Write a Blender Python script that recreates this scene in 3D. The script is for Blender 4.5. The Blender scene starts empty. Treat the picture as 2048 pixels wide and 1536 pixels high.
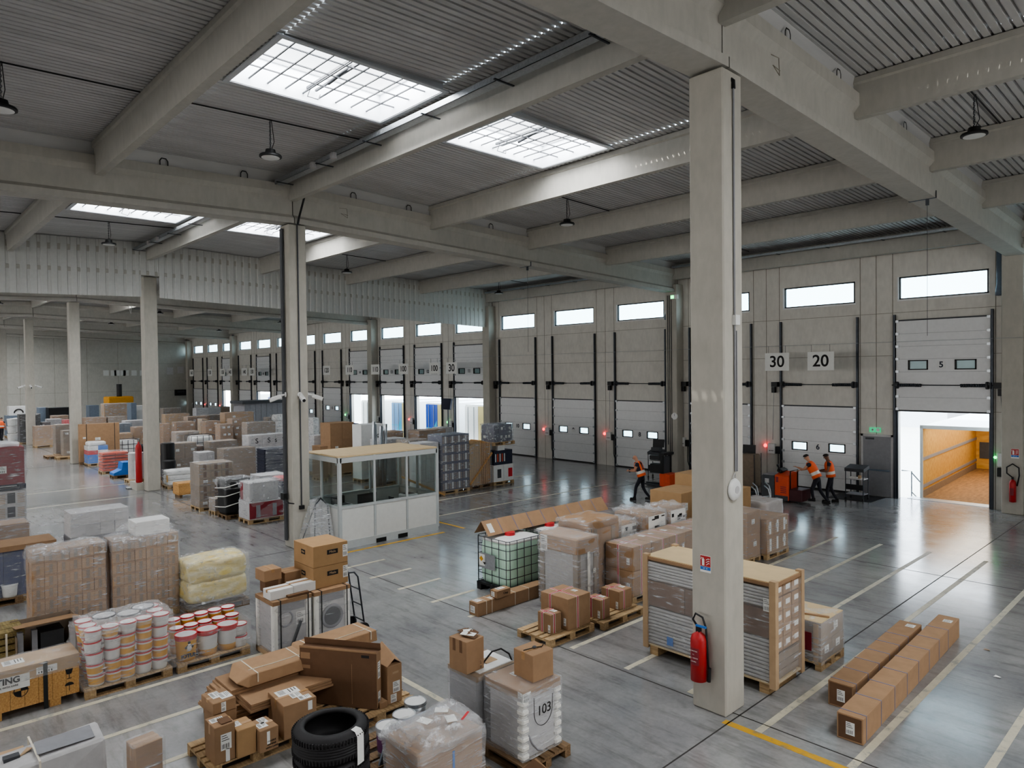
import bpy, math, random
from mathutils import Vector, Matrix, Euler
R = random.Random(7)
SC = bpy.context.scene
COL = SC.collection
D = bpy.data
PI = math.pi
# ------------------------------------------------------------------ mesh builder
class MB:
    def __init__(self):
        self.v = []; self.f = []; self.m = []
    def add(self, vs, fs, mi=0):
        b = len(self.v); self.v += [tuple(p) for p in vs]
        for f in fs: self.f.append(tuple(b+i for i in f)); self.m.append(mi)
        return self
    def box(self, c, s, rz=0, mi=0, rot=None, taper=1.0):
        hx, hy, hz = s[0]/2, s[1]/2, s[2]/2
        t = taper
        vs = [Vector(p) for p in ((-hx,-hy,-hz),(hx,-hy,-hz),(hx,hy,-hz),(-hx,hy,-hz),(-hx*t,-hy*t,hz),(hx*t,-hy*t,hz),(hx*t,hy*t,hz),(-hx*t,hy*t,hz))]
        M = rot if rot is not None else Matrix.Rotation(rz, 3, 'Z')
        c = Vector(c)
        return self.add([M@p+c for p in vs], [(0,3,2,1),(4,5,6,7),(0,1,5,4),(1,2,6,5),(2,3,7,6),(3,0,4,7)], mi)
    def bb(self, x0, x1, y0, y1, z0, z1, mi=0):
        return self.box(((x0+x1)/2,(y0+y1)/2,(z0+z1)/2),(abs(x1-x0),abs(y1-y0),abs(z1-z0)),0,mi)
    def quad(self, a, b, c, d, mi=0):
        return self.add([a,b,c,d],[(0,1,2,3)],mi)
    def cyl(self, p0, p1, r0, r1=None, n=16, mi=0, caps=True):
        r1 = r0 if r1 is None else r1
        p0 = Vector(p0); p1 = Vector(p1); d = (p1-p0).normalized()
        a = d.orthogonal().normalized(); b = d.cross(a)
        vs = []
        for p, r in ((p0,r0),(p1,r1)):
            for i in range(n):
                t = 2*PI*i/n; vs.append(p+(a*math.cos(t)+b*math.sin(t))*r)
        fs = [(i,(i+1)%n,n+(i+1)%n,n+i) for i in range(n)]
        if caps: fs += [tuple(range(n-1,-1,-1)), tuple(range(n,2*n))]
        return self.add(vs, fs, mi)
    def tube(self, pts, r, n=8, mi=0, closed=False):
        pts = [Vector(p) for p in pts]; k = len(pts); vs = []; fs = []
        prev = None
        for i, p in enumerate(pts):
            q0 = pts[(i-1)%k] if (i>0 or closed) else pts[i]
            q1 = pts[(i+1)%k] if (i<k-1 or closed) else pts[i]
            d = (q1-q0).normalized() if (q1-q0).length > 1e-9 else Vector((0,0,1))
            a = d.orthogonal().normalized() if prev is None else (prev - d*prev.dot(d))
            if a.length < 1e-6: a = d.orthogonal()
            a.normalize(); prev = a; b = d.cross(a)
            for j in range(n):
                t = 2*PI*j/n; vs.append(p+(a*math.cos(t)+b*math.sin(t))*r)
        for i in range(k if closed else k-1):
            i2 = (i+1)%k
            for j in range(n):
                fs.append((i*n+j, i*n+(j+1)%n, i2*n+(j+1)%n, i2*n+j))
        if not closed: fs += [tuple(range(n-1,-1,-1)), tuple((k-1)*n+j for j in range(n))]
        return self.add(vs, fs, mi)
    def lathe(self, prof, c=(0,0,0), n=24, mi=0, mis=None):
        c = Vector(c); vs = []; k = len(prof)
        for r, z in prof:
            for j in range(n):
                t = 2*PI*j/n; vs.append(c+Vector((r*math.cos(t), r*math.sin(t), z)))
        for i in range(k-1):
            fs = [(i*n+j, i*n+(j+1)%n, (i+1)*n+(j+1)%n, (i+1)*n+j) for j in range(n)]
            b = 0
            if i == 0: base = len(self.v); self.v += [tuple(p) for p in vs]
            for f in fs: self.f.append(tuple(base+q for q in f)); self.m.append(mis[i] if mis else mi)
        self.f.append(tuple(base+j for j in range(n-1,-1,-1))); self.m.append(mis[0] if mis else mi)
        self.f.append(tuple(base+(k-1)*n+j for j in range(n))); self.m.append(mis[-1] if mis else mi)
        return self
    def prism(self, poly, h0, h1, axis='z', mi=0):
        n = len(poly)
        def P(u, v, h):
            return {'z':(u,v,h),'y':(u,h,v),'x':(h,u,v)}[axis]
        vs = [P(u,v,h0) for u,v in poly]+[P(u,v,h1) for u,v in poly]
        fs = [tuple(range(n-1,-1,-1)), tuple(range(n,2*n))]+[(i,(i+1)%n,n+(i+1)%n,n+i) for i in range(n)]
        return self.add(vs, fs, mi)
    def sphere(self, c, r, s=(1,1,1), n=16, k=10, mi=0):
        prof = [(max(1e-4, r*math.sin(PI*i/k))*1.0, -r*math.cos(PI*i/k)) for i in range(k+1)]
        b = len(self.v); self.lathe(prof,(0,0,0),n,mi); c = Vector(c)
        for i in range(b, len(self.v)):
            x,y,z = self.v[i]; self.v[i] = (x*s[0]+c.x, y*s[1]+c.y, z*s[2]+c.z)
        return self
    def build(self, name, mats, parent=None, smooth=False, bevel=0.0, fix=True):
        me = D.meshes.new(name)
        me.from_pydata(self.v, [], self.f)
        if not isinstance(mats, (list, tuple)): mats = [mats]
        for m in mats: me.materials.append(m)
        if len(mats) > 1: me.polygons.foreach_set('material_index', self.m)
        if smooth: me.polygons.foreach_set('use_smooth', [True]*len(me.polygons))
        if fix:
            import bmesh
            bm = bmesh.new(); bm.from_mesh(me); bmesh.ops.recalc_face_normals(bm, faces=bm.faces); bm.to_mesh(me); bm.free()
        me.update()
        o = D.objects.new(name, me); COL.objects.link(o)
        if parent is not None: o.parent = parent
        if bevel:
            b = o.modifiers.new('bevel','BEVEL'); b.width = bevel; b.segments = 1; b.limit_method = 'ANGLE'
        if smooth == 'auto':
            es = o.modifiers.new('edge','EDGE_SPLIT'); es.split_angle = math.radians(35)
        return o
_ONES = 'zero one two three four five six seven eight nine ten eleven twelve thirteen fourteen fifteen sixteen seventeen eighteen nineteen'.split()
def spell(n):
    if n < 20: return _ONES[n]
    if n < 100: return 'twenty thirty forty fifty sixty seventy eighty ninety'.split()[n//10-2]+('-'+_ONES[n%10] if n%10 else '')
    return 'one hundred'+('' if n == 100 else ' '+spell(n-100))
def worded(s): return ''.join(spell(int(w)) if w.isdigit() else w for w in __import__('re').split(r'(\d+)', s))
def tag(o, label=None, cat=None, group=None, kind=None):
    if label: o['label'] = worded(label)
    if cat: o['category'] = cat
    if group: o['group'] = group
    if kind: o['kind'] = kind
    return o
def thing(name, label, cat, loc=(0,0,0), rz=0, group=None):
    o = D.objects.new(name, None); COL.objects.link(o); o.empty_display_size = .2
    o.location = loc; o.rotation_euler = (0,0,rz)
    return tag(o, label, cat, group)
def struct(o, label=None):
    o['kind'] = 'structure'
    if label: o['label'] = label
    return o
def kids(o): return list(o.children)
def copy_tree(o, parent=None):
    c = o.copy(); COL.objects.link(c)
    if parent is not None: c.parent = parent
    for ch in list(o.children): copy_tree(ch, c)
    return c
def dup(o, loc, rz=0, label=None, group=None):
    c = copy_tree(o); c.location = loc; c.rotation_euler = (0,0,rz)
    if label: c['label'] = label
    if group: c['group'] = group
    return c
# ------------------------------------------------------------------ camera
CF, CYAW, CPIT, CROL, CH = 1388.605, 0.816124, -0.017413, -0.011132, 4.9
def cam_axes():
    fwd = Vector((-math.sin(CYAW)*math.cos(CPIT), math.cos(CYAW)*math.cos(CPIT), math.sin(CPIT)))
    rt = Vector((math.cos(CYAW), math.sin(CYAW), 0)); up = rt.cross(fwd)
    r = math.cos(CROL)*rt+math.sin(CROL)*up; u = -math.sin(CROL)*rt+math.cos(CROL)*up
    return r, u, fwd
CR, CU, CD = cam_axes(); CC = Vector((0,0,CH))
def at(px, py, z=0.0):
    """world point at height z seen at photo pixel (px, py): used once, to survey where things stand"""
    d = CR*(px-1024)-CU*(py-768)+CD*CF
    t = (z-CH)/d.z
    return CC+d*t
def at_y(px, py, y):
    d = CR*(px-1024)-CU*(py-768)+CD*CF
    return CC+d*(y/d.y)
def at_x(px, py, x):
    d = CR*(px-1024)-CU*(py-768)+CD*CF
    return CC+d*(x/d.x)
def height_at(p, py):
    """height above floor point p that is seen at photo row py"""
    lo, hi = -1.0, 12.0
    for _ in range(40):
        m = (lo+hi)/2; q = Vector((p[0],p[1],m))-CC
        row = 768-CF*q.dot(CU)/q.dot(CD)
        if row > py: lo = m
        else: hi = m
    return lo
cam = D.cameras.new('camera'); cam.sensor_width = 36; cam.lens = CF/2048*36; cam.clip_end = 400; cam.clip_start = .05
co = D.objects.new('camera', cam); COL.objects.link(co)
co.matrix_world = Matrix(((CR.x,CU.x,-CD.x,0),(CR.y,CU.y,-CD.y,0),(CR.z,CU.z,-CD.z,CH),(0,0,0,1)))
SC.camera = co
# ------------------------------------------------------------------ materials
def srgb(r,g,b):
    f = lambda c: (c/255/12.92) if c/255 <= .04045 else ((c/255+.055)/1.055)**2.4
    return (f(r),f(g),f(b),1)
class NT:
    def __init__(self, name):
        self.m = D.materials.new(name); self.m.use_nodes = True
        self.t = self.m.node_tree; self.n = self.t.nodes; self.n.clear()
        self.out = self.n.new('ShaderNodeOutputMaterial')
    def node(self, typ, **kw):
        n = self.n.new(typ)
        for k, v in kw.items():
            if k.startswith('i_'): n.inputs[k[2:].replace('_',' ')].default_value = v
            else: setattr(n, k, v)
        return n
    def link(self, a, b): self.t.links.new(a, b)
    def bsdf(self, col=(.5,.5,.5,1), rough=.6, metal=0, spec=.5):
        b = self.node('ShaderNodeBsdfPrincipled')
        b.inputs['Base Color'].default_value = col; b.inputs['Roughness'].default_value = rough
        b.inputs['Metallic'].default_value = metal; b.inputs['Specular IOR Level'].default_value = spec
        self.link(b.outputs[0], self.out.inputs[0]); self.b = b
        return b
    def coord(self, scale=(1,1,1), kind='Object'):
        tc = self.node('ShaderNodeTexCoord'); mp = self.node('ShaderNodeMapping')
        mp.inputs['Scale'].default_value = scale
        self.link(tc.outputs[kind], mp.inputs[0]); return mp.outputs[0]
    def noise(self, vec, scale=5, detail=4, rough=.55):
        n = self.node('ShaderNodeTexNoise'); n.inputs['Scale'].default_value = scale
        n.inputs['Detail'].default_value = detail; n.inputs['Roughness'].default_value = rough
        if vec is not None: self.link(vec, n.inputs['Vector'])
        return n.outputs[0]
    def ramp(self, fac, stops):
        r = self.node('ShaderNodeValToRGB'); e = r.color_ramp.elements
        while len(e) < len(stops): e.new(.5)
        for i, (p, c) in enumerate(stops):
            e[i].position = p; e[i].color = c if len(c) == 4 else (*c,1)
        self.link(fac, r.inputs[0]); return r.outputs[0]
    def mix(self, fac, a, b, mode='MIX'):
        m = self.node('ShaderNodeMix', data_type='RGBA', blend_type=mode)
        for sock, v in ((m.inputs[0],fac),(m.inputs[6],a),(m.inputs[7],b)):
            if hasattr(v, 'links') or hasattr(v, 'is_linked'): self.link(v, sock)
            else: sock.default_value = v
        return m.outputs[2]
    def math(self, op, a, b=0.0):
        m = self.node('ShaderNodeMath', operation=op)
        for s, v in ((m.inputs[0],a),(m.inputs[1],b)):
            if hasattr(v, 'is_linked'): self.link(v, s)
            else: s.default_value = v
        return m.outputs[0]
    def bump(self, h, strength=.2, dist=.02):
        b = self.node('ShaderNodeBump'); b.inputs['Strength'].default_value = strength; b.inputs['Distance'].default_value = dist
        self.link(h, b.inputs['Height']); self.link(b.outputs[0], self.b.inputs['Normal'])
def shade(c, k): return (c[0]*k, c[1]*k, c[2]*k, 1)
def simple(name, col, rough=.6, metal=0, var=.12, scale=8, bump=0.0, spec=.5, objvar=0.0, stretch=(1,1,1)):
    t = NT(name); t.bsdf(col, rough, metal, spec)
    v = t.coord(stretch); n = t.noise(v, scale, 4)
    c = t.ramp(n, [(.3, shade(col,1-var)), (.7, shade(col,1+var))])
    if objvar:
        oi = t.node('ShaderNodeObjectInfo')
        f = t.math('ADD', t.math('MULTIPLY', oi.outputs['Random'], 2*objvar), 1-objvar)
        cv = t.node('ShaderNodeCombineColor'); 
        for i in range(3): t.link(f, cv.inputs[i])
        c = t.mix(1.0, c, cv.outputs[0], 'MULTIPLY')
    t.link(c, t.b.inputs['Base Color'])
    if bump: t.bump(n, bump, .01)
    return t.m
def wood(name, col, dark, objvar=.12, scale=(1.2,14,14)):
    t = NT(name); t.bsdf(col, .75)
    v = t.coord(scale); n = t.noise(v, 3, 5)
    c = t.ramp(n, [(.3, dark), (.65, col)])
    oi = t.node('ShaderNodeObjectInfo'); f = t.math('ADD', t.math('MULTIPLY', oi.outputs['Random'], 2*objvar), 1-objvar)
    cv = t.node('ShaderNodeCombineColor')
    for i in range(3): t.link(f, cv.inputs[i])
    t.link(t.mix(1.0, c, cv.outputs[0], 'MULTIPLY'), t.b.inputs['Base Color']); t.bump(n, .15, .005)
    return t.m
def film(name, base=.10, streak=.55, stretch=(2.0,2.0,14.0), tint=(.92,.94,.97,1), rough=.18):
    t = NT(name)
    v = t.coord(stretch, 'Object'); n1 = t.noise(v, 1.6, 5, .6); n2 = t.noise(t.coord((1,1,1),'Object'), 3.2, 3)
    s = t.ramp(n1, [(.50,(0,0,0)),(.62,(.25,.25,.25)),(.74,(1,1,1))])
    m2 = t.ramp(n2, [(.35,(.15,.15,.15)),(.65,(1,1,1))])
    fac = t.math('ADD', t.math('MULTIPLY', t.math('MULTIPLY', s, m2), streak), base)
    tr = t.node('ShaderNodeBsdfTransparent'); tr.inputs[0].default_value = (.97,.97,.97,1)
    b = t.node('ShaderNodeBsdfPrincipled'); b.inputs['Base Color'].default_value = tint; b.inputs['Roughness'].default_value = rough
    b.inputs['Specular IOR Level'].default_value = .8
    mx = t.node('ShaderNodeMixShader'); t.link(fac, mx.inputs[0]); t.link(tr.outputs[0], mx.inputs[1]); t.link(b.outputs[0], mx.inputs[2])
    t.link(mx.outputs[0], t.out.inputs[0]); t.b = b
    t.bump(n1, .9, .03)
    return t.m
M = {}
CARD = srgb(158,128,100)
M['card'] = simple('cardboard', CARD, .8, var=.07, scale=6, objvar=.10, spec=.25)
M['card_dark'] = simple('cardboard_dark', srgb(112,86,66), .8, var=.08, scale=6, objvar=.08, spec=.25)
M['card_pale'] = simple('cardboard_pale', srgb(180,154,124), .8, var=.06, scale=6, objvar=.08, spec=.25)
M['card_yellow'] = simple('cardboard_yellow', srgb(170,138,102), .8, var=.06, scale=5, objvar=.06, spec=.25)
M['card_grey'] = simple('cardboard_grey', srgb(142,126,110), .8, var=.10, scale=9, objvar=.12, spec=.25)
M['board'] = simple('fibreboard', srgb(202,180,142), .7, var=.05, scale=4)
M['tape'] = simple('packing_tape', srgb(170,132,90), .3, var=.05)
M['paper'] = simple('white_paper', srgb(232,232,228), .7, var=.03)
M['ink'] = simple('black_ink', srgb(30,28,28), .7, var=.05)
M['white'] = simple('white_plastic', srgb(222,222,220), .45, var=.04)
M['offwhite'] = simple('offwhite_panel', srgb(216,216,212), .5, var=.03)
M['lgrey'] = simple('light_grey_carton', srgb(190,188,188), .7, var=.08, scale=7, objvar=.08)
M['grey'] = simple('mid_grey', srgb(140,140,144), .6, var=.07, objvar=.06)
M['dgrey'] = simple('dark_grey', srgb(70,72,76), .6, var=.1)
M['navy'] = simple('navy_carton', srgb(62,68,90), .55, var=.14, scale=12)
M['navy2'] = simple('navy_print', srgb(44,48,66), .55, var=.1)
M['black'] = simple('black_plastic', srgb(26,26,28), .5, var=.12)
M['rubber'] = simple('tyre_rubber', srgb(34,32,34), .62, var=.12, scale=14, bump=.1)
M['red'] = simple('red_paint', srgb(176,38,40), .4, var=.08)
M['redlid'] = simple('red_plastic', srgb(196,44,52), .4, var=.05)
M['redbox'] = simple('red_print', srgb(134,42,52), .5, var=.1)
M['orange'] = simple('orange_paint', srgb(214,84,46), .45, var=.08)
M['yellow'] = simple('yellow_label', srgb(214,160,44), .5, var=.07)
M['yel_paint'] = simple('yellow_machine', srgb(206,146,30), .5, var=.1)
M['blue'] = simple('blue_plastic', srgb(44,112,190), .5, var=.08)
M['dblue'] = simple('dark_blue_fabric', srgb(46,54,96), .7, var=.12)
M['bluegrey'] = simple('blue_grey_panel', srgb(108,120,134), .6, var=.08)
M['green_liq'] = simple('milky_green_plastic', srgb(208,242,222), .4, var=.05, scale=3)
M['steel'] = simple('galvanised_steel', srgb(176,180,184), .38, .8, var=.12, scale=22)
M['dsteel'] = simple('dark_steel', srgb(70,74,80), .45, .7, var=.1)
M['pipegrey'] = simple('grey_tube', srgb(176,174,172), .5, var=.08, scale=10)
M['eps'] = simple('white_foam', srgb(232,230,224), .8, var=.03)
M['purple'] = simple('purple_label', srgb(86,40,84), .5, var=.08)
M['skin'] = simple('skin', srgb(196,146,120), .6, var=.06)
M['skin2'] = simple('skin_dark', srgb(120,84,66), .6, var=.06)
M['trouser'] = simple('dark_trousers', srgb(38,38,46), .85, var=.15)
M['shirt'] = simple('navy_shirt', srgb(44,46,62), .85, var=.12)
M['hivis'] = simple('orange_vest', srgb(245,110,60), .7, var=.06)
M['reflect'] = simple('reflective_band', srgb(220,214,205), .35, var=.05)
M['hair'] = simple('short_hair', srgb(52,46,44), .8, var=.1)
M['shoe'] = simple('black_shoe', srgb(24,22,22), .6, var=.1)
M['wood'] = wood('pallet_wood', srgb(190,164,126), srgb(148,120,86))
M['wood_dark'] = wood('weathered_pallet_wood', srgb(140,114,84), srgb(96,74,52))
M['pine'] = wood('pine_board', srgb(206,164,106), srgb(176,128,76), .06)
M['ply'] = wood('plywood_lining', srgb(208,166,92), srgb(184,138,70), .03, (.6,4,2))
M['trailer_floor'] = wood('trailer_floor_board', srgb(150,112,70), srgb(118,86,52), .03, (3,.6,2))
M['greenwood'] = wood('treated_timber', srgb(150,132,86), srgb(110,96,60), .08)
M['film'] = film('stretch_film', .15, .9)
M['film_hv'] = film('heavy_stretch_film', .24, .85)
M['film_white'] = film('milky_film', .45, .4, (1.5,1.5,6))
M['bag'] = film('crumpled_film', .18, .95, (5,5,7), rough=.12)
M['strap'] = simple('grey_strap', srgb(120,118,140), .5, var=.05)
M['strap_white'] = simple('white_strap', srgb(214,206,190), .5, var=.05)
M['strap_black'] = simple('black_strap', srgb(30,34,34), .5, var=.05)
def striped(name):
    t = NT(name); t.bsdf(srgb(220,215,210), .5)
    t.link(t.mix(.5, srgb(200,40,48), srgb(150,30,40)), t.b.inputs['Base Color']); return t.m
M['redtape'] = simple('red_strap', srgb(178,40,48), .5, var=.05)
def emis(name, col, s, base=None):
    t = NT(name); b = t.bsdf(base or col, .4); b.inputs['Emission Color'].default_value = col; b.inputs['Emission Strength'].default_value = s
    n = t.noise(t.coord(), 20, 2); c = t.ramp(n, [(0,shade(base or col,.95)),(1,base or col)]); t.link(c, b.inputs['Base Color'])
    return t.m
M['redlamp'] = emis('red_lamp', (1,.02,.03,1), 5)
M['greenlamp'] = emis('green_lamp', (.05,1,.25,1), 4)
M['exitgreen'] = emis('exit_sign_green', (.02,.45,.2,1), .8)
def glass(name, tint=(1,1,1,1), fac=.12, rough=.03):
    t = NT(name); tr = t.node('ShaderNodeBsdfTransparent'); tr.inputs[0].default_value = tint
    g = t.node('ShaderNodeBsdfGlossy'); g.inputs['Roughness'].default_value = rough
    lw = t.node('ShaderNodeLayerWeight'); lw.inputs[0].default_value = .25
    f = t.math('ADD', t.math('MULTIPLY', lw.outputs['Facing'], .5), fac*.3)
    n = t.noise(t.coord(), 2, 2); f = t.math('MULTIPLY', f, t.math('ADD', t.math('MULTIPLY', n, .3), .8))
    mx = t.node('ShaderNodeMixShader'); t.link(f, mx.inputs[0]); t.link(tr.outputs[0], mx.inputs[1]); t.link(g.outputs[0], mx.inputs[2])
    t.link(mx.outputs[0], t.out.inputs[0]); return t.m
M['glass'] = glass('clear_glass', (.86,.90,.90,1))
M['frost'] = glass('diffusing_window', (.82,.93,.96,1), .1, .2)
def text(s, size, loc, rot, mat, parent=None, name='lettering', ex=.002, align='CENTER', bold=0.0):
    cu = D.curves.new(name, 'FONT'); cu.body = s; cu.size = size; cu.align_x = align; cu.align_y = 'CENTER'; cu.extrude = ex; cu.offset = bold
    cu.materials.append(mat)
    tmp = D.objects.new(name+'_outline', cu); COL.objects.link(tmp); dg = bpy.context.evaluated_depsgraph_get(); dg.update()
    me = D.meshes.new_from_object(tmp.evaluated_get(dg)); D.objects.remove(tmp); D.curves.remove(cu)
    if not me.materials: me.materials.append(mat)
    o = D.objects.new(name, me); COL.objects.link(o); o.location = loc; o.rotation_euler = rot
    if parent is not None: o.parent = parent
    return o
ROT_FRONT = (PI/2, 0, 0)        # reads when looked at along +y
ROT_RIGHT = (PI/2, 0, PI/2)     # on a face that looks towards +x
SKY_W = 380.0
w = D.worlds.new('sky'); SC.world = w; w.use_nodes = True
nt = w.node_tree; bg = nt.nodes['Background']
tc = nt.nodes.new('ShaderNodeTexCoord'); sp = nt.nodes.new('ShaderNodeSeparateXYZ'); cr = nt.nodes.new('ShaderNodeValToRGB')
nt.links.new(tc.outputs['Generated'], sp.inputs[0]); nt.links.new(sp.outputs['Z'], cr.inputs[0]); nt.links.new(cr.outputs[0], bg.inputs[0])
cr.color_ramp.elements[0].position = .0; cr.color_ramp.elements[0].color = (.92,.96,1,1); cr.color_ramp.elements[1].position = .8; cr.color_ramp.elements[1].color = (.62,.82,1,1)
bg.inputs[1].default_value = 8.0
su = D.lights.new('sun','SUN'); su.energy = 9; su.angle = .01; su.color = (1,.95,.88)
so = D.objects.new('sun', su); COL.objects.link(so); so.rotation_euler = Vector((.35,.5,-.8)).to_track_quat('-Z','Y').to_euler()
# unseen area lamp added inside the closed right wall, fill for right-hand faces
la = D.lights.new('side_fill_light','AREA'); la.shape = 'RECTANGLE'; la.size = 26; la.size_y = 8; la.energy = 1700; la.color = (1,.985,.96)
lo = D.objects.new('side_fill_light', la); COL.objects.link(lo); lo.location = (12.2, 10, 4.6); lo.rotation_euler = Vector((-1,0,-.05)).to_track_quat('-Z','Z').to_euler()
SC.view_settings.view_transform = 'AgX'; SC.view_settings.look = 'AgX - Medium High Contrast'; SC.view_settings.exposure = 0.1
SC.cycles.use_denoising = True; SC.cycles.max_bounces = 7; SC.cycles.transparent_max_bounces = 16; SC.cycles.use_adaptive_sampling = True; SC.cycles.adaptive_threshold = .035; SC.cycles.sample_clamp_indirect = 6

la = D.lights.new('rear_fill_light','AREA'); la.shape = 'RECTANGLE'; la.size = 90; la.size_y = 8; la.energy = 9000; la.color = (1,.985,.965)  # unseen area lamp added behind the camera to brighten the dock wall
lo = D.objects.new('rear_fill_light', la); COL.objects.link(lo); lo.location = (-35, -44.5, 4.6); lo.rotation_euler = Vector((0,1,0)).to_track_quat('-Z','Z').to_euler()
# ================================================================== BUILDING
GX = [8.05-13.35*k for k in range(0,8)]          # girder / column lines, x
RIDGE = 8.97
WALL = 28.3
XE, XW, YS = 12.5, -86.2, -45.0  # hall depth behind the camera stretched so the rear fill lamp spreads evenly
def roof(y): return 10.2-.032*abs(y-RIDGE)
DK = .30                                          # deck lies this far above the girder tops
def dk(y): return roof(y)+DK
def concrete(name, c, var=.05, scale=2.0, bump=.05, rough=.75):
    t = NT(name); t.bsdf(c, rough, 0, .3)
    n1 = t.noise(t.coord(), scale, 5, .6); n2 = t.noise(t.coord((1,1,.35)), 9, 4)
    a = t.ramp(n1, [(.3, shade(c,1-var)),(.7, shade(c,1+var))])
    b = t.ramp(n2, [(.35,(.93,.93,.93)),(.65,(1,1,1))])
    t.link(t.mix(1.0, a, b, 'MULTIPLY'), t.b.inputs['Base Color']); t.bump(n2, bump, .01); return t.m
M['conc'] = concrete('painted_concrete', srgb(184,180,170))
M['conc_beam'] = concrete('beam_concrete', srgb(184,181,173))
M['wallc'] = concrete('dock_wall_panel', srgb(216,212,204))
M['walljoint'] = simple('panel_joint', srgb(140,134,122), .8)
M['deck'] = None
t = NT('corrugated_deck'); t.bsdf(srgb(168,168,168), .5, .05, .5)
n = t.noise(t.coord((1,.15,1)), 3, 4); t.link(t.ramp(n, [(.3,srgb(186,186,185)),(.7,srgb(204,203,202))]), t.b.inputs['Base Color']); M['deck'] = t.m
M['curtain'] = simple('white_corrugated_sheet', srgb(206,206,202), .5, .1, var=.03)
M['leaf'] = simple('door_section_panel', srgb(226,226,226), .5, var=.03)
# floor: polished slab with scuffs, stains and cloudy sheen
t = NT('polished_concrete_floor'); t.bsdf(srgb(150,150,148), .3, 0, .5)
v = t.coord()
big = t.noise(v, .35, 6, .62); mid = t.noise(v, 1.7, 6, .65); fine = t.noise(v, 14, 5, .6); streak = t.noise(t.coord((.35,2.2,1)), 2.2, 6, .7)
c = t.ramp(big, [(.3, srgb(120,121,124)),(.5, srgb(145,145,145)),(.72, srgb(168,167,165))])
c = t.mix(.75, c, t.ramp(mid, [(.26,(.52,.52,.54)),(.44,(.90,.90,.90)),(.8,(1.04,1.04,1.03))]), 'MULTIPLY')
c = t.mix(.6, c, t.ramp(streak, [(.34,(.50,.49,.48)),(.50,(1,1,1)),(.9,(1.02,1.02,1.02))]), 'MULTIPLY')
c = t.mix(.35, c, t.ramp(fine, [(.3,(.75,.75,.75)),(.6,(1.05,1.05,1.05))]), 'MULTIPLY')
t.link(c, t.b.inputs['Base Color'])
rmid = t.noise(v, 1.3, 2, .5); rr = t.ramp(rmid, [(.3,(.25,)*3),(.55,(.17,)*3),(.75,(.235,)*3)]); t.link(rr, t.b.inputs['Roughness'])
t.b.inputs['Coat Weight'].default_value = .35; t.b.inputs['Coat Roughness'].default_value = .16
M['floor'] = t.m
f = MB().bb(XW-.3, XE, YS, WALL+.3, -.3, 0).build('floor', M['floor']); struct(f, 'grey polished concrete slab of the hall')
# floor joints and painted lines
M['joint'] = simple('saw_cut_joint', srgb(58,56,54), .9)
t = NT('worn_cream_paint'); t.bsdf(srgb(196,190,170), .5)
n = t.noise(t.coord((1,1,1)), 5, 6, .7); t.link(t.ramp(n, [(.36,srgb(150,148,140)),(.46,srgb(190,184,164)),(.8,srgb(206,200,182))]), t.b.inputs['Base Color']); M['line'] = t.m
t = NT('worn_yellow_paint'); t.bsdf(srgb(206,160,50), .5)
n = t.noise(t.coord((1,1,1)), 6, 6, .7); t.link(t.ramp(n, [(.34,srgb(150,140,110)),(.44,srgb(204,158,52)),(.8,srgb(216,172,66))]), t.b.inputs['Base Color']); M['yline'] = t.m
def marking(x0,x1,y0,y1, m, nm='floor_marking'):
    struct(MB().bb(x0,x1,y0,y1,.0005,.003).build(nm, m))
for k, gx in enumerate(GX[1:-1]):
    marking(gx+.36, gx+.38, -6, 27, M['joint'], 'floor_joint')
marking(XW+1, 10, 8.98, 9.0, M['joint'], 'floor_joint'); marking(XW+1, 10, 18.4, 18.42, M['joint'], 'floor_joint'); marking(XW+1,10,1.0,1.02,M['joint'],'floor_joint')
for x in (-.95,-2.15,-3.33,-4.53,-5.80,-7.0,-8.2,-9.45): marking(x-.05, x+.05, 9.08 if x < -5 else 8.75, 20.6, M['line'])
for x in (-10.70,-11.95,-13.2,-14.4,-15.6): marking(x-.05, x+.05, 8.8, 10.0, M['line'])
for x in (-19.0,-21.3,-23.5,-25.7,-27.9): marking(x-.05, x+.05, 14.2, 23.5, M['line'])
for x in (-11.87,-10.62,-9.4,-8.1,-15.3,-14.1): marking(x-.05, x+.05, -3.0, 3.6 if x==-10.62 else 5.2, M['line'])
marking(-9.6,-8.2, 6.2,6.3, M['line'])
marking(-35.1,-35.0,-4,12,M['line']); marking(-31.2,-31.1,-4,8,M['line'])
marking(-5.0,-.5,8.62,8.74,M['yline']); marking(-17.0,-16.88,9.6,13.0,M['yline']); marking(-18.6,-16.9,13.72,13.82,M['yline'])
# ------------------------------------------------------------------ dock wall with door and window openings
def dcx(i): return -(7.58+4.4*(i-5))
mb = MB(); y0, y1 = WALL, WALL+.22
for i in range(2, 24):
    c = dcx(i); l, r = c-2.2, c+2.2
    if i == 23: l = XW-.3
    if i == 2: r = XE+.2
    mb.bb(l, c-1.43, y0,y1, 0, 10.3); mb.bb(c+1.43, r, y0,y1, 0, 10.3)
    mb.bb(c-1.43,c+1.43,y0,y1,3.3,7.43); mb.bb(c-1.43,c+1.43,y0,y1,8.27,10.3)
wd = struct(mb.build('wall_dock', M['wallc']), 'beige precast wall with the loading doors')
mb = MB()
for i in range(3, 24):
    c = dcx(i)
    for x in (c-2.2, c-1.62, c+1.62): mb.bb(x-.012,x+.012,y0-.004,y0+.01,0,9.6)
    for z in (3.34,5.35,6.95):
        mb.bb(c-2.2,c+2.2,y0-.003,y0+.01,z-.008,z+.008)
mb.build('panel_joint', M['walljoint'], wd)
wf = struct(MB().bb(XW-.25,XW,YS,WALL,0,10.3).build('wall_far', concrete('far_wall_panel', srgb(186,184,176))), 'plain far end wall')
mb = MB()
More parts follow.
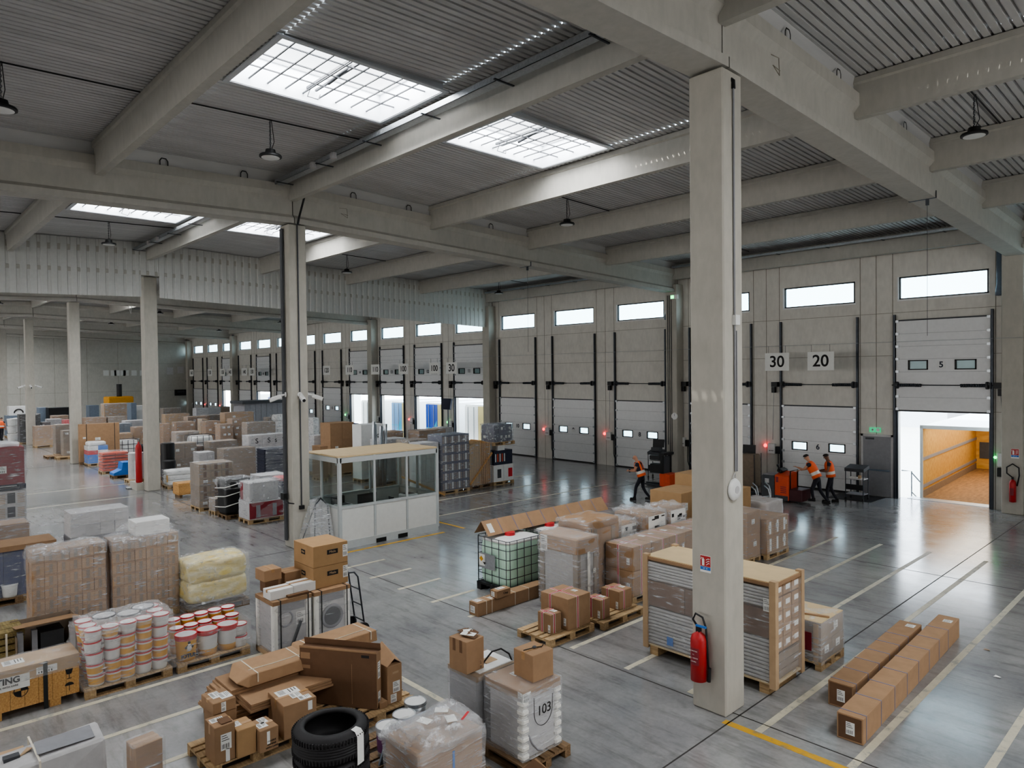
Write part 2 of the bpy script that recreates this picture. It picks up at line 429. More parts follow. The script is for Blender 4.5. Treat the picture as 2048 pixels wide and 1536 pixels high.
for y in (-6,0,3,6,12,15,18,21,24): mb.bb(XW,XW+.01,y-.012,y+.012,0,9.8)
for z in (3.2,6.3): mb.bb(XW,XW+.01,YS,WALL,z-.01,z+.01)
mb.build('panel_joint', M['walljoint'], wf)
struct(MB().bb(XW-.3,XE,YS-.25,YS,0,10.3).build('wall_rear', M['wallc']), 'wall behind the camera')
struct(MB().bb(XE,XE+.2,YS,WALL,0,10.3).build('wall_right', M['wallc']), 'side wall out of view on the right')  # unseen wall, added to keep sky light from flooding in on this side
# windows
M['wframe'] = simple('dark_window_frame', srgb(52,54,58), .5)
for i in range(3, 24):
    c = dcx(i)
    w = D.objects.new('window_%d' % i, None); COL.objects.link(w); w.location = (c, WALL, 7.85); struct(w, 'long high window above loading door')
    m = MB(); a, h, q = 1.41, .42, .05
    m.bb(-a,a,.04,.12,h-q,h); m.bb(-a,a,.04,.12,-h,-h+q); m.bb(-a,-a+q,.04,.12,-h,h); m.bb(a-q,a,.04,.12,-h,h)
    m.build('frame', M['wframe'], w)
    MB().bb(-a+q,a-q,.07,.085,-h+q,h-q).build('pane', M['frost'], w)
    MB().bb(-a-.05,a+.05,-.02,.04,-h-.06,-h).build('sill', M['white'], w)
    MB().bb(-a-.06,-a,-.015,.04,-h,h).build('reveal', M['white'], w)
# ------------------------------------------------------------------ columns
def column(x, y, z=9.1, w=.54, d=.52):
    return struct(MB().bb(x-w/2,x+w/2,y,y+d,0,z).build('concrete_column', M['conc'], bevel=.02), 'square beige concrete column')
cols = [(-5.29,8.78),(-18.66,8.8),(-32.29,8.83),(-45.62,8.64),(-60.6,8.75),(-74.5,8.9)]
for x,y in cols: column(x,y)
for k in range(0,7):
    x = -5.38-13.2*k
    struct(MB().bb(x-.30,x+.30,27.72,WALL,0,8.9).build('dock_pillar', M['conc'], bevel=.02), 'concrete pillar against the dock wall')
    if k < 7:
        p = tag(MB().tube([(x-.42,28.14,9.0),(x-.42,28.14,7.7),(x-.42,28.0,7.45),(x-.42,27.98,7.3)],.11,12).build('wall_mount_downpipe', M['bluegrey'], smooth=True),'grey-blue pipe elbow high beside dock pillar, above the doors','pipe','pipes on the dock pillars')
for y in (8.9,): struct(MB().bb(XW,XW+.4,y,y+.6,0,9).build('far_pillar', M['conc']), 'pillar on the far wall')
struct(MB().bb(-33.6,-32.57,8.55,8.83,0,.32).build('trim_1', M['conc']), 'low concrete kerb at column foot')
# ------------------------------------------------------------------ girders
prof = [(-.27,0),(.27,0),(.27,.15),(.16,.24),(.16,.72),(.26,.84),(.26,1.06),(-.26,1.06),(-.26,.84),(-.16,.72),(-.16,.24),(-.27,.15)]
def girder(x, y0, y1):
    m = MB(); n = len(prof)
    vs = []
    for y in (y0,y1):
        zb = roof(y)-1.06
        vs += [(x+u, y, zb+v) for u,v in prof]
    m.add(vs, [tuple(range(n-1,-1,-1)), tuple(range(n,2*n))]+[(i,(i+1)%n,n+(i+1)%n,n+i) for i in range(n)])
    return struct(m.build('ceiling_girder', M['conc_beam']), 'deep concrete roof girder')
for x in GX[:-1]+[-85.6]:
    g1 = girder(x, YS, RIDGE); g2 = girder(x, RIDGE+.03, 27.95)
    if x < -4 and x > -30:
        for g, ys in ((g1,(5.6,7.6)),(g2,(10.9,12.9,16.4))):
            for y in ys:
                z = roof(y); m = MB().tube([(x+.12,y-.09,z-.02),(x+.12,y-.09,z+.12),(x+.12,y-.05,z+.18),(x+.12,y+.05,z+.18),(x+.12,y+.09,z+.12),(x+.12,y+.09,z-.02)],.014,6)
                for i,(a,b,c) in enumerate(m.v): m.v[i] = (x+.22+(a-x-.12)*.3, b, c)
                m.build('lifting_loop', M['black'], g, smooth=True)
# sheet closing the gap between girder top and deck
for x in GX[:-1]:
    for (ya,yb) in ((YS,RIDGE),(RIDGE,27.9)):
        m = MB(); vs = []
        for y in (ya,yb): vs += [(x-.12,y,roof(y)-.01),(x+.12,y,roof(y)-.01),(x+.20,y,dk(y)+.02),(x-.20,y,dk(y)+.02)]
        m.add(vs,[(0,1,5,4),(1,2,6,5),(2,3,7,6),(3,0,4,7)]); struct(m.build('ceiling_flashing', M['deck'], fix=False),'grey closing sheet over girder')
# secondary beams
BY = [-14.6,-9.9,-5.2,-.5,4.2,8.97,13.85,18.35,22.95]
bprof = [(-.085,0),(.085,0),(.11,.60),(.16,.63),(.16,.735),(-.16,.735),(-.16,.63),(-.11,.60)]
for k in range(len(GX)-1):
    for y in BY:
        z = roof(y)-.44
        m = MB().prism([(y+u, z+v) for u,v in bprof], GX[k+1]+.165, GX[k]-.165, 'x')
        struct(m.build('ceiling_beam', M['conc_beam']), 'concrete roof beam between girders')
    m = MB().bb(GX[k+1]+.16,GX[k]-.16,27.75,28.0,9.12,9.62)
    struct(m.build('edge_beam', M['conc_beam']), 'beam along the dock wall')
# ------------------------------------------------------------------ skylights and deck
def sky_x(k): 
    c = (GX[k]+GX[k+1])/2+.12; return c-1.10, c+1.10
SKY = []
for k in range(len(GX)-1):
    for (a,b) in ((5.1,8.35),(10.15,13.4),(-4.3,-1.2)):  # last row lies out of view, added to light the floor near the camera
        x0,x1 = sky_x(k); SKY.append((x0,x1,a,b))
deck = MB(); PIT = .15
pr = [(0,0),(.20,0),(.222,.11),(.278,.11),(.30,0)]
def deck_rect(x0,x1,y0,y1):
    if y1-y0 < .02: return
    n = max(1, round((x1-x0)/PIT)); s = (x1-x0)/n
    pts = []
    for i in range(n):
        for (u,h) in (pr[:-1] if i < n-1 else pr): pts.append((x0+i*s+u/.30*s, h))
    vs = [(x,y0,dk(y0)+.01+h*.55) for x,h in pts]+[(x,y1,dk(y1)+.01+h*.55) for x,h in pts]
    q = len(pts); deck.add(vs, [(i,q+i,q+i+1,i+1) for i in range(q-1)])
ys = [YS-.2,RIDGE,WALL]
for k in range(len(GX)-1):
    xa, xb = GX[k+1], GX[k]
    if k == 0: xb = XE
    if k == len(GX)-2: xa = XW-.2
    s0, s1 = sky_x(k)
    for (ya,yb) in ((YS-.2,-4.3),(-1.2,5.1),(8.35,RIDGE),(RIDGE,10.15),(13.4,WALL+.2)): deck_rect(xa,xb,ya,yb)
    for (ya,yb) in ((-4.3,-1.2),(5.1,8.35),(10.15,13.4)): deck_rect(xa,s0,ya,yb); deck_rect(s1,xb,ya,yb)
ceil = struct(deck.build('ceiling', M['deck'], fix=False), 'grey corrugated steel roof deck')
struct(MB().add([(XW-.3,YS-.3,roof(YS)+.14),(XE,YS-.3,roof(YS)+.14),(XE,RIDGE,10.36),(XW-.3,RIDGE,10.36),(XE,WALL+.3,roof(WALL)+.14),(XW-.3,WALL+.3,roof(WALL)+.14)],[]).build('roof_build_up', M['grey'])) if 0 else None
M['sky_white'] = simple('white_upstand', srgb(190,194,198), .4, var=.02)
M['dome'] = emis('sunlit_dome', (.93,.97,1,1), 2.2, (.9,.9,.9,1))
rest = MB()
for (x0,x1,a,b) in SKY:
    zc = min(dk(a),dk(b)); s = thing('roof_skylight', 'white framed roof skylight with wire safety mesh', 'skylight', ((x0+x1)/2,(a+b)/2,zc), 0, 'skylights in the roof bays')
    w, l = (x1-x0)/2, (b-a)/2
    m = MB()
    for sx in (-1,1): m.bb(sx*w-.015,sx*w+.015,-l,l,-.03,.55); m.bb(sx*(w+.0),sx*(w+.10),-l-.1,l+.1,-.045,-.02)
    for sy in (-1,1): m.bb(-w,w,sy*l-.015,sy*l+.015,-.03,.55); m.bb(-w,w,sy*l,sy*(l+.10),-.045,-.02)
    m.build('upstand', M['sky_white'], s)
    m = MB()
    for q in range(1,9): m.bb(-w,w,-l+q*2*l/9-.013,-l+q*2*l/9+.013,.10,.12)
    for q in range(1,4): m.bb(-w+q*2*w/4-.013,-w+q*2*w/4+.013,-l,l,.12,.14)
    m.build('safety_mesh', M['dgrey'], s)
    m = MB(); m.box((0,-.1,.22),(1.9*w,.05,.05)); m.box((0,.08,.22),(1.9*w,.04,.04)); m.cyl((-.3,-.05,.1),(.35,.1,.28),.035); m.tube([(-w+.2,-.1,.2),(-w+.15,-.15,.02),(-w+.3,0,-.05),(-w+.2,.1,.1)],.012,6)
    m.build('opening_actuator', M['dgrey'], s)
    MB().bb(-w,w,-l,l,.55,.57).build('dome', M['dome'], s)
    la = D.lights.new('skylight_glow','AREA'); la.shape = 'RECTANGLE'; la.size = 2*w*.96; la.size_y = 2*l*.96; la.energy = SKY_W*(1.5 if x0 < -33 else 1.0); la.color = (.98,.99,1.0)
    lo = D.objects.new('skylight_glow', la); COL.objects.link(lo); lo.location = ((x0+x1)/2,(a+b)/2,zc+.53)
# ------------------------------------------------------------------ corrugated smoke curtain across the hall
m = MB(); CXF = -31.72
def curtain(ya, yb, zlow):
    pts = []; y = ya
    while y < yb-.01:
        e = min(y+.33, yb); pts += [(0,y),(0,y+(e-y)*.60),(.03,y+(e-y)*.68),(.03,y+(e-y)*.92)]; y = e
    pts.append((0,yb))
    vs = [(CXF-h, yy, zlow(yy)) for h,yy in pts]+[(CXF-h, yy, dk(yy)-.02) for h,yy in pts]
    q = len(pts); m.add(vs, [(i,i+1,q+i+1,q+i) for i in range(q-1)])
lowz = lambda y: roof(y)-1.98
curtain(YS, 8.66, lowz); curtain(8.66, 9.36, lambda y: 9.12); curtain(9.36, 28.2, lowz)
struct(m.build('wall_curtain', M['curtain'], fix=False), 'white corrugated sheet hanging below roof across the hall')
# ------------------------------------------------------------------ sectional dock doors
def ctrl_box(x, z, lamp, lab):
    t = thing('door_control_box', lab, 'control box', (x, WALL-.001, z), 0, None)
    MB().box((0,-.07,0),(.32,.14,.42)).build('case', M['white'], t, bevel=.01)
    MB().box((.28,-.06,-.05),(.2,.12,.3)).build('switch_case', M['black'], t, bevel=.01)
    MB().sphere((-.26,-.12,.12),.075).build('signal_lamp', lamp, t, smooth=True); MB().cyl((-.26,-.12,.12),(-.1,-.05,.12),.03).build('lamp_arm', M['black'], t)
    MB().tube([(.28,-.06,-.2),(.28,-.06,-.9),(.42,-.06,-1.3),(.45,-.05,-z+.05)],.018,6).build('cable', M['black'], t, smooth=True)
    m = MB()
    for q in range(3): m.cyl((-.06+q*.07,-.14,-.08),(-.06+q*.07,-.155,-.08),.02,n=10)
    m.build('buttons', M['dgrey'], t)
ODD = {5:'open',11:'open',12:'open',13:'open',14:'open',18:'open',20:'open'}
def dock_door(i):
    c = dcx(i); op = i in ODD; z0 = 3.33 if op else (.45 if i == 15 else .06)
    d = D.objects.new('door_%d' % i, None); COL.objects.link(d); d.location = (c, WALL, 0)
    struct(d, 'sectional loading door, %s' % ('raised open' if op else 'closed'))
    lf = MB(); H = .47
    for k in range(7):
        za, zb = z0+k*H, z0+(k+1)*H
        if k: lf.bb(-1.48,1.48,-.0712,-.069,za-.004,za+.004,1)
        if k == 3:
            zz0, zz1 = z0+1.50, z0+1.82
            lf.bb(-1.48,1.48,-.07,-.02,za,zz0); lf.bb(-1.48,1.48,-.07,-.02,zz1,zb)
            for a,b in ((-1.48,-1.05),(-.45,.45),(1.05,1.48)): lf.bb(a,b,-.07,-.02,zz0,zz1)
        else:
            lf.bb(-1.48,1.48,-.07,-.02,za,zb)
    lo = lf.build('door_leaf', [M['leaf'],M['grey']], d)
    for s in (-.75,.75):
        m = MB(); zc = z0+1.66
        for a,b,e,f in ((-.33,.33,.14,.18),(-.33,.33,-.18,-.14),(-.33,-.28,-.18,.18),(.28,.33,-.18,.18)): m.bb(s+a,s+b,-.085,-.015,zc+e,zc+f)
        m.build('window_seal', M['black'], lo); MB().bb(s-.28,s+.28,-.05,-.045,zc-.14,zc+.14).build('vision_pane', M['frost'], lo)
    MB().bb(-.14,.14,-.078,-.071,z0+1.52,z0+1.80).build('number_plate', M['white'], lo)
    text(str(i), .29, (0,-.081,z0+1.655), ROT_FRONT, M['navy2'], lo, 'number', bold=.008)
    MB().bb(-1.48,1.48,-.075,-.015,z0-.06,z0).build('bottom_seal', M['black'], d)
    MB().bb(-1.48,1.48,-.085,-.015,z0+7*H,z0+7*H+.05).build('top_seal', M['dgrey'], d)
    for s in (-1,1):
        m = MB(); m.bb(s*1.50,s*1.57,-.12,-.02,0,6.87); m.bb(s*1.44,s*1.50,-.035,-.0,0,3.3)
        m.build('guide_rail', M['dsteel'], d)
        m = MB()
        for k in range(8): m.box((s*1.44,-.09,z0+.03+k*.465),(.1,.05,.09))
        m.build('roller_hinge', M['steel'], lo)
    m = MB().cyl((-1.6,-.17,4.25),(1.6,-.17,4.25),.016,n=8); m.build('torsion_shaft', M['dsteel'], d)
    for s in (-1,1):
        m = MB(); 
        for q in range(10): m.cyl((s*(.62+q*.075),-.17,4.25-.01*(q<3)),(s*(.68+q*.075),-.17,4.25),.06,n=10)
        m.build('spring', M['dsteel'], d); m = MB(); m.cyl((s*1.38,-.17,4.25),(s*1.44,-.17,4.25),.13,n=16); m.box((s*1.5,-.1,4.25),(.06,.2,.22)); m.build('cable_drum', M['dgrey'], d)
    s = 1 if i in (5,15) else -1
    m = MB(); m.box((s*1.74,-.17,4.25),(.26,.2,.2)); m.box((s*1.8,-.17,4.02),(.14,.16,.24)); m.build('drive_motor', M['black'], d)
    MB().tube([(s*1.8,-.17,3.9),(s*1.85,-.12,3.0),(s*1.9,-.08,1.9)],.01,5).build('drive_cable', M['grey'], d)
for i in range(3, 24): dock_door(i)
for i in (6,7,8,9,10,11,12,13,14,17,18,19,20,21,22):
    green = i in (11,13,14); side = dcx(i)-1.95
    if i in (7,10): side += .0
    ctrl_box(side, 1.52, M['greenlamp'] if green else M['redlamp'], ('green-lamp control box left of loading door %d' if green else 'red-lamp control box left of loading door %d') % i)
t = thing('door_control_box', 'control box with green lamp on the right of the open door 5', 'control box', (-5.83,WALL,1.55))
MB().bb(-.05,.1,-.16,-.02,-.05,.4).build('case', M['white'], t, bevel=.01); MB().bb(-.06,.08,-.15,-.02,-.4,-.1).build('switch_case', M['black'], t, bevel=.01)
MB().sphere((-.12,-.1,.25),.05).build('signal_lamp', M['greenlamp'], t, smooth=True)
# pedestrian exit door between door 5 and door 6
d = D.objects.new('door_1', None); COL.objects.link(d); d.location = (-9.75,WALL,0); struct(d,'grey pedestrian exit door')
MB().bb(-.5,.5,-.05,-.005,.01,2.28).build('door_leaf', M['grey'], d)
m = MB(); m.bb(-.58,-.5,-.06,0,0,2.36); m.bb(.5,.58,-.06,0,0,2.36); m.bb(-.58,.58,-.06,0,2.28,2.36); m.build('frame', M['lgrey'], d)
MB().cyl((-.42,-.1,1.0),(.46,-.1,1.0),.03).build('push_bar', M['bluegrey'], d); MB().bb(-.4,-.1,-.09,-.05,2.16,2.23).build('door_closer', M['dgrey'], d)
t = thing('exit_sign','small green and white emergency exit light above grey pedestrian door','sign',(-9.82,WALL,2.52))
MB().bb(-.2,.2,-.05,-.002,-.08,.1).build('case', M['exitgreen'], t); MB().bb(.05,.17,-.055,-.05,-.05,.07).build('arrow_panel', M['white'], t); m = MB(); m.bb(-.12,-.04,-.056,-.05,-.01,.03); m.bb(-.095,-.065,-.056,-.05,-.05,.06); m.build('pictogram', M['white'], t)
# ================================================================== GOODS: builders
from mathutils import noise as NZ
def nz(x,y,z,s=1.0): return NZ.noise(Vector((x*s+11.3,y*s+4.7,z*s+2.1)))
def pallet_parts(root, L=1.2, W=.8, z=0, m='wood', along='y'):
    """EUR pallet: five deck boards, three stringer boards, nine blocks, three skids; sub-parts of a pallet part or parts of a pallet"""
    def bx(nm, cx, cy, cz, sx, sy, sz):
        if along == 'y': cx, cy, sx, sy = cy, cx, sy, sx
        MB().box((cx,cy,cz+z),(sx,sy,sz)).build(nm, M[m], root)
    for i, w in enumerate((.145,.10,.145,.10,.145)):
        bx('deck_board', 0, -W/2+.0725+i*(W-.145)/4, .133, L, w, .022)
    for i in (-1,0,1):
        bx('stringer_board', i*(L-.145)/2, 0, .111, .145, W, .022)
        bx('skid_board', 0, i*(W-.1)/2, .011, L, .1, .022)
        for j in (-1,0,1): bx('block', i*(L-.145)/2, j*(W-.1)/2, .061, .145, .1, .078)
def pallet_mesh(L=1.2, W=.8, along='y'):
    mb = MB()
    def bx(cx, cy, cz, sx, sy, sz):
        if along == 'y': cx, cy, sx, sy = cy, cx, sy, sx
        mb.box((cx,cy,cz),(sx,sy,sz))
    for i, w in enumerate((.145,.10,.145,.10,.145)): bx(0,-W/2+.0725+i*(W-.145)/4,.133,L,w,.022)
    for i in (-1,0,1):
        bx(i*(L-.145)/2,0,.111,.145,W,.022); bx(0,i*(W-.1)/2,.011,L,.1,.022)
        for j in (-1,0,1): bx(i*(L-.145)/2,j*(W-.1)/2,.061,.145,.1,.078)
    return mb
def pallet(label, x1, y0, wx=.8, wy=1.2, z=0, m='wood', rz=0, group=None):
    t = thing('wooden_pallet', label, 'pallet', (x1-wx/2, y0+wy/2, z), rz, group)
    if wy >= wx: pallet_parts(t, wy, wx, 0, m, 'y')
    else: pallet_parts(t, wx, wy, 0, m, 'x')
    return t
def sticker(root, face, wx, wy, h, u, v, w, hh, lines=True, z0=0, mat='paper', nm='paper_label'):
    """paper label on the front (-y), right (+x) or top face; u, v are fractions of that face"""
    mb = MB(); e = .003
    def q(u0,u1,v0,v1,o,mi):
        if face == 'front': mb.quad((u0,-wy/2-o,v0),(u1,-wy/2-o,v0),(u1,-wy/2-o,v1),(u0,-wy/2-o,v1),mi)
        elif face == 'right': mb.quad((wx/2+o,u0,v0),(wx/2+o,u1,v0),(wx/2+o,u1,v1),(wx/2+o,u0,v1),mi)
        else: mb.quad((u0,v0,z0+h+o),(u1,v0,z0+h+o),(u1,v1,z0+h+o),(u0,v1,z0+h+o),mi)
    if face == 'front': cu, cv = u*wx, z0+v*h
    elif face == 'right': cu, cv = u*wy, z0+v*h
    else: cu, cv = u*wx, v*wy
    q(cu-w/2,cu+w/2,cv-hh/2,cv+hh/2,e,0)
    if lines:
        for k in range(3): q(cu-w*.42,cu+w*(.05+.12*k),cv+hh*(.36-.14*k),cv+hh*(.40-.14*k),e*1.6,1)
        for k in range(6): q(cu-w*.40+k*w*.12,cu-w*.36+k*w*.12+.02*w*(k%2),cv-hh*.40,cv-hh*.12,e*1.6,1)
    return mb.build(nm, [M[mat],M['ink']], root, fix=False)
def straps(root, wx, wy, h, mat, xs=(), ys=(), w=.012, z0=0, nm='strap'):
    """bands round a box: xs = loops that run over the top along y at these x, ys = loops along x at these y"""
    for x in xs:
        m = MB(); e = .004
        m.bb(x-w,x+w,-wy/2-e,-wy/2,z0,z0+h+e); m.bb(x-w,x+w,wy/2,wy/2+e,z0,z0+h+e); m.bb(x-w,x+w,-wy/2,wy/2,z0+h,z0+h+e); m.build(nm, M[mat], root)
    for y in ys:
        m = MB(); e = .004
        m.bb(-wx/2-e,-wx/2,y-w,y+w,z0,z0+h+e); m.bb(wx/2,wx/2+e,y-w,y+w,z0,z0+h+e); m.bb(-wx/2,wx/2,y-w,y+w,z0+h,z0+h+e); m.build(nm, M[mat], root)
def red_straps(root, wx, wy, h, xs=(), ys=(), z0=0):
    straps(root, wx, wy, h, 'white', xs, ys, .024, z0, 'strap'); 
    straps(root, wx+.004, wy+.004, h+.002, 'redtape', xs, ys, .013, z0, 'strap_stripe')
def cbox(label, x1, y0, wx, wy, h, z=0, rz=0, m='card', tape='y', group=None, name='cardboard_box', dent=.012, cat='box'):
    """one carton: x1 = right face, y0 = front face before turning"""
    t = thing(name, label, cat, (x1-wx/2, y0+wy/2, z), rz, group)
    mb = MB(); n = 5
    # gently bulged, slightly dented sides
    mb.box((0,0,h/2),(wx,wy,h))
    b = mb.build('carton_body', M[m], t, bevel=.006)
    if tape:
        tp = MB(); e = .0025
        if tape == 'y':
            tp.bb(-.03,.03,-wy/2,wy/2,h,h+e); tp.bb(-.03,.03,-wy/2-e,-wy/2,h*.72,h+e)
        else:
            tp.bb(-wx/2,wx/2,-.03,.03,h,h+e); tp.bb(wx/2,wx/2+e,-.03,.03,h*.72,h+e)
        tp.build('packing_tape', M['tape'], t)
    return t
def wrap(root, wx, wy, z0, z1, mat='film', top=True, amp=.018, off=.012, lip=.18, seed=0, bulge=0.0, nm='stretch_film', n=44):
    """stretch film round a load: a skin of many small facets pulled tight at the corners and slack between"""
    def peri(t, w, d):
        L = 2*(w+d); s = t*L
        if s < w: return (-w/2+s, -d/2)
        s -= w
        if s < d: return (w/2, -d/2+s)
        s -= d
        if s < w: return (w/2-s, d/2)
        s -= w
        return (-w/2, d/2-s)
    rows = max(5, int((z1-z0)/.09)); rings = []
    for r in range(rows+1):
        z = z0+(z1-z0)*r/rows; ring = []
        for i in range(n):
            x,y = peri(i/n, wx+2*off, wy+2*off)
            k = 1+amp*2.2*nz(x+seed,y,z*2.2,2.4)/max(wx,.3)+bulge*math.sin(PI*r/rows)
            ring.append((x*k, y*k, z+amp*.8*nz(x,y+seed,z,4)))
        rings.append(ring)
    if top:
        for q,(sc,dz) in enumerate(((.97,.012),(.80,.016),(.55,.02),(.25,.02))):
            ring = []
            for i in range(n):
                x,y = peri(i/n, (wx+2*off)*sc, (wy+2*off)*sc)
                ring.append((x,y,z1+dz+amp*1.6*nz(x*1.0+seed,y,q,5)))
            rings.append(ring)
    mb = MB(); vs = [p for r in rings for p in r]; fs = []
    for a in range(len(rings)-1):
        for i in range(n): fs.append((a*n+i, a*n+(i+1)%n, (a+1)*n+(i+1)%n, (a+1)*n+i))
    if top: fs.append(tuple((len(rings)-1)*n+i for i in range(n)))
    mb.add(vs, fs); return mb.build(nm, M[mat], root, smooth=True, fix=False)
def soft(root, wx, wy, z0, z1, mat, nm='sack', r=.25, amp=.02, seed=0, n=40, rows=12):
    """rounded, lumpy block: sacks, bales, padded goods"""
    rings = []
    for k in range(rows+1):
        t = k/rows; z = z0+(z1-z0)*t
        e = 1-r*.35*(abs(2*t-1)**6)
        ring = []
        for i in range(n):
            a = 2*PI*i/n; ca, sa = math.cos(a), math.sin(a); p = .28
            x = wx/2*math.copysign(abs(ca)**p, ca)*e; y = wy/2*math.copysign(abs(sa)**p, sa)*e
            q = 1+amp*2*nz(x+seed,y,z,4)
            ring.append((x*q,y*q,z+amp*nz(x,y,seed+z,5)))
        rings.append(ring)
    top = []
    for sc in (.75,.4):
        top.append([(x*sc,y*sc,z1+amp*1.3*nz(x*sc+seed,y*sc,1,6)+.01) for x,y,_ in rings[-1]])
    rings += top
    mb = MB(); vs = [p for r_ in rings for p in r_]; fs = []
    for a in range(len(rings)-1):
        for i in range(n): fs.append((a*n+i, a*n+(i+1)%n, (a+1)*n+(i+1)%n, (a+1)*n+i))
    fs.append(tuple((len(rings)-1)*n+i for i in range(n))); fs.append(tuple(range(n-1,-1,-1)))
    mb.add(vs, fs); return mb.build(nm, M[mat], root, smooth=True, fix=False)
def cartons(t, wx, wy, z0, h, n, m='card', nm='carton', jit=.006, gap=.006, stick=0.0, mats=None, band=None, skip=()):
    """a stacked block of cartons, each its own part; only the outer ones, which the photo shows"""
    nx, ny, nzz = n; dx, dy, dz = wx/nx, wy/ny, h/nzz; first = {}
    for k in range(nzz):
        for j in range(ny):
            for i in range(nx):
                if not (i == nx-1 or j == 0 or k == nzz-1): continue
                if (i,j,k) in skip: continue
                mm = mats[(k if len(mats) == nzz else R.randrange(len(mats)))] if mats else m
                key = (mm,)
                if key not in first:
                    b = MB().box((0,0,dz/2-gap/4),(dx-gap,dy-gap,dz-gap/2))
                    if band:
                        bm_ = band
                        b.bb(dx/2-gap/2,dx/2-gap/2+.002,-.13*dy,.13*dy,dz*.12,dz*.86,1)
                        for u in range(6): b.bb(dx/2-gap/2,dx/2-gap/2+.003,-.44*dy,-.2*dy,dz*(.14+.12*u),dz*(.18+.12*u),2); b.bb(dx/2-gap/2,dx/2-gap/2+.003,.2*dy,.44*dy,dz*(.14+.12*u),dz*(.18+.12*u),2)
                        o = b.build(nm, [M[mm],M[band],M['card_pale']], t)
                    else: o = b.build(nm, M[mm], t)
                    first[key] = o; o2 = o
                else:
                    o2 = first[key].copy(); COL.objects.link(o2); o2.parent = t
                o2.location = (-wx/2+(i+.5)*dx+R.uniform(-jit,jit), -wy/2+(j+.5)*dy+R.uniform(-jit,jit), z0+k*dz)
                if stick and R.random() < stick and i == nx-1:
                    s = sticker(o2, 'right', dx-gap, dy-gap, dz, R.uniform(-.2,.2), .55, min(.16,dy*.4), min(.12,dz*.4))
                if stick and R.random() < stick and j == 0 and i < nx-1:
                    sticker(o2, 'front', dx-gap, dy-gap, dz, R.uniform(-.2,.2), .55, min(.16,dx*.4), min(.12,dz*.4))
def load(label, x1, y0, wx, wy, h, n=(2,3,4), m='card', film='film', z=0, pal=True, name='wrapped_pallet_load', cat='pallet of goods', group=None, top=True, stick=.12, mats=None, rz=0, pm='wood', jit=.006, amp=.018, nm='carton', band=None, skip=()):
    """goods on a pallet held by film: they move as one. h = overall height"""
    t = thing(name, label, cat, (x1-wx/2, y0+wy/2, z), rz, group); z0 = 0
    if pal:
        (pallet_mesh(wy, wx, 'y') if wy >= wx else pallet_mesh(wx, wy, 'x')).build('pallet', M[pm], t); z0 = .146
    if n: cartons(t, wx-.02, wy-.02, z0, h-z0, n, m, nm, jit, stick=stick, mats=mats, band=band, skip=skip)
    if film: wrap(t, wx-.02, wy-.02, z0+.0 if z0 == 0 else z0-.05, h+.004, film, top, amp, seed=R.uniform(0,50))
    return t
def pail(root, x, y, z, r, h, body='white', label='yellow', lid='redlid', lidtop='white', nm='paint_pail', handle=False, lab_h=(.18,.72)):
    mb = MB()
    k = lambda f: r*(.86+.14*f)
    prof = [(k(0)*.98,0),(k(lab_h[0]),h*lab_h[0]),(k(lab_h[1]),h*lab_h[1]),(k(.92),h*.92)]
    mb.lathe(prof,(0,0,0),20,mis=[0,1,0,0])
    p = mb.build(nm, [M[body],M[label]], root, smooth=True); p.location = (x,y,z)
    l = MB().lathe([(r*1.02,h*.88),(r*1.04,h*.90),(r*1.04,h*1.0),(r*.97,h*1.0),(r*.95,h*.975),(.001,h*.975)],(0,0,0),20,mis=[0,0,0,0,1,1]).build('lid', [M[lid],M[lidtop]], p, smooth=False)
    if handle: MB().tube([(r*1.02*math.cos(a),r*1.02*math.sin(a)*1.0,h*.75-.09*math.sin((a+.6)/1.2*PI) if True else 0) for a in [(-.6+1.2*q/8) for q in range(9)]],.004,5).build('handle', M['white'], p)
    return p
# ================================================================== NEAR LEFT: goods on the left lanes
# long pine crate, end of the row
cr = thing('wooden_crate','long pine crate with dark green strap, black transport symbols, on the lane at bottom left','crate',(-12.46,1.32,0))
CW, CL = .56, 2.06
m = MB(); nb = 12
for k in range(nb):
    y = -CL/2+k*CL/nb; m.bb(-CW/2,CW/2,y+.002,y+CL/nb-.002,.11,.69)
m.build('crate_boards', M['pine'], cr)
MB().bb(-CW/2-.01,CW/2+.01,-CL/2,CL/2+.005,.52,.705).build('cardboard_cap', M['card_pale'], cr)
for y in (-.8,.0,.72): MB().bb(-CW/2,CW/2,y-.07,y+.07,0,.11).build('skid', M['pine'], cr)
straps(cr, CW+.02, CL, .70, 'strap_black', ys=(.60,), w=.028)
sticker(cr,'right',CW+.02,CL,.7,.30,.84,.26,.10); sticker(cr,'right',CW+.02,CL,.7,.10,.72,.40,.2,lines=False); sticker(cr,'top',CW+.02,CL,.706,.0,.12,.22,.26)
text('FITTING',.12,(CW/2+.016,.07,.545),ROT_RIGHT,M['ink'],cr,'lettering',bold=.004); text('HANDLE WITH CARE',.035,(CW/2+.016,.1,.465),ROT_RIGHT,M['ink'],cr,'lettering')
m = MB(); ring = [(CW/2+.003,.30+.085*math.cos(a),.36+.085*math.sin(a)) for a in [2*PI*q/24 for q in range(24)]]
m.tube(ring,.006,4,closed=True); m.bb(CW/2,CW/2+.004,.20,.40,.357,.363); m.bb(CW/2,CW/2+.004,.297,.303,.26,.46)
for a0 in (0,PI):
    pts = [(CW/2+.003,.30,.36)]+[(CW/2+.003,.30+.08*math.cos(a0+PI/2*q/6),.36+.08*math.sin(a0+PI/2*q/6)) for q in range(7)]
    m.add(pts,[tuple(range(len(pts)))])
m.build('centre_of_gravity_mark', M['ink'], cr)
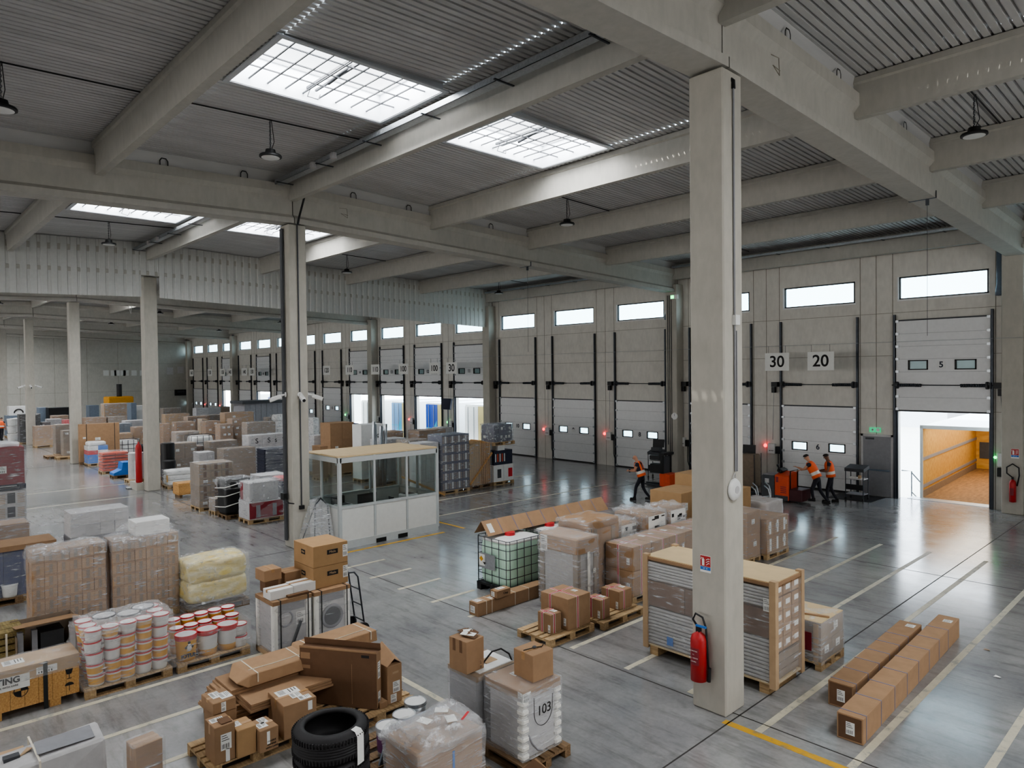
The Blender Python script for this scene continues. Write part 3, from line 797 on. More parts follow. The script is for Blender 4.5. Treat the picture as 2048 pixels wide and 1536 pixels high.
m = MB(); m.add([(CW/2+.003,.85,.50),(CW/2+.003,.95,.50),(CW/2+.003,.93,.42),(CW/2+.003,.87,.42)],[(0,1,2,3)]); m.bb(CW/2,CW/2+.003,.895,.905,.36,.42); m.bb(CW/2,CW/2+.003,.87,.93,.35,.36)
pts = [(CW/2+.003,.90+.06*math.cos(PI*q/8),.25+.05*math.sin(PI*q/8)) for q in range(9)]; m.add(pts,[tuple(range(9))]); m.bb(CW/2,CW/2+.003,.896,.904,.17,.25)
m.build('transport_symbols', M['ink'], cr)
wrap(cr, CW+.03, CL, .50, .71, 'film', True, .01)
# pallet of small paint pails
pa = thing('paint_pail_pallet','pallet stacked five high with small red-lidded paint pails under clear film','pallet of paint',(-12.44,3.02,0))
pp = D.objects.new('pallet',None); COL.objects.link(pp); pp.parent = pa; pallet_parts(pp,1.24,.8)
for k in range(5):
    for j in range(5):
        for i in range(3):
            if not (i == 2 or j == 0 or k == 4): continue
            if k == 4 and (i,j) in ((0,1),(0,2),(0,3),(1,1),(1,2),(1,3)): continue
            b = pail(pa, -.27+i*.27+R.uniform(-.012,.012)+(k-2)*.006, -.49+j*.245+R.uniform(-.015,.015)+(4-k)*(.012 if j<2 else -.006), .147+k*.176, .122, .176, 'white', 'yellow' if R.random()<.7 else 'white', 'redlid')
for (x,y) in ((-.2,-.22),(-.05,.10),(-.22,.36)):
    pail(pa, x, y, .147+4*.176+.01, .165, .2, 'white','white','dgrey','lgrey')
wrap(pa,.84,1.28,.13,1.03,'film',False,.03,off=.02); wrap(pa,.86,1.28,.95,1.06,'bag',True,.045,off=.0,nm='film_cover')
# pallet of large paint pails
pb = thing('paint_pail_pallet','pallet of large yellow-labelled paint pails, beside the tall pail stack','pallet of paint',(-12.43,4.32,0))
pp = D.objects.new('pallet',None); COL.objects.link(pp); pp.parent = pb; pallet_parts(pp,1.2,.8)
for k,y in enumerate((-.41,-.06,.28)):
    q = pail(pb,.21,y,.147,.17,.43,'yellow','yellow' if k == 0 else 'white','redlid','lgrey',lab_h=(.25,.82))
    MB().lathe([(.171,.345),(.173,.36),(.174,.385),(.174,.387)],(0,0,0),20).build('red_band',M['redlid'],q,smooth=True)
    if k == 0:
        text('JOTUN',.085,(.168,0,.10),ROT_RIGHT,M['navy2'],q,'lettering',bold=.004,ex=.004)
        m = MB(); m.sphere((.163,0,.235),.05,(.3,.8,1.3),12,8); m.build('emblem_body',M['white'],q,smooth=True)
        m = MB()
        for s in (-1,1):
            pts = [(.172,s*.02,.29),(.160,s*.075,.245),(.160,s*.06,.215),(.172,s*.03,.23)]; m.add(pts,[(0,1,2,3)])
        m.sphere((.163,0,.315),.025,(.4,1,1),10,6); m.build('emblem_wings',M['ink'],q)
for k in range(2):
    for j in (0,):
        pail(pb,.26,.47,.147+k*.2,.125,.19,'white','white','redlid'); 
for j in range(5):
    for k in range(2): pail(pb,-.10,-.46+j*.235,.147+.2*k+.06*k,.115,.2,'white','yellow','redlid')
    pail(pb,-.34,-.44+j*.235,.147+.34,.115,.2,'white','yellow','redlid')
wrap(pb,.82,1.22,.10,.60,'film',False,.02)
# two tall carton stacks in film
s1 = load('tall film-wrapped stack of small printed cartons, nearer the left edge',-15.15,2.2,.6,1.22,1.70,(2,6,7),'card','film',band='card_grey',jit=.004,stick=0)
s2 = load('tall film-wrapped stack of small printed cartons with white box on top',-15.12,3.50,.62,1.24,1.68,(2,6,7),'card','film',band='card_grey',jit=.004,stick=0)
wrap(s1,.58,1.20,1.52,1.72,'bag',True,.04,nm='film_top'); wrap(s2,.60,1.22,1.5,1.70,'bag',True,.035,nm='film_top')
wb = cbox('plain white carton on top of tall wrapped carton stack',-15.2,3.95,.5,.64,.28,1.70,m='white',tape=None)
# veil of film running from the white box down to the cartons
v = MB(); v.add([(-15.18,3.55,1.69),(-15.19,4.0,1.97),(-15.19,4.55,1.97),(-15.15,4.72,1.69),(-15.7,3.55,1.70),(-15.68,4.0,1.98),(-15.68,4.55,1.98)],[(0,1,4),(1,5,4),(0,3,2,1),(1,2,6,5)])
fh = v.build('film_hood',M['film'],s2,fix=False); fh.location = -Vector(s2.location)
# yellow bales
yb = thing('wrapped_bale','yellow sacks bulging in stretch film on pallet behind paint pails','pallet of goods',(-15.02,5.36,0))
pallet_mesh(1.25,.8).build('pallet',M['wood_dark'],yb); 
t = NT('yellow_sacks'); t.bsdf(srgb(220,206,140),.55); n = t.noise(t.coord((1,1,2.5)),2.5,4); t.link(t.ramp(n,[(.3,srgb(206,176,86)),(.5,srgb(222,208,150)),(.7,srgb(232,226,196))]),t.b.inputs['Base Color']); t.bump(n,.6,.05); M['ysack'] = t.m
for k in range(2):
    soft(yb,.84,1.22,.25+k*.42,.25+k*.42+.43,'ysack','sack_layer',.25,.03,k*9)
wrap(yb,.80,1.22,.02,.27,'film_hv',False,.03,nm='dark_under_wrap')
wrap(yb,.85,1.22,.24,1.10,'bag',True,.04)
# grey wrapped stack behind
load('grey film-wrapped pallet of flat cartons, farther left than white box stack',-18.2,3.4,.74,1.22,1.8,(1,4,6),'lgrey','film',stick=0,mats=['lgrey','grey','lgrey','grey','lgrey','lgrey'],jit=.012)
# left edge: red boxes above grey cartons, very tall
P = at(55,1100,0); zt = height_at(P,893); zm = height_at(P,968)
t = thing('tall_pallet_stack','very tall stack at left edge, red boxes on dark pallet over grey cartons','pallet of goods',(P.x-.5,P.y-.7,0))
pallet_mesh(1.4,1.0).build('pallet',M['wood_dark'],t)
cartons(t,1.0,1.4,.146,zm-.3,(1,2,4),'lgrey',band='dgrey')
d = pallet_mesh(1.4,1.0).build('upper_pallet',M['navy2'],t); d.location.z = zm-.12
cartons(t,.98,1.36,zm+.03,zt-zm-.03,(1,2,1),'redbox',nm='red_box')
sticker(t,'right',.98,1.36,1,.12,zm+.45,.2,.2)
wrap(t,1.0,1.4,.1,zt,'film',False,.03); 
soft(t,.9,1.2,zt,zt+.13,'film_white','film_roll_top',.5,.03)
# brown wrapped box at the left edge
P = at(60,1044,1.25)
load('brown film-wrapped carton load at left edge, before the red stack',P.x,P.y-1.25,.8,1.25,1.25,(1,2,3),'card','film_hv',stick=0)
P = at(118,1084,1.25)
t = load('dark pallet of blue bottles under a brown cardboard tray',P.x-.35,P.y-1.3,.8,1.3,1.25,None,'card',None,name='bottle_pallet')
m = MB()
cartons(t,.74,1.24,.146,1.0,(2,4,1),'dblue',nm='bottle_crate'); MB().bb(-.42,.42,-.66,.66,1.14,1.25).build('cardboard_tray',M['card'],t); wrap(t,.78,1.28,.1,1.2,'film',False)
# white buckets on a low pallet
P = at(47,1205,0)
pallet('low pallet carrying white buckets at the left edge',P.x,P.y-1.2,z=0,m='wood_dark')
for k,(dx,dy,lb) in enumerate(((.16,.2,'white bucket with wire handle on low pallet, nearer of the two'),(.42,.19,'white bucket on low pallet, tucked beside tall carton stack'),(.2,.56,'white bucket on low pallet, cut by the left picture edge'))):
    b = pail(None,P.x-dx,P.y-dy-.02,.147,.15,.27,'white','white','white',nm='white_bucket',handle=True); tag(b,lb,'bucket')
# treated timber bundle and open carton
P = at(48,1262,.55)
t = thing('timber_bundle','bundle of greenish treated timber planks with white band at left edge','timber',(P.x-.35,P.y-.95,0))
for k in range(5):
    for i in range(3):
        MB().box((-.24+i*.24,0,.10+k*.11),(.22,1.9+R.uniform(-.03,.03),.085)).build('plank',M['greenwood'],t)
for y in (-.6,.6): MB().box((0,y,.03),(.7,.08,.06)).build('bearer',M['wood_dark'],t)
straps(t,.74,1.9,.56,'strap_white',ys=(.70,),w=.015)
P = at(160,1237,.60)
t = thing('open_carton','torn open carton with grey posts inside, between timber and paint pails','box',(P.x-.35,P.y-.47,0))
m = MB(); m.bb(-.35,.35,-.46,-.45,.02,.5); m.bb(-.35,-.34,-.46,.46,.02,.6); m.bb(-.35,.35,.45,.46,.02,.6); m.bb(-.35,.35,-.46,.46,.02,.03); m.build('carton_body',M['card_grey'],t)
MB().box((.06,0,.60),(.62,.94,.012),rot=Euler((0,-.18,0)).to_matrix()).build('lid_flap',M['card'],t); 
for y in (-.4,-.2,.36): MB().bb(.22,.32,y-.04,y+.04,.03,.56).build('grey_post',M['grey'],t)
MB().bb(-.2,.2,-.1,.25,.05,.45).build('machine_part',M['dgrey'],t)
# ---- washing machines in transport film
def washer(label, x1, y0, w=.72, d=.72, z1=1.0, hose=False):
    t = thing('washing_machine',label,'washing machine',(x1-w/2,y0+d/2,0)); H = z1
    MB().bb(-w/2+.04,w/2-.04,-d/2+.04,d/2-.04,.08,H-.06).build('cabinet',M['lgrey'],t,bevel=.02)
    for sx in (-1,1):
        for sy in (-1,1):
            MB().box((sx*(w/2-.05),sy*(d/2-.05),H/2),(.1,.1,H-.1)).build('corner_post',M['eps'],t,bevel=.02)
    MB().bb(-w/2,w/2,-d/2,d/2,H-.07,H).build('cardboard_tray',M['card'],t); MB().bb(-w/2,w/2,-d/2,d/2,0,.09).build('base_tray',M['card_pale'],t)
    x = w/2-.035
    MB().bb(x-.01,x+.004,-d/2+.12,d/2-.12,H-.22,H-.09).build('control_panel',M['grey'],t)
    if not hose:
        m = MB(); m.tube([(x+.005,.19*math.cos(a),.5+.19*math.sin(a)) for a in [2*PI*q/28 for q in range(28)]],.03,8,closed=True); dr = m.build('door_ring',M['grey'],t,smooth=True)
        m = MB(); m.cyl((x-.01,0,.5),(x+.012,0,.5),.165,n=28); m.build('door_glass',M['dgrey'],dr)
    else:
        m = MB(); m.tube([(x+.01,-.12+.13*math.cos(a),.66+.13*math.sin(a)) for a in [2*PI*q/24 for q in range(24)]],.018,8,closed=True); m.build('coiled_hose',M['grey'],t,smooth=True)
        m = MB(); m.tube([(x+.01,.16,.56),(x+.01,.05,.3),(x+.01,-.02,.12)],.03,8); m.build('drain_hose',M['dgrey'],t,smooth=True)
    sticker(t,'right',w-.06,d,H,.02 if not hose else .22,.50 if not hose else .62,.17,.22); 
    straps(t,w,d,H,'strap_black',ys=(-d/2+.14,d/2-.07),w=.01)
    wrap(t,w-.03,d-.03,.08,H-.05,'film',False,.012)
    return t
washer('front-loading washer with round door, wrapped in film, below two brown boxes',-11.40,5.83)
washer('washer wrapped in film with coiled hose on its face, below white boxes',-11.42,5.07,hose=True)
for k,lb in enumerate(('brown box with dark name badge, lower of two on the washer','brown box with dark name badge, upper of two on the washer')):
    b = cbox(lb,-11.56,5.90,.76,.70,.385,1.004+k*.39,tape=None,m='card_yellow')
    for f,u,w in (('right',.05,.22),('front',.0,.16)):
        s = sticker(b,f,.76,.70,.385,u,.62,w,.085,lines=False,mat='ink',nm='name_badge')
    text('Miele',.062,(.385,.035,.24),ROT_RIGHT,M['card_pale'],b,'lettering'); text('Miele',.05,(.0,-.355,.24),ROT_FRONT,M['card_pale'],b,'lettering')
    sticker(b,'right',.76,.70,.385,.42,.56,.1,.22)
P = at(541,1203,1.0)
cbox('low white carton on the washer, nearer of two',P.x,P.y,.30,.42,.16,1.004,m='white',tape='y')
P2 = at(560,1190,1.0)
cbox('low white carton on the washer, farther of two',P.x-.03,P.y+.44,.32,.42,.165,1.004,m='white',tape='y')
P = at(536,1176,1.12)
cbox('small brown box perched on smaller carton over the washers',P.x-.10,P.y-.03,.36,.33,.2,1.2,m='card',tape='x',rz=.03)
cbox('little dark carton holding up small brown box on the washer',P.x-.12,P.y-.0,.22,.25,.19,1.004,m='card_dark',tape=None)
cbox('small brown box with white tape next to the badge boxes',P.x-.14,P.y+.38,.34,.42,.27,1.004,m='card',tape='y')
cbox('thin cardboard strip lying on front edge of washer carton',-11.44,5.36,.08,.40,.045,1.004,m='card_dark',tape=None)
# hand truck leaning by the washers
t = thing('hand_truck','black hand truck standing upright beside the washing machines','hand truck',(-11.6,6.85,0),PI/2)
m = MB()
for s in (-1,1): m.tube([(.02,s*.17,.05),(-.12,s*.17,1.1),(-.2,s*.17,1.2),(-.3,s*.14,1.2)],.016,8)
m.build('frame',M['dsteel'],t,smooth=True)
for z in (.25,.55,.85): MB().cyl((.0-.1*z,-.17,z),(0-.1*z,.17,z),.012).build('cross_bar',M['dsteel'],t)
MB().bb(.0,.26,-.22,.22,.0,.012).build('toe_plate',M['bluegrey'],t)
for s in (-1,1): MB().cyl((-.06,s*.2,.12),(-.06,s*.26,.12),.12,n=20).build('wheel',M['rubber'],t)
# ================================================================== NEAR MIDDLE: mixed loose goods
pallet('worn pallet under the four small parcels at bottom of picture',-8.6,3.0,m='wood')
b = cbox('upright carton with large white delivery note, front corner of worn pallet',-8.60,3.06,.33,.25,.46,.147,m='card'); sticker(b,'right',.33,.25,.46,.05,.55,.13,.2); sticker(b,'right',.33,.25,.46,.12,.18,.05,.16,lines=False); sticker(b,'top',.33,.25,.46,-.1,-.1,.12,.16)
MB().bb(-.02,.14,-.03,.10,.462,.475).build('loose_flap',M['card_dark'],b)
cbox('tall brown carton hidden behind upright parcel on worn pallet',-8.98,3.2,.37,.28,.45,.147,m='card',tape=None)
b = cbox('small taped parcel covered in white labels, highest on the worn pallet',-8.95,3.17,.40,.29,.145,.60,m='card',rz=.02); sticker(b,'top',.40,.29,.145,-.1,-.1,.2,.12); sticker(b,'top',.40,.29,.147,.12,.2,.2,.14); sticker(b,'right',.4,.29,.145,-.05,.5,.06,.12)
b = cbox('pale tan carton between two parcels on the worn pallet',-8.55,3.32,.32,.235,.35,.147,m='card_yellow'); sticker(b,'top',.32,.235,.35,-.1,-.25,.14,.09)
b = cbox('carton with printed lines and white tape at right on worn pallet',-8.47,3.56,.34,.245,.285,.147,m='card',rz=.03); sticker(b,'top',.34,.245,.285,.1,-.15,.14,.12); sticker(b,'top',.34,.245,.285,-.25,.1,.16,.1); sticker(b,'right',.34,.245,.285,-.05,.6,.04,.16,lines=False)
for k in range(3): text(('FRAGILE','HANDLE','WITH CARE')[k],.03,(.172,.03,.12-.04*k),ROT_RIGHT,M['ink'],b,'lettering',align='CENTER')
b = cbox('larger square carton with document pouch on top, behind printed carton',-8.55,3.94,.55,.45,.445,.147,m='card',rz=-.06); sticker(b,'top',.55,.45,.445,-.2,-.05,.18,.3); sticker(b,'top',.55,.45,.447,.12,.05,.15,.14); sticker(b,'top',.55,.45,.447,.36,.2,.12,.16); sticker(b,'right',.55,.45,.445,.3,.8,.06,.12,lines=False)
pallet('pallet under flat cardboard packs, left end',-9.5,3.55,.9,1.2,m='wood_dark'); pallet('pallet under flat cardboard packs, far end',-9.5,4.85,.9,1.2,m='wood_dark')
def flat(label,x1,y0,wx,wy,h,z,rz=0,m='card'):
    t = thing('flat_cardboard_pack',label,'cardboard',(x1-wx/2,y0+wy/2,z),rz)
    for k in range(max(1,round(h/.035))):
        MB().box((R.uniform(-.02,.02),R.uniform(-.03,.03),.0175+k*.035),(wx-.02*k,wy-.03*k,.030)).build('sheet',M[m],t)
    return t
flat('flat cardboard pack lying lowest on two pallets',-9.32,3.5,1.1,2.5,.28,.147,.02); a = flat('flat cardboard pack, second layer, with torn front corner',-9.0,3.66,1.12,1.75,.10,.43,-.02); sticker(a,'top',1.1,1.7,.10,-.38,-.42,.12,.08,lines=False)
flat('flat cardboard pack upper layer under string-tied parcel',-9.45,3.6,.62,2.2,.07,.535,.0)
def tied(label,x1,y0,wx,wy,h,z,rz=0):
    t = thing('string_tied_parcel',label,'parcel',(x1-wx/2,y0+wy/2,z),rz)
    m = MB(); a,b = wx/2,wy/2
    m.add([(-a,-b+.1,0),(a*.9,-b+.12,0),(a*.9,b,0),(-a,b,0),(-a*.95,-b+.14,h),(a*.78,-b+.18,h),(a*.8,b,h),(-a*.95,b,h),(-.3*a,-b,h*.4),(.5*a,-b,h*.35)],[(3,2,1,0),(4,5,6,7),(1,2,6,5),(2,3,7,6),(3,0,4,7),(0,1,9,8),(8,9,5,4),(0,8,4),(1,5,9)])
    m.build('wrapped_body',M['card'],t,bevel=.01)
    straps(t,wx*.86,wy,h+.002,'strap_white',ys=(-wy/2+.26,wy/2-.12),w=.008,nm='string'); MB().tube([(.1,-wy/2+.2,h+.006),(.12,0,h+.006),(.1,wy/2-.05,h+.006)],.006,5).build('string_long',M['strap_white'],t)
    return t
tied('string-tied cardboard parcel, near one of two, on flat packs',-9.34,3.68,.66,1.05,.16,.61); tied('string-tied cardboard parcel, far one behind television carton',-9.72,4.75,.62,1.35,.17,.52,.05)
pallet('pallet beneath the large dark television carton',-8.32,4.62,.95,1.25,m='wood')
# television carton, turned
ang = math.atan2(.66,1.0); L = 1.20; ctr = Vector((-8.91,4.89,0))+Vector((-.055,.075,0))
t = thing('television_carton','large flat dark brown carton standing on edge, open top flap','box',(ctr.x,ctr.y,.147),ang)
m = MB(); T_ = .15; Hh = .80
m.bb(-L/2,L/2,-T_/2,T_/2,0,Hh); m.build('carton_body',M['card_dark'],t,bevel=.006)
MB().box((0,T_/2-.0,Hh+.045),(L,.008,.10),rot=Euler((.15,0,0)).to_matrix()).build('top_flap',M['card_dark'],t)
MB().box((0,-T_/2,Hh+.012),(L,.006,.03)).build('top_lip',M['card'],t)
MB().bb(L/2,L/2+.003,-T_/2+.005,T_/2-.005,.02,Hh).build('end_panel',M['card'],t)
sticker(t,'right',L+.006,T_,Hh,0,.68,.08,.24); sticker(t,'right',L+.006,T_,Hh,0,.20,.08,.16); sticker(t,'front',L,T_,Hh,-.42,.86,.15,.09,lines=False,mat='card'); sticker(t,'front',L,T_,Hh,-.42,.66,.15,.05,lines=False,mat='card'); sticker(t,'front',L,T_,Hh,.36,.93,.12,.04,lines=False,mat='ink',nm='printed_badge')
MB().quad((.22,-T_/2-.003,.05),(.226,-T_/2-.003,.05),(.226,-T_/2-.003,.62),(.22,-T_/2-.003,.62)).build('printed_line',M['card'],t)
b = cbox('brown carton with raised slanted lid flap, behind the dark television carton',-8.43,5.42,.50,.245,.55,.147,tape=None)
MB().add([(-.25,-.12,.55),(.25,-.12,.55),(.22,.02,.63),(-.27,.12,.72)],[(0,1,2,3)]).build('lid_flap',M['card'],b); MB().add([(-.27,.12,.72),(.22,.02,.63),(.25,.12,.55),(-.25,.12,.55)],[(0,1,2,3)]).build('lid_flap',M['card'],b)
sticker(b,'right',.5,.245,.55,.1,.42,.12,.16); sticker(b,'right',.5,.245,.55,-.1,.14,.1,.12); sticker(b,'right',.5,.245,.55,.05,.8,.1,.03,lines=False,mat='card_pale')
cbox('tiny flat carton on pallet edge by the television carton',-8.40,5.28,.16,.12,.09,.147,m='card',tape=None)
# tyres, four high
pallet('pallet carrying the stack of tyres',-6.05,2.95,.9,1.2,m='wood_dark')
def tyre_mesh(r,w):
    ri = r*.67
    prof = [(ri,.03),(ri+.01,.0),(r*.80,-.0),(r*.93,.02),(r*.985,.05),(r,.075)]
    k = 5
    for q in range(k):
        z0 = .075+q*(w-.15)/k; z1 = .075+(q+1)*(w-.15)/k
        prof += [(r,z0+.006),(r,z1-.012),(r-.012,z1-.010),(r-.012,z1-.002)]
    prof += [(r,w-.075),(r*.985,w-.05),(r*.93,w-.02),(r*.80,w),(ri+.01,w),(ri,w-.03),(ri+.03,w-.05),(ri+.05,w*.5),(ri+.03,.05)]
    m = MB(); n = 48; vs = []; K = len(prof)
    for (a,z) in prof:
        for j in range(n): vs.append((a*math.cos(2*PI*j/n),a*math.sin(2*PI*j/n),z))
    fs = [(i*n+j,i*n+(j+1)%n,((i+1)%K)*n+(j+1)%n,((i+1)%K)*n+j) for i in range(K) for j in range(n)]
    m.add(vs,fs)
    return m
TX,TY = -6.52,3.50; ty = []
for k,lb in enumerate(('car tyre at the bottom of the stack','car tyre second from the bottom of the stack','car tyre third from bottom, just below top one','top car tyre of the stack with white paper sleeve on its tread')):
    t = thing('car_tyre',lb,'tyre',(TX+(k%2)*.01,TY-(k%2)*.012,.147+k*.288))
    if k == 0: tm = tyre_mesh(.385,.286).build('tyre_body',M['rubber'],t,smooth=True)
    else: c = tm.copy(); COL.objects.link(c); c.parent = t
    m = MB()
    for j in range(72):
        a = 2*PI*j/72; m.box((.384*math.cos(a),.384*math.sin(a),.06),(.012,.012,.05),a); m.box((.384*math.cos(a),.384*math.sin(a),.226),(.012,.012,.05),a)
    m.build('tread',M['rubber'],t)
    if k == 3:
        m = MB(); a0 = .12
        pr_ = [(.27,.24),(.30,.289),(.36,.28),(.391,.24),(.392,.10),(.392,-.05)]
        vs = []
        for (r_,z) in pr_:
            for q in range(7): a = a0+.26*(q/6)+.1; vs.append((r_*math.cos(a),r_*math.sin(a),z))
        m.add(vs,[(i*7+q,i*7+q+1,(i+1)*7+q+1,(i+1)*7+q) for i in range(5) for q in range(6)]); m.build('paper_sleeve',M['paper'],t,fix=False)
    if k == 2:
        m = MB(); vs = []
        for z in (.02,.2):
            for q in range(7): a = -.62+.22*q/6; vs.append((.392*math.cos(a),.392*math.sin(a),z))
        m.add(vs,[(q,q+1,7+q+1,7+q) for q in range(6)]); m.build('paper_label',M['paper'],t,fix=False)
# pallets, pails, wrapped carton
pallet('weathered pallet holding three metal pails',-6.95,4.35,1.0,1.35,m='wood_dark'); pallet('pallet under crumple-wrapped carton',-5.98,4.25,.85,1.2,m='wood_dark')
for (x,y,lb,pu) in ((-7.36,4.72,'metal paint pail with purple label, nearest of three',True),(-7.45,5.03,'metal pail, middle of three, partly behind grey panel',False),(-7.64,5.34,'metal pail, farthest of three, wire handle up',False)):
    p = pail(None,x,y,.147,.145,.37,'steel','purple' if pu else 'steel','steel','white',nm='metal_pail'); tag(p,lb,'pail')
    p.rotation_euler.z = .3
    MB().tube([(.15*math.cos(a),.15*math.sin(a),.33+.0*a) for a in [PI*q/12 for q in range(13)]],.004,5).build('handle',M['dsteel'],p)
t = thing('leaning_sheet','grey panel leaning between metal pails and crumple-wrapped carton','panel',(-7.06,4.85,.148)); MB().box((0,0,.30),(.03,.75,.62),rot=Euler((0,.42,.0)).to_matrix()).build('panel_sheet',M['bluegrey'],t,bevel=.004); MB().box((-.02,.0,.33),(.012,.73,.012),rot=Euler((0,.42,0)).to_matrix()).build('panel_rib',M['dgrey'],t)
t = thing('wrapped_carton','brown carton in crumpled shiny film with torn labels on top','box',(-6.45,4.77,.147))
MB().bb(-.33,.33,-.46,.46,0,.62).build('carton_body',M['card'],t,bevel=.02)
wrap(t,.68,.94,0,.66,'film_hv',False,.02); wrap(t,.66,.92,.56,.68,'bag',True,.07,off=.01,nm='crumpled_cover',n=60); wrap(t,.60,.86,.60,.73,'bag',True,.09,off=0,nm='crumpled_cover',n=60)
for (x,y,a) in ((-.05,-.1,.3),(.12,.15,-.4),(-.12,.2,.8)): MB().box((x,y,.745),(.16,.12,.004),a).build('torn_label',M['paper'],t)
MB().box((.2,.3,.755),(.03,.2,.004),.5).build('red_tape',M['redlid'],t)
MB().bb(.335,.34,.0,.03,.1,.5).build('blue_tape',M['blue'],t)
# two boxed appliances on a pallet
pallet('pallet beneath the two white wrapped appliances',-5.92,5.72,1.5,.8,m='wood_dark')
t = thing('boxed_appliance','white film-wrapped appliance with polystyrene corner posts, handwritten number on its side','appliance',(-6.37,6.12,.147))
W_,D_,H_ = .70,.68,.86
MB().bb(-W_/2+.04,W_/2-.03,-D_/2+.04,D_/2-.04,.0,H_-.1).build('cabinet',M['lgrey'],t,bevel=.02)
for sy in (-1,1):
    m = MB()
    for q in range(7): m.box((W_/2-.05,sy*(D_/2-.05),.05+q*.11),(.12,.12,.075)); m.box((W_/2-.06,sy*(D_/2-.06),.10+q*.11),(.09,.09,.05))
    m.build('foam_post',M['eps'],t,bevel=.02)
MB().bb(-W_/2,W_/2,-D_/2,D_/2,H_-.12,H_).build('cardboard_cap',M['card'],t,bevel=.01); sticker(t,'top',W_,D_,H_,-.15,-.05,.12,.1); sticker(t,'front',W_,D_,H_,.44,.92,.08,.12); sticker(t,'right',W_,D_,H_,-.40,.91,.14,.12)
text('103',.17,(W_/2+.014,.02,.55),ROT_RIGHT,M['ink'],t,'handwritten_number'); m = MB()
pts = [(W_/2+.014,.0+.16*math.cos(a),.55+.19*math.sin(a)) for a in [PI*.95+PI*1.0*q/16 for q in range(17)]]; m.tube([(W_/2+.014,-.16,.74)]+pts+[(W_/2+.014,.17,.7)],.004,4); m.build('drawn_loop',M['ink'],t)
m = MB(); m.tube([(W_/2,.0-.24,.3),(W_/2+.01,-.2,.2),(W_/2+.01,-.1,.08),(W_/2,.0,.03)],.012,6); m.build('drain_hose',M['grey'],t,smooth=True)
wrap(t,W_-.01,D_-.01,0,H_-.05,'film_hv',False,.012); wrap(t,W_,D_,H_-.14,H_,'film',True,.01,nm='film_top')
t = thing('boxed_appliance','grey film-wrapped appliance with open white top and black hose','appliance',(-7.06,6.02,.147))
MB().bb(-.29,.29,-.33,.33,0,.84).build('cabinet',M['grey'],t,bevel=.015); MB().bb(-.30,.30,-.34,.34,.78,.85).build('cardboard_rim',M['card_grey'],t); MB().bb(-.25,.25,-.25,.33,.85,.862).build('white_lid',M['white'],t); MB().bb(-.05,.1,.0,.2,.862,.867).build('label_sheet',M['card_pale'],t)
MB().tube([(.05,-.02,.86),(.1,.1,1.0),(.15,.22,1.02),(.22,.3,.95),(.24,.33,.86)],.012,8).build('hose',M['black'],t,smooth=True); sticker(t,'right',.58,.66,.84,-.05,.75,.1,.16)
wrap(t,.58,.66,0,.84,'film',False,.012)
b = cbox('battered tall carton with torn taped top, on the grey appliance',-6.88,5.60,.34,.31,.42,1.012,m='card',tape=None,rz=.05)
m = MB()
for q in range(7): a = R.uniform(0,PI); m.box((R.uniform(-.13,.13),R.uniform(-.12,.12),.43+R.uniform(0,.02)),(.14,.1,.008),rot=Euler((R.uniform(-.4,.4),R.uniform(-.4,.4),a)).to_matrix())
m.build('torn_flaps',M['card_dark'],b); MB().box((.02,.02,.452),(.2,.12,.004),.4).build('paper_label',M['paper'],b); MB().box((-.06,.08,.458),(.12,.08,.004),1).build('paper_label',M['paper'],b)
for x in (-.07,.06): MB().bb(x-.025,x+.025,-.158,-.155,.26,.42).build('tape_strip',M['card_dark'],b)
sticker(b,'right',.34,.31,.42,.30,.16,.05,.12,lines=True,mat='card')
b = cbox('cube carton with tied cord on top, on the white appliance',-6.10,6.05,.36,.36,.345,1.012,m='card',tape='y',rz=-.03)
MB().tube([(-.02,-.18,.30),(-.02,-.15,.352),(.02,0,.36),(.05,.1,.352),(.02,.16,.36)],.006,5).build('cord',M['ink'],b); MB().sphere((.02,.0,.365),.028,(1,1,.6)).build('cord_knot',M['dgrey'],b)
t = thing('flattened_carton','flattened brown cardboard leaning at pallet foot, bottom of picture','cardboard',(-5.75,5.72,.0)); MB().box((0,0,.09),(.42,.5,.012),rot=Euler((0,.35,.1)).to_matrix()).build('sheet',M['card'],t); MB().box((.02,.02,.11),(.40,.42,.010),rot=Euler((0,.35,.25)).to_matrix()).build('sheet',M['card_dark'],t)
# bottom-left foreground: a ladder-like grey housing, a carton and a wooden block
P = at(240,1470,.75)
t = thing('grey_housing','pale grey moulded housing with white cord, cut by bottom edge','housing',(P.x-.46,P.y-.64,.0))
m = MB(); m.add([(-.35,-.6,0),(.35,-.6,0),(.35,.55,0),(-.35,.55,0),(-.33,-.58,.60),(.25,-.58,.64),(.40,.50,.75),(-.20,.55,.72)],[(3,2,1,0),(4,5,6,7),(0,1,5,4),(1,2,6,5),(2,3,7,6),(3,0,4,7)]); m.build('shell',M['lgrey'],t,bevel=.03)
m = MB(); m.add([(-.16,-.1,.705),(.2,-.12,.71),(.3,.42,.755),(-.1,.45,.735)],[(0,1,2,3)]); m.build('inset_panel',M['grey'],t,fix=False); MB().bb(-.1,.0,-.4,-.25,.64,.68).build('latch',M['dgrey'],t)
straps(t,.72,1.1,.70,'strap_white',ys=(-.12,),w=.01,nm='cord')
P = at(303,1500,.55)
b = cbox('narrow brown carton wrapped in shiny tape, bottom edge of picture',P.x+.04,P.y-.20,.26,.30,.66,0,m='card',rz=.12); wrap(b,.25,.33,.1,.665,'film',True,.008)
P = at(62,1515,.6)
b = cbox('brown carton with lifted flap at bottom left corner',P.x,P.y-.5,.5,.5,.55,0,m='card_pale'); MB().box((.1,.1,.60),(.35,.3,.008),rot=Euler((.3,-.3,.2)).to_matrix()).build('lid_flap',M['card_pale'],b)
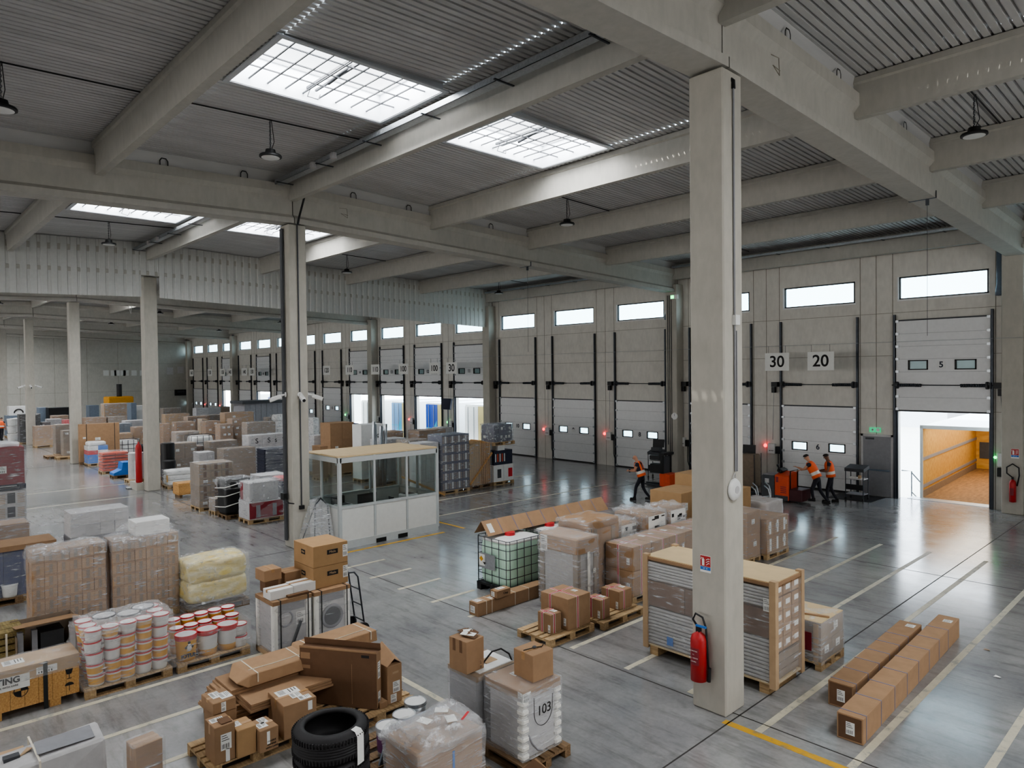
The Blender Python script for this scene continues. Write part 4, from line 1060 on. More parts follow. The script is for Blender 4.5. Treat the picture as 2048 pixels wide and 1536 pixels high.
# ================================================================== RIGHT: goods around the big column
def ibc(label,x1,y0,liq='green_liq'):
    wx,wy,H = 1.05,1.2,1.26
    t = thing('liquid_tank',label,'tank',(x1-wx/2,y0+wy/2,0))
    m = MB(); 
    for x in (-1,0,1):
        m.bb(x*.45-.07,x*.45+.07,-wy/2,wy/2,0,.03)
        for y in (-1,0,1): m.bb(x*.45-.07,x*.45+.07,y*.52-.08,y*.52+.08,.03,.13)
    m.bb(-wx/2,wx/2,-wy/2,wy/2,.13,.18); m.build('base_pallet',M['black'],t)
    tk = soft(t,wx-.08,wy-.08,.18,H-.10,liq,'tank_body',.22,.004,3,48,14); soft(t,wx-.10,wy-.10,H-.16,H-.06,'white','tank_shoulder',.6,.004,1,48,4)
    m = MB(); e = .008
    def loop(z): m.tube([(-wx/2+.06,-wy/2,z),(wx/2-.06,-wy/2,z),(wx/2,-wy/2+.06,z),(wx/2,wy/2-.06,z),(wx/2-.06,wy/2,z),(-wx/2+.06,wy/2,z),(-wx/2,wy/2-.06,z),(-wx/2,-wy/2+.06,z)],e,6,closed=True)
    for q in range(6): loop(.20+q*(H-.24)/5)
    for q in range(5):
        x = -wx/2+.06+q*(wx-.12)/4
        for y in (-wy/2,wy/2): m.cyl((x,y,.18),(x,y,H-.03),e,n=6)
    for q in range(6):
        y = -wy/2+.06+q*(wy-.12)/5
        for x in (-wx/2,wx/2): m.cyl((x,y,.18),(x,y,H-.03),e,n=6)
    m.build('wire_cage',M['dsteel'],t,smooth=True)
    MB().cyl((.0,-.05,H-.07),(.0,-.05,H+.02),.12,n=24).build('screw_cap',M['redlid'],t); 
    m = MB(); m.bb(-.42,.12,-wy/2-.018,-wy/2-.012,.52,.86); m.build('name_plate',M['steel'],t)
    sticker(t,'front',wx,wy+.04,1,-.30,.70,.20,.26,lines=False,nm='hazard_label'); 
    m = MB(); m.add([(-.40,-wy/2-.026,.72),(-.33,-wy/2-.026,.66),(-.26,-wy/2-.026,.72),(-.33,-wy/2-.026,.79)],[(0,1,2,3)]); m.build('hazard_diamond',M['yellow'],t); m = MB(); m.add([(-.28,-wy/2-.027,.66),(-.22,-wy/2-.027,.60),(-.18,-wy/2-.027,.66)],[(0,1,2)]); m.build('hazard_diamond',M['ink'],t)
    return t
ibc('caged tank of pale green liquid with hazard label, nearer of two',-10.95,10.12); ibc('caged tank with red cap, behind tank with hazard label',-10.95,11.42)
t = thing('angle_carton','long folded brown cardboard angle lying across both tanks','cardboard',(-11.75,12.15,1.27))
m = MB(); a = 2.1
for k in range(9):
    y0,y1 = -a+k*2*a/9, -a+(k+1)*2*a/9-.004
    m.add([(.0,y0,.30),(.24,y0,.0),(.24,y1,.0),(.0,y1,.30)],[(0,1,2,3)]); m.add([(.0,y0,.30),(-.24,y0,.0),(-.24,y1,.0),(.0,y1,.30)],[(0,1,2,3)])
m.build('angle_body',M['card'],t,fix=False)
for k in range(1,9):
    y = -a+k*2*a/9; MB().add([(.002,y-.01,.303),(.243,y-.01,.003),(.243,y+.01,.003),(.002,y+.01,.303)],[(0,1,2,3)]).build('strap',M['strap'],t)
MB().add([(.06,-a+.10,.232),(.2,-a+.10,.056),(.2,-a+.24,.056),(.06,-a+.24,.232)],[(0,1,2,3)]).build('paper_label',M['paper'],t)
b = cbox('long narrow carton on the floor in front of caged tank',-10.56,8.93,.28,1.95,.27,0,tape=None); straps(b,.28,1.95,.27,'strap_white',ys=(-.75,-.6,.05,.45),w=.006); sticker(b,'top',.28,1.95,.27,-.1,-.44,.16,.14); sticker(b,'front',.28,1.95,.27,-.1,.45,.14,.14); sticker(b,'top',.28,1.95,.27,.1,-.28,.12,.1)
b = cbox('little carton with red and white label on long narrow carton',-10.49,9.38,.21,.38,.155,.275); sticker(b,'top',.21,.38,.155,-.1,0,.12,.2); sticker(b,'front',.21,.38,.155,-.1,.5,.1,.1); text('Chap',.06,(.107,.05,.08),ROT_RIGHT,M['ink'],b,'lettering')
# fridge and the big padded carton
t = thing('wrapped_fridge','tall carton-capped appliance in clear film with white instruction sheet','appliance',(-9.82,10.80,0))
MB().bb(-.50,.50,-.28,.28,.10,1.46).build('cabinet',M['pipegrey'],t,bevel=.02)
for sx in (-1,1):
    for sy in (-1,1): MB().box((sx*.47,sy*.26,.75),(.13,.09,1.35)).build('corner_post',M['card_grey'],t)
MB().bb(-.55,.55,-.32,.32,1.16,1.5).build('cardboard_cap',M['card'],t,bevel=.03); MB().bb(-.54,.54,-.31,.31,0,.12).build('base_tray',M['card_grey'],t)
sticker(t,'front',1.1,.64,1.5,-.36,.86,.20,.34); sticker(t,'right',1.1,.64,1.5,.3,.52,.08,.1)
MB().bb(.552,.556,-.02,.06,.2,1.2).build('foam_strip',M['eps'],t)
wrap(t,1.1,.64,.05,1.5,'film_hv',True,.02)
t = thing('padded_carton','big soft-cornered brown wrapped carton, behind film-wrapped fridge','box',(-10.06,11.75,0))
MB().bb(-.44,.44,-.56,.56,.14,1.6).build('carton_body',M['card'],t,bevel=.05); soft(t,.90,1.14,1.45,1.68,'card','padded_top',.5,.03,4); pallet_mesh(1.12,.88).build('pallet',M['wood_dark'],t)
for y in (-.3,.3): MB().bb(.443,.448,y-.06,y+.06,.2,1.5).build('side_batten',M['card_grey'],t)
straps(t,.88,1.12,1.6,'strap_black',ys=(-.42,),w=.008); wrap(t,.90,1.14,.1,1.66,'film',True,.03)
# row of red-strapped cartons in film
t = thing('strapped_carton_row','row of large cartons with red and white straps under clear film','pallet of goods',(-9.20,13.4,0))
for k in range(2):
    p = pallet_mesh(1.7,.74).build('pallet',M['wood'],t); p.location.y = -.85+k*1.7
for j in range(5):
    for k in range(2):
        b = MB().box((0,0,.26),(.72,.66,.52)).build('carton',M['card'],t,bevel=.006); b.location = (R.uniform(-.008,.008),-1.35+j*.672,.147+k*.525)
        if j == 0: red_straps(b,.72,.66,.52,xs=(-.02,),ys=(-.02,))
        elif True: red_straps(b,.72,.66,.52,ys=(R.uniform(-.1,.1),))
        if k == 1: sticker(b,'top',.72,.66,.52,R.uniform(-.2,.1),R.uniform(-.2,.2),.16,.12)
        sticker(b,'front' if j == 0 else 'right',.72,.66,.52,.34,.4,.08,.14)
wrap(t,.74,3.36,.1,1.2,'film',True,.02,n=70)
for (lab,x1,y0,wx,wy,h) in (('white-printed carton with crumpled film hood, nearest of three',-9.85,12.62,.66,.62,1.42),('white-printed carton with crumpled film hood, middle and widest of three',-9.62,13.34,1.0,.76,1.55),('white-printed carton with crumpled film hood, farthest of three',-9.62,14.25,.70,.72,1.56)):
    t = thing('hooded_carton',lab,'box',(x1-wx/2,y0+wy/2,0)); MB().bb(-wx/2,wx/2,-wy/2,wy/2,.0,h-.06).build('carton_body',M['card'],t,bevel=.04)
    m = MB()
    for q in range(14):
        y = R.uniform(-wy*.42,wy*.30); z = R.uniform(h-.62,h-.14); m.bb(wx/2,wx/2+.003,y,y+R.uniform(.06,.2),z,z+R.uniform(.02,.09))
    MB().bb(wx/2,wx/2+.0015,-wy*.45,wy*.45,h-.66,h-.08).build('white_print',M['paper'],t); m.build('black_print',M['ink'],t)
    wrap(t,wx,wy,.3,h-.02,'film',False,.03); wrap(t,wx,wy,h-.35,h,'bag',True,.06,n=56,nm='film_hood')
b = cbox('tall plain pale carton load, behind hooded cartons and left of big column',-10.54,16.16,1.02,1.25,1.55,0,m='card_yellow',tape=None); sticker(b,'right',1.02,1.25,1.55,-.30,.75,.12,.2); sticker(b,'right',1.02,1.25,1.55,-.28,.42,.12,.26)
cbox('taller plain pale carton behind the tall pale load',-11.0,18.2,1.1,1.0,1.75,0,m='card_yellow',tape=None)
load('two tall cartons in film on low pallet, right of the big column',-8.60,16.10,.82,.70,1.30,(2,1,2),'card','film',stick=.3)
load('half-height film-wrapped cartons covered in white prints, right of big column',-8.45,16.84,.8,1.22,1.02,(2,3,2),'card','film',band='paper',stick=.5,nm='printed_carton')
load('white film-covered load beside chrome hand truck, behind big column',-9.2,18.4,.9,.9,1.15,(1,2,2),'card','film_white',stick=0)
cbox('slim plain upright carton showing just past the big column',-9.55,17.6,.6,.5,1.62,0,m='card_yellow',tape=None)
def truck2(label,x,y,rz):
    t = thing('hand_truck',label,'hand truck',(x,y,0),rz); m = MB()
    for s in (-1,1): m.tube([(.0,s*.24,.08),(-.1,s*.24,1.05),(-.16,s*.24,1.22),(-.34,s*.24,1.30)],.02,8)
    m.build('frame',M['steel'],t,smooth=True)
    for z in (.3,.6,.9): MB().cyl((-.09*z,-.24,z),(-.09*z,.24,z),.014).build('cross_bar',M['steel'],t)
    MB().bb(0,.3,-.26,.26,0,.015).build('toe_plate',M['dsteel'],t)
    for s in (-1,1): MB().cyl((-.1,s*.27,.13),(-.1,s*.33,.13),.13,n=20).build('wheel',M['rubber'],t)
truck2('chrome hand truck behind white film-covered load',-10.35,20.6,-.4); truck2('chrome hand truck nearest the red pallet truck',-10.05,19.95,-.4)
# small loose parcels on two fresh pallets
pallet('fresh pale pallet with two strapped boxes, on open floor',-8.45,8.79,.83,1.22,m='wood'); pallet('fresh pale pallet with two strapped boxes, next to red-strapped carton row',-8.32,10.13,.8,1.3,m='wood')
for (lb,x1,y0,wx,wy,h) in (('large cube carton crossed by red and white straps',-8.52,9.36,.70,.62,.58),('small carton crossed by red and white straps, beside large cube carton',-8.64,9.02,.33,.28,.345),('small strapped carton on second pallet, at its near end',-8.47,10.22,.36,.28,.37),('medium strapped carton on second pallet, at its far end',-8.54,10.88,.46,.41,.37)):
    b = cbox(lb,x1,y0,wx,wy,h,.147,tape=None); red_straps(b,wx,wy,h,xs=(-.15*wx,),ys=(-.05,)); sticker(b,'top',wx,wy,h,.1,.28,.12,.10); sticker(b,'front',wx,wy,h,.38,.25,.06,.14)
# very long cartons on the floor
for (lb,x1,y0,wx,wy,h,ny) in (('very long square carton with grey bands on floor, longer one at right',-3.50,9.38,.33,5.05,.345,8),('very long square carton with grey bands on floor, shorter one at left',-3.90,10.22,.35,3.35,.36,6)):
    b = cbox(lb,x1,y0,wx,wy,h,0,tape=None,m='card',rz=.035 if wy > 4 else .03); straps(b,wx,wy,h,'strap',ys=[-wy/2+.12+q*(wy-.9)/(ny-1) for q in range(ny)],w=.009)
    MB().bb(-wx/2+.02,wx/2-.02,-wy/2-.004,-wy/2,.025,h-.02).build('end_panel',M['card_dark'],b); sticker(b,'front',wx,wy+.01,h,.02,.5,.11,.17); sticker(b,'top',wx,wy,h,.15,.44,.14,.16)
# long shelving pallet behind the column
t = thing('shelving_load','long pallet load of grey tubes and flat cartons with corner boards, behind big column','pallet of goods',(-6.01,10.33,0)); W_,D_,H_ = 2.36,.94,1.70
for x in (-1.0,0,1.0): MB().bb(x-.08,x+.08,-.45,.45,0,.16).build('bearer',M['wood'],t)
MB().bb(-W_/2,W_/2,-D_/2,D_/2,.16,.19).build('base_board',M['board'],t)
for q in range(14):
    y = -D_/2+.035
    for (z0,n_) in ((.19,11),):
        pass
m = MB()
for k in range(11):
    for j in range(1): MB().cyl((-W_/2+.02,-D_/2+.03,.225+k*.058),(W_/2-.03,-D_/2+.03,.225+k*.058),.028,n=8).build('grey_tube',M['pipegrey'],t,smooth=True)
for k in range(6): MB().cyl((-W_/2+.02,-D_/2+.03,1.33+k*.05),(W_/2-.03,-D_/2+.03,1.33+k*.05),.024,n=8).build('grey_tube',M['pipegrey'],t,smooth=True)
MB().bb(-W_/2+.02,W_/2-.08,-D_/2+.06,D_/2-.02,.19,1.62).build('carton_core',M['card_grey'],t)
for x in (-.75,.0,.75): MB().bb(x-.37,x+.37,-D_/2+.005,-D_/2+.07,.86,1.28).build('flat_carton',M['card_dark'],t)
for k in range(5):
    for j in range(3): 
        b = MB().box((0,0,.1),(.06,.27,.20)).build('carton',M['card'],t); b.location = (W_/2-.06,-.29+j*.29,.62+k*.205 if k < 4 else 1.46); sticker(b,'right',.06,.27,.2,.05,.5,.14,.08,lines=False)
for k in range(3): MB().box((W_/2-.06,0,.27+k*.12),(.06,.86,.11)).build('carton',M['card_grey'],t)
MB().bb(-W_/2,W_/2+.0,-D_/2,D_/2,1.64,1.69).build('top_tray',M['card'],t); MB().bb(-W_/2+.02,W_/2-.02,-D_/2+.02,D_/2-.02,1.69,1.703).build('top_board',M['board'],t)
for sx in (-1,1):
    for sy in (-1,1): MB().box((sx*(W_/2-.03),sy*(D_/2-.03),.92),(.10,.10,1.62)).build('corner_board',M['card_pale'],t)
sticker(t,'front',W_,D_+.01,1.7,.45,.80,.12,.2); MB().bb(-.72,-.60,-D_/2-.006,-D_/2,.26,.40).build('blue_label',M['blue'],t)
wrap(t,W_,D_,.18,1.62,'film',False,.014,n=80)
t = load('low wrapped carton load with pale board top, right of the shelving load',-4.72,11.22,.90,.92,.76,(2,2,2),'card_grey','film_hv',stick=.5); MB().bb(-.44,.44,-.44,.44,.77,.785).build('top_board',M['board'],t)
MB().box((.1,-.2,.80),(.7,.05,.02),.3).build('torn_cardboard',M['card'],t); MB().box((.36,-.43,.42),(.08,.05,.66)).build('corner_board',M['card_pale'],t); MB().bb(.1,.3,-.475,-.47,.3,.6).build('red_print',M['redbox'],t); MB().bb(-.1,.08,-.475,-.47,.2,.4).build('blue_print',M['blue'],t)
# ================================================================== BACK ROWS
OCC = [(-32.6,-31.9,8.8,9.4),(-45.95,-45.3,8.6,9.2),(-60.9,-60.3,8.7,9.3)]
def settle(P, wx, wy):
    """step a load back along the line of sight until its footprint is clear of those already standing"""
    d = Vector((P.x,P.y,0)).normalized()
    for _ in range(40):
        x0,x1,y0,y1 = P.x-wx,P.x,P.y,P.y+wy
        if not any(x0 < b-.01 and x1 > a+.01 and y0 < e-.01 and y1 > c+.01 for a,b,c,e in OCC): break
        P = P+d*.12
    OCC.append((P.x-wx,P.x,P.y,P.y+wy)); return P
def bg(label, px, py, top, wx, wy, n=(2,2,3), m='card', film='film', stick=.25, **k):
    """load whose near bottom corner the photo shows"""
    P = at(px,py,0); h = max(.3, height_at(P,top)); P = settle(P,wx,wy)
    return load(label,P.x,P.y,wx,wy,h,n,m,film,stick=stick,**k)
def bt(label, px, py, zt, wx, rpx=None, rpy=None, wy=1.2, n=(2,2,3), m='card', film='film', stick=.25, **k):
    """load known by its near top corner, zt metres up"""
    P = at(px,py,zt)
    if rpx: wy = max(.4, (at(rpx,rpy,zt)-P).y)
    P = settle(P,wx,wy)
    return load(label,P.x,P.y,wx,wy,zt,n,m,film,stick=stick,**k)
# front row beyond the first column
bg('tall stack of brown cartons with dark labels on pallet, first of the far block',399.4,1024,929,.95,1.22,(2,3,6),'card_grey',band='card_dark',stick=.15)
bt('long two-tier brown carton load, behind tall stack with dark labels',447,899,1.55,.85,520,895,n=(1,2,2),m='card_grey')
bg('small grey film-wrapped carton between tall stack and black load',430,1031,999,.6,.75,(1,1,1),'card_grey','film_hv',stick=0)
P = at(453,1040,0); h = height_at(P,962)
t = thing('black_wrapped_load','black-wrapped bulging load criss-crossed with white tape','pallet of goods',(P.x-.4,P.y+.45,0)); pallet_mesh(.9,.8).build('pallet',M['wood_dark'],t); soft(t,.84,.95,.146,h,'black','black_wrap',.3,.03,7)
for z in (.45,.8,1.1): MB().tube([(-.43,-.5,z-.1),(.0,-.52,z-.05),(.44,-.5,z),(.45,.0,z+.10),(.43,.48,z+.16)],.018,6).build('white_tape',M['eps'],t,smooth=True)
wrap(t,.84,.95,h-.3,h+.03,'bag',True,.05)
P = at(498,1050,0); h1 = height_at(P,1006)
t = bg('white and red printed cartons wrapped on pallet, before the first column',498,1050,1006,.85,1.2,None,film='film',name='printed_carton_load')
b = MB().bb(-.42,.42,-.59,.59,.147,h1).build('carton',M['lgrey'],t,bevel=.01)
MB().bb(.421,.424,-.57,.57,.17,h1-.03).build('red_print',M['redbox'],b)
for y in (-.28,.28): MB().bb(.425,.427,y-.07,y+.07,.2,h1-.12).build('product_picture',M['grey'],b)
P2 = at(506,963,h1+.55); hh = .62
u = MB().bb(-.40,.36,-.54,.45,h1+.005,h1+hh).build('carton',M['lgrey'],t,bevel=.01); MB().bb(-.38,-.15,-.544,-.541,h1+.03,h1+hh-.03).build('red_print',M['redbox'],u); wrap(t,.84,1.1,h1,h1+hh+.02,'bag',True,.05,nm='film_hood')
bg('dark drum-shaped load with red lid under film, beside the first column',556,1042,966,.8,1.0,None,film='film_hv',name='drum_load')
t = D.objects['drum_load'] if 'drum_load' in D.objects else None
P = at(556,1042,0); h = height_at(P,966); t.location.y += .25; t.location.x -= .35
soft(t,.72,.9,.147,h-.12,'navy2','drum_body',.4,.015,2); soft(t,.74,.92,h-.14,h-.01,'redlid','red_top',.5,.01,3)
bt('white carton load with flat top, behind red printed cartons',520,953,1.25,.9,572,946,n=(1,2,2),m='lgrey',film='film_hv',stick=0)
t = bt('stack of black ribbed crates, left of first column',531,898,1.7,.8,572,893,n=None,film='film',name='crate_stack',cat='crates')
for k in range(12):
    b = MB().bb(-.38,.38,-.58,.58,0,.11); b.bb(-.395,.395,-.6,.6,.085,.115); o = b.build('black_crate',M['navy2'],t); o.location.z = .16+k*.127
bt('olive board leaning on stack of black crates',524,902,1.6,.25,wy=.28,n=(1,1,1),m='greenwood',film=None,stick=0,name='board_bundle',cat='boards')
t = bt('white cartons with large black letters, long row left of first column',497,872,2.0,.8,575,866,n=(1,3,3),m='lgrey',stick=0,name='lettered_carton_row')
for y,s in ((-.6,'S'),(.0,'S'),(.35,'s'),(.75,'S')): text(s,.34,(.405,y,1.72),ROT_RIGHT,M['ink'],t)
t = bt('white sacks piled high in shiny film, left of first column',552,830,2.2,.9,wy=1.3,n=None,film='bag',name='sack_load',cat='sacks')
for k in range(5): soft(t,.84,1.22,.15+k*.41,.15+k*.41+.40,'white','sack_layer',.35,.03,k*5)
bt('grey cloth-wrapped carton next to the high white sacks',535,836,2.0,.7,wy=.8,n=(1,1,3),m='card_grey',film='film_hv',stick=0)
for (lab,px,py,z,rx,ry,n,m) in (
 ('brown carton stack with white labels, left of three labelled stacks',411,843,2.0,436,841,(1,2,5),'card'),
 ('brown carton stack with white labels, lower middle of three labelled stacks',440,849,1.9,463,847,(1,2,4),'card'),
 ('brown carton stack with white labels, right of three labelled stacks',464,838,2.15,484,837,(1,1,5),'card'),
 ('film-wrapped brown cartons right of three labelled stacks',494,846,2.0,535,841,(1,2,3),'card_grey'),
 ('pale slatted crates stacked above the labelled carton stacks',449,826,2.45,481,821,(2,2,4),'card_yellow'),
 ('brown cartons with a column of white labels, beside second pillar on the left',352,845,1.95,384,842,(2,2,4),'card'),
 ('brown taped cartons partly hidden by second pillar',326,848,1.95,338,847,(1,1,4),'card'),
 ('brown cartons in film, right of kerbed column at mid height',352,865,1.8,379,859,(1,2,3),'card_grey'),
 ('brown cartons in film below a white tank',345,888,1.6,391,884,(2,2,2),'card_grey'),
 ('load with sagging film stretched over open carton top',419,884,1.55,464,878,(1,2,2),'card_grey'),
 ('white parcels low stack behind tall stack with dark labels',398,906,1.2,428,903,(1,2,2),'lgrey'),
 ('dark brown cartons behind low white parcels',375,896,1.3,405,893,(1,2,2),'card_dark')):
    bt(lab,px,py,z,.85,rx,ry,n=n,m=m,stick=.5 if 'label' in lab else .2)
def tankw(label,px,py,z):
    P = at(px,py,z); t = thing('liquid_tank',label,'tank',(P.x-.5,P.y+.6,0)); pallet_mesh(1.2,1.0).build('base_pallet',M['black'],t)
    soft(t,.94,1.14,.16,z-.05,'white','tank_body',.3,.004,2); m = MB()
    for q in range(5):
        zz = .2+q*(z-.22)/4; m.tube([(-.5,-.6,zz),(.5,-.6,zz),(.5,.6,zz),(-.5,.6,zz)],.014,5,closed=True)
    for q in range(5):
        for (a,b) in ((-.5+q*.25,-.6),(.5,-.6+q*.3)): m.cyl((a,b,.16),(a,b,z-.02),.014,n=5)
    m.build('wire_cage',M['dsteel'],t)
tankw('white caged tank in the middle of far carton block',383,872,1.7); tankw('white caged tank beside the tall upright brown carton',233,881,1.2)
P = at(336,979,0); t = bg('white plastic sacks with yellow mark on pallet, right of kerbed column',336,979,943,.8,1.2,None,film='film',name='sack_load',cat='sacks'); h = height_at(P,943)
for k in range(3): soft(t,.78,1.16,.15+k*(h-.15)/3,.15+(k+1)*(h-.15)/3,'white','sack_layer',.3,.02,k*4)
MB().bb(.2,.38,-.595,-.59,.3,.6).build('yellow_mark',M['yellow'],t)
P = at(358,997,0); t = thing('small_crate','low orange-brown wooden crate standing on skids, near tall stack','crate',(P.x-.35,P.y+.5,0)); MB().bb(-.35,.35,-.5,.5,.12,.58).build('crate_boards',M['pine'],t)
for y in (-.4,.4): MB().bb(-.3,.3,y-.05,y+.05,0,.12).build('skid',M['wood_dark'],t)
for z in (.2,.5): MB().bb(-.36,.36,-.51,.51,z-.04,z+.04).build('batten',M['pine'],t)
for k,(px,py,z,lb) in enumerate(((335,886,1.75,'black drum standing high behind white sacks'),(337,921,1.05,'black drum low behind the white sacks'))):
    P = at(px,py,z); t = thing('drum_pallet',lb,'drum',(P.x,P.y,0)); pallet_mesh(.9,.8).build('pallet',M['wood_dark'],t)
    MB().lathe([(.28,.15),(.30,.2),(.30,z*.5),(.315,z*.52),(.30,z*.54),(.30,z-.04),(.28,z)],(0,0,0),24).build('drum_body',M['black'],t)
# aisle edge, left to right
P = at(159.5,930,0); h = height_at(P,849)
t = thing('upright_carton','tall flat brown carton with black straps, standing before second pillar from left','box',(P.x-.10,P.y+1.0,0)); pallet_mesh(2.0,.3).build('pallet',M['wood_dark'],t); MB().bb(-.15,.15,-1.0,1.0,.146,h).build('carton_body',M['card'],t,bevel=.01)
straps(t,.30,2.0,h,'strap_black',ys=(-.65,.75),w=.015); sticker(t,'right',.30,2.0,h,-.05,.62,.26,.16); sticker(t,'right',.30,2.0,h,-.38,.66,.14,.1)
t = bg('white cartons with blue and red print beneath white sacks, by tall upright carton',176,933,893,.9,1.0,(1,2,4),'white',film='film',mats=['white','white','redlid','white','blue'],stick=0,jit=.01); soft(t,.8,.9,height_at(at(176,933,0),893),height_at(at(176,933,0),893)+.22,'white','sack_layer',.5,.05)
t = bg('orange-red crates stacked on pallet, next to white printed cartons',205,949,905,.85,1.2,None,film='film',name='crate_stack',cat='crates'); h = height_at(at(205,949,0),905)
for k in range(6):
    for j in range(2):
        o = MB().bb(-.40,.40,-.28,.28,0,(h-.16)/6*.62).build('orange_crate',M['orange'],t); o.location = (0,-.29+j*.58,.15+k*(h-.16)/6)
P = at(228,958,0); t = thing('blue_step','blue plastic stepped block on small pallet','block',(P.x-.4,P.y+.6,0)); pallet_mesh(1.2,.8).build('pallet',M['wood_dark'],t); h = height_at(P,927)
m = MB(); m.prism([(-.6,.146),(.6,.146),(.6,h),(-.2,h),(-.25,h*.55),(-.5,h*.4),(-.6,h*.35)],-.38,.38,'x'); m.build('stepped_body',M['blue'],t)
P = at(262,966,0); t = thing('paper_roll','upright grey paper roll on pallet beside kerbed column','roll',(P.x-.3,P.y+.3,0)); pallet_mesh(.8,.8).build('pallet',M['wood'],t); MB().cyl((0,0,.146),(0,0,1.35),.32,n=28).build('roll_body',M['lgrey'],t,smooth='auto')
P = at(275,952,0); zt_ = height_at(P,908); OCC.append((at(228,958,0).x-.8,at(228,958,0).x,at(228,958,0).y,at(228,958,0).y+1.2)); P = settle(P,.8,.9)+Vector((-.4,.45,0)); t = thing('tyre_roll','upright stack of black tyres lying on edge behind the paper roll','tyre',(P.x,P.y,0)); pallet_mesh(.9,.8).build('pallet',M['wood_dark'],t)
MB().bb(-.35,.35,-.3,.3,.146,zt_-.42).build('carton',M['card_grey'],t)
for k in range(4): 
    m = MB(); m.lathe([(.2,-.07),(.38,-.07),(.4,-.04),(.4,.04),(.38,.07),(.2,.07)],(0,0,0),24)
    o = m.build('tyre',M['rubber'],t); o.rotation_euler = (PI/2,0,0); o.location = (0,-.25+k*.16,zt_)
P = at(289,973,0); t = thing('red_cylinder','tall red cylinder standing on the kerb of a column','cylinder',(-32.75,8.70,.32)); MB().lathe([(.11,0),(.13,.03),(.13,1.45),(.10,1.6),(.04,1.68),(.03,1.75)],(0,0,0),16).build('cylinder_body',M['red'],t,smooth=True)
t = thing('steel_trolley','narrow steel trolley frame before the paper roll','trolley',(P.x+.15,P.y-.35,0)); m = MB()
for s in (-.15,.15): m.tube([(s,0,.05),(s,0,1.2)],.02,6); m.tube([(s,0,.05),(s,-.4,.05)],.02,6)
for z in (.4,.8,1.2): m.cyl((-.15,0,z),(.15,0,z),.018,n=6)
m.build('frame',M['steel'],t); MB().bb(-.17,.17,-.4,.02,.02,.05).build('deck',M['steel'],t)
bg('brown cartons over yellow cartons on pallet, beside third pillar from left',70,896,853,.9,1.9,(1,2,3),'card',mats=['card_yellow','card','card'])
bg('slim brown film-wrapped load with yellow top, left of tall upright carton',112,912,850,.8,.8,(1,1,3),'card_grey',stick=0)
bg('brown film-wrapped load with white sheet, touching second pillar',127,917,862,.8,1.1,(1,2,4),'card_grey',stick=.5)
pallet('empty grey pallet on the aisle floor, far left',at(112,912,0).x+1.6,at(86,915,0).y,1.2,.8,m='wood_dark'); pallet('empty pallet with short boards at foot of slim brown load',at(112,912,0).x+2.6,at(104,916,0).y,.8,1.2,m='wood')
bg('black crates stacked tall, behind third pillar',40,889,829,1.0,1.3,(1,1,6),'black','film',stick=0,nm='black_crate')
t = bg('blue-grey cabinet with white carton on top, far left behind orange-vested person',14,876,832,1.4,1.8,(1,1,1),'bluegrey',None,stick=0,name='metal_cabinet',cat='cabinet')
h = height_at(at(14,876,0),832); MB().bb(-.5,.5,-.7,.6,h+.01,h+.75).build('white_carton',M['white'],t); m = MB(); m.tube([(.505,-.05+.3*math.cos(a),h+.2+.3*math.sin(a)) for a in [PI*q/12 for q in range(13)]],.05,6); m.build('black_arc_print',M['ink'],t)
for k in range(3):
    P = at(24+k*6,882-k*1.2,0); b = pail(None,P.x,P.y,0,.3,.55,'white','white','white',nm='white_tub'); tag(b,('white tub on floor before blue-grey cabinet, left one','white tub on floor before blue-grey cabinet, middle one','white tub on floor before blue-grey cabinet, right one')[k],'tub')
    for z in (1,2):
        c = copy_tree(b); c.location.z = z*.585; c['label'] = b['label'].replace('on floor','stacked in tier %s' % ('two' if z == 1 else 'three'))
# far end, along the end wall
P = at(216,838,1.2); 
t = thing('yellow_machine','yellow machine with black exhaust pipe standing near far end wall','machine',(at_x(237,790,-79).x,at_x(237,790,-79).y,0)); MB().bb(-1.0,1.0,-1.15,1.15,.3,2.85).build('machine_body',M['yel_paint'],t,bevel=.1); MB().bb(-.9,.9,-1.05,1.05,0,.35).build('track_base',M['black'],t); MB().cyl((.3,.0,2.85),(.3,.0,4.1),.24,n=16).build('exhaust_pipe',M['black'],t)
t = bt('yellow film-wrapped bale load in front of the yellow machine',208,808,2.6,1.2,256,806,n=(1,3,1),m='card_yellow',film='film_hv',stick=0)
for (lab,px,py,z,rx,ry,m) in (('blue-grey container left of yellow machine',178,811,2.4,196,810,'bluegrey'),('black covered stack at far left, before end wall',97,816,2.4,139,813,'black'),('blue-grey container at far left behind third pillar',78,816,2.4,92,815,'bluegrey'),('white cabinet frame right of the yellow machine',268,812,2.5,290,810,'white'),('grey container behind white cabinet frame',262,806,2.8,272,806,'bluegrey')):
    bt(lab,px,py,z,1.2,rx,ry,n=(1,1,1),m=m,film=None,stick=0,name='far_container',cat='container')
FAR = [(168,836,214,834,1.9,'card'),(216,834,248,832,1.9,'card_grey'),(232,848,262,846,1.8,'bluegrey'),(250,842,290,840,1.9,'lgrey'),(268,855,290,853,1.7,'card'),(232,868,266,866,1.4,'card_yellow'),
 (326,817,356,815,2.0,'card_grey'),(392,817,430,814,2.1,'lgrey'),(431,816,452,814,2.1,'card'),(330,829,372,826,1.95,'card_yellow'),(375,834,404,830,1.95,'card'),(406,832,448,828,1.95,'card_grey'),(404,839,412,838,1.95,'card_pale'),(104,832,134,830,1.9,'card'),(94,839,126,838,1.7,'lgrey'),(128,842,142,841,1.8,'redlid'),(84,845,96,843,1.6,'black')]
WORDS = {'card':'brown carton','card_grey':'grey-brown film-wrapped carton','lgrey':'pale grey film-wrapped','white':'white sack','bluegrey':'blue-grey','card_yellow':'straw-coloured carton','card_pale':'pale carton','redlid':'red-topped','black':'black'}
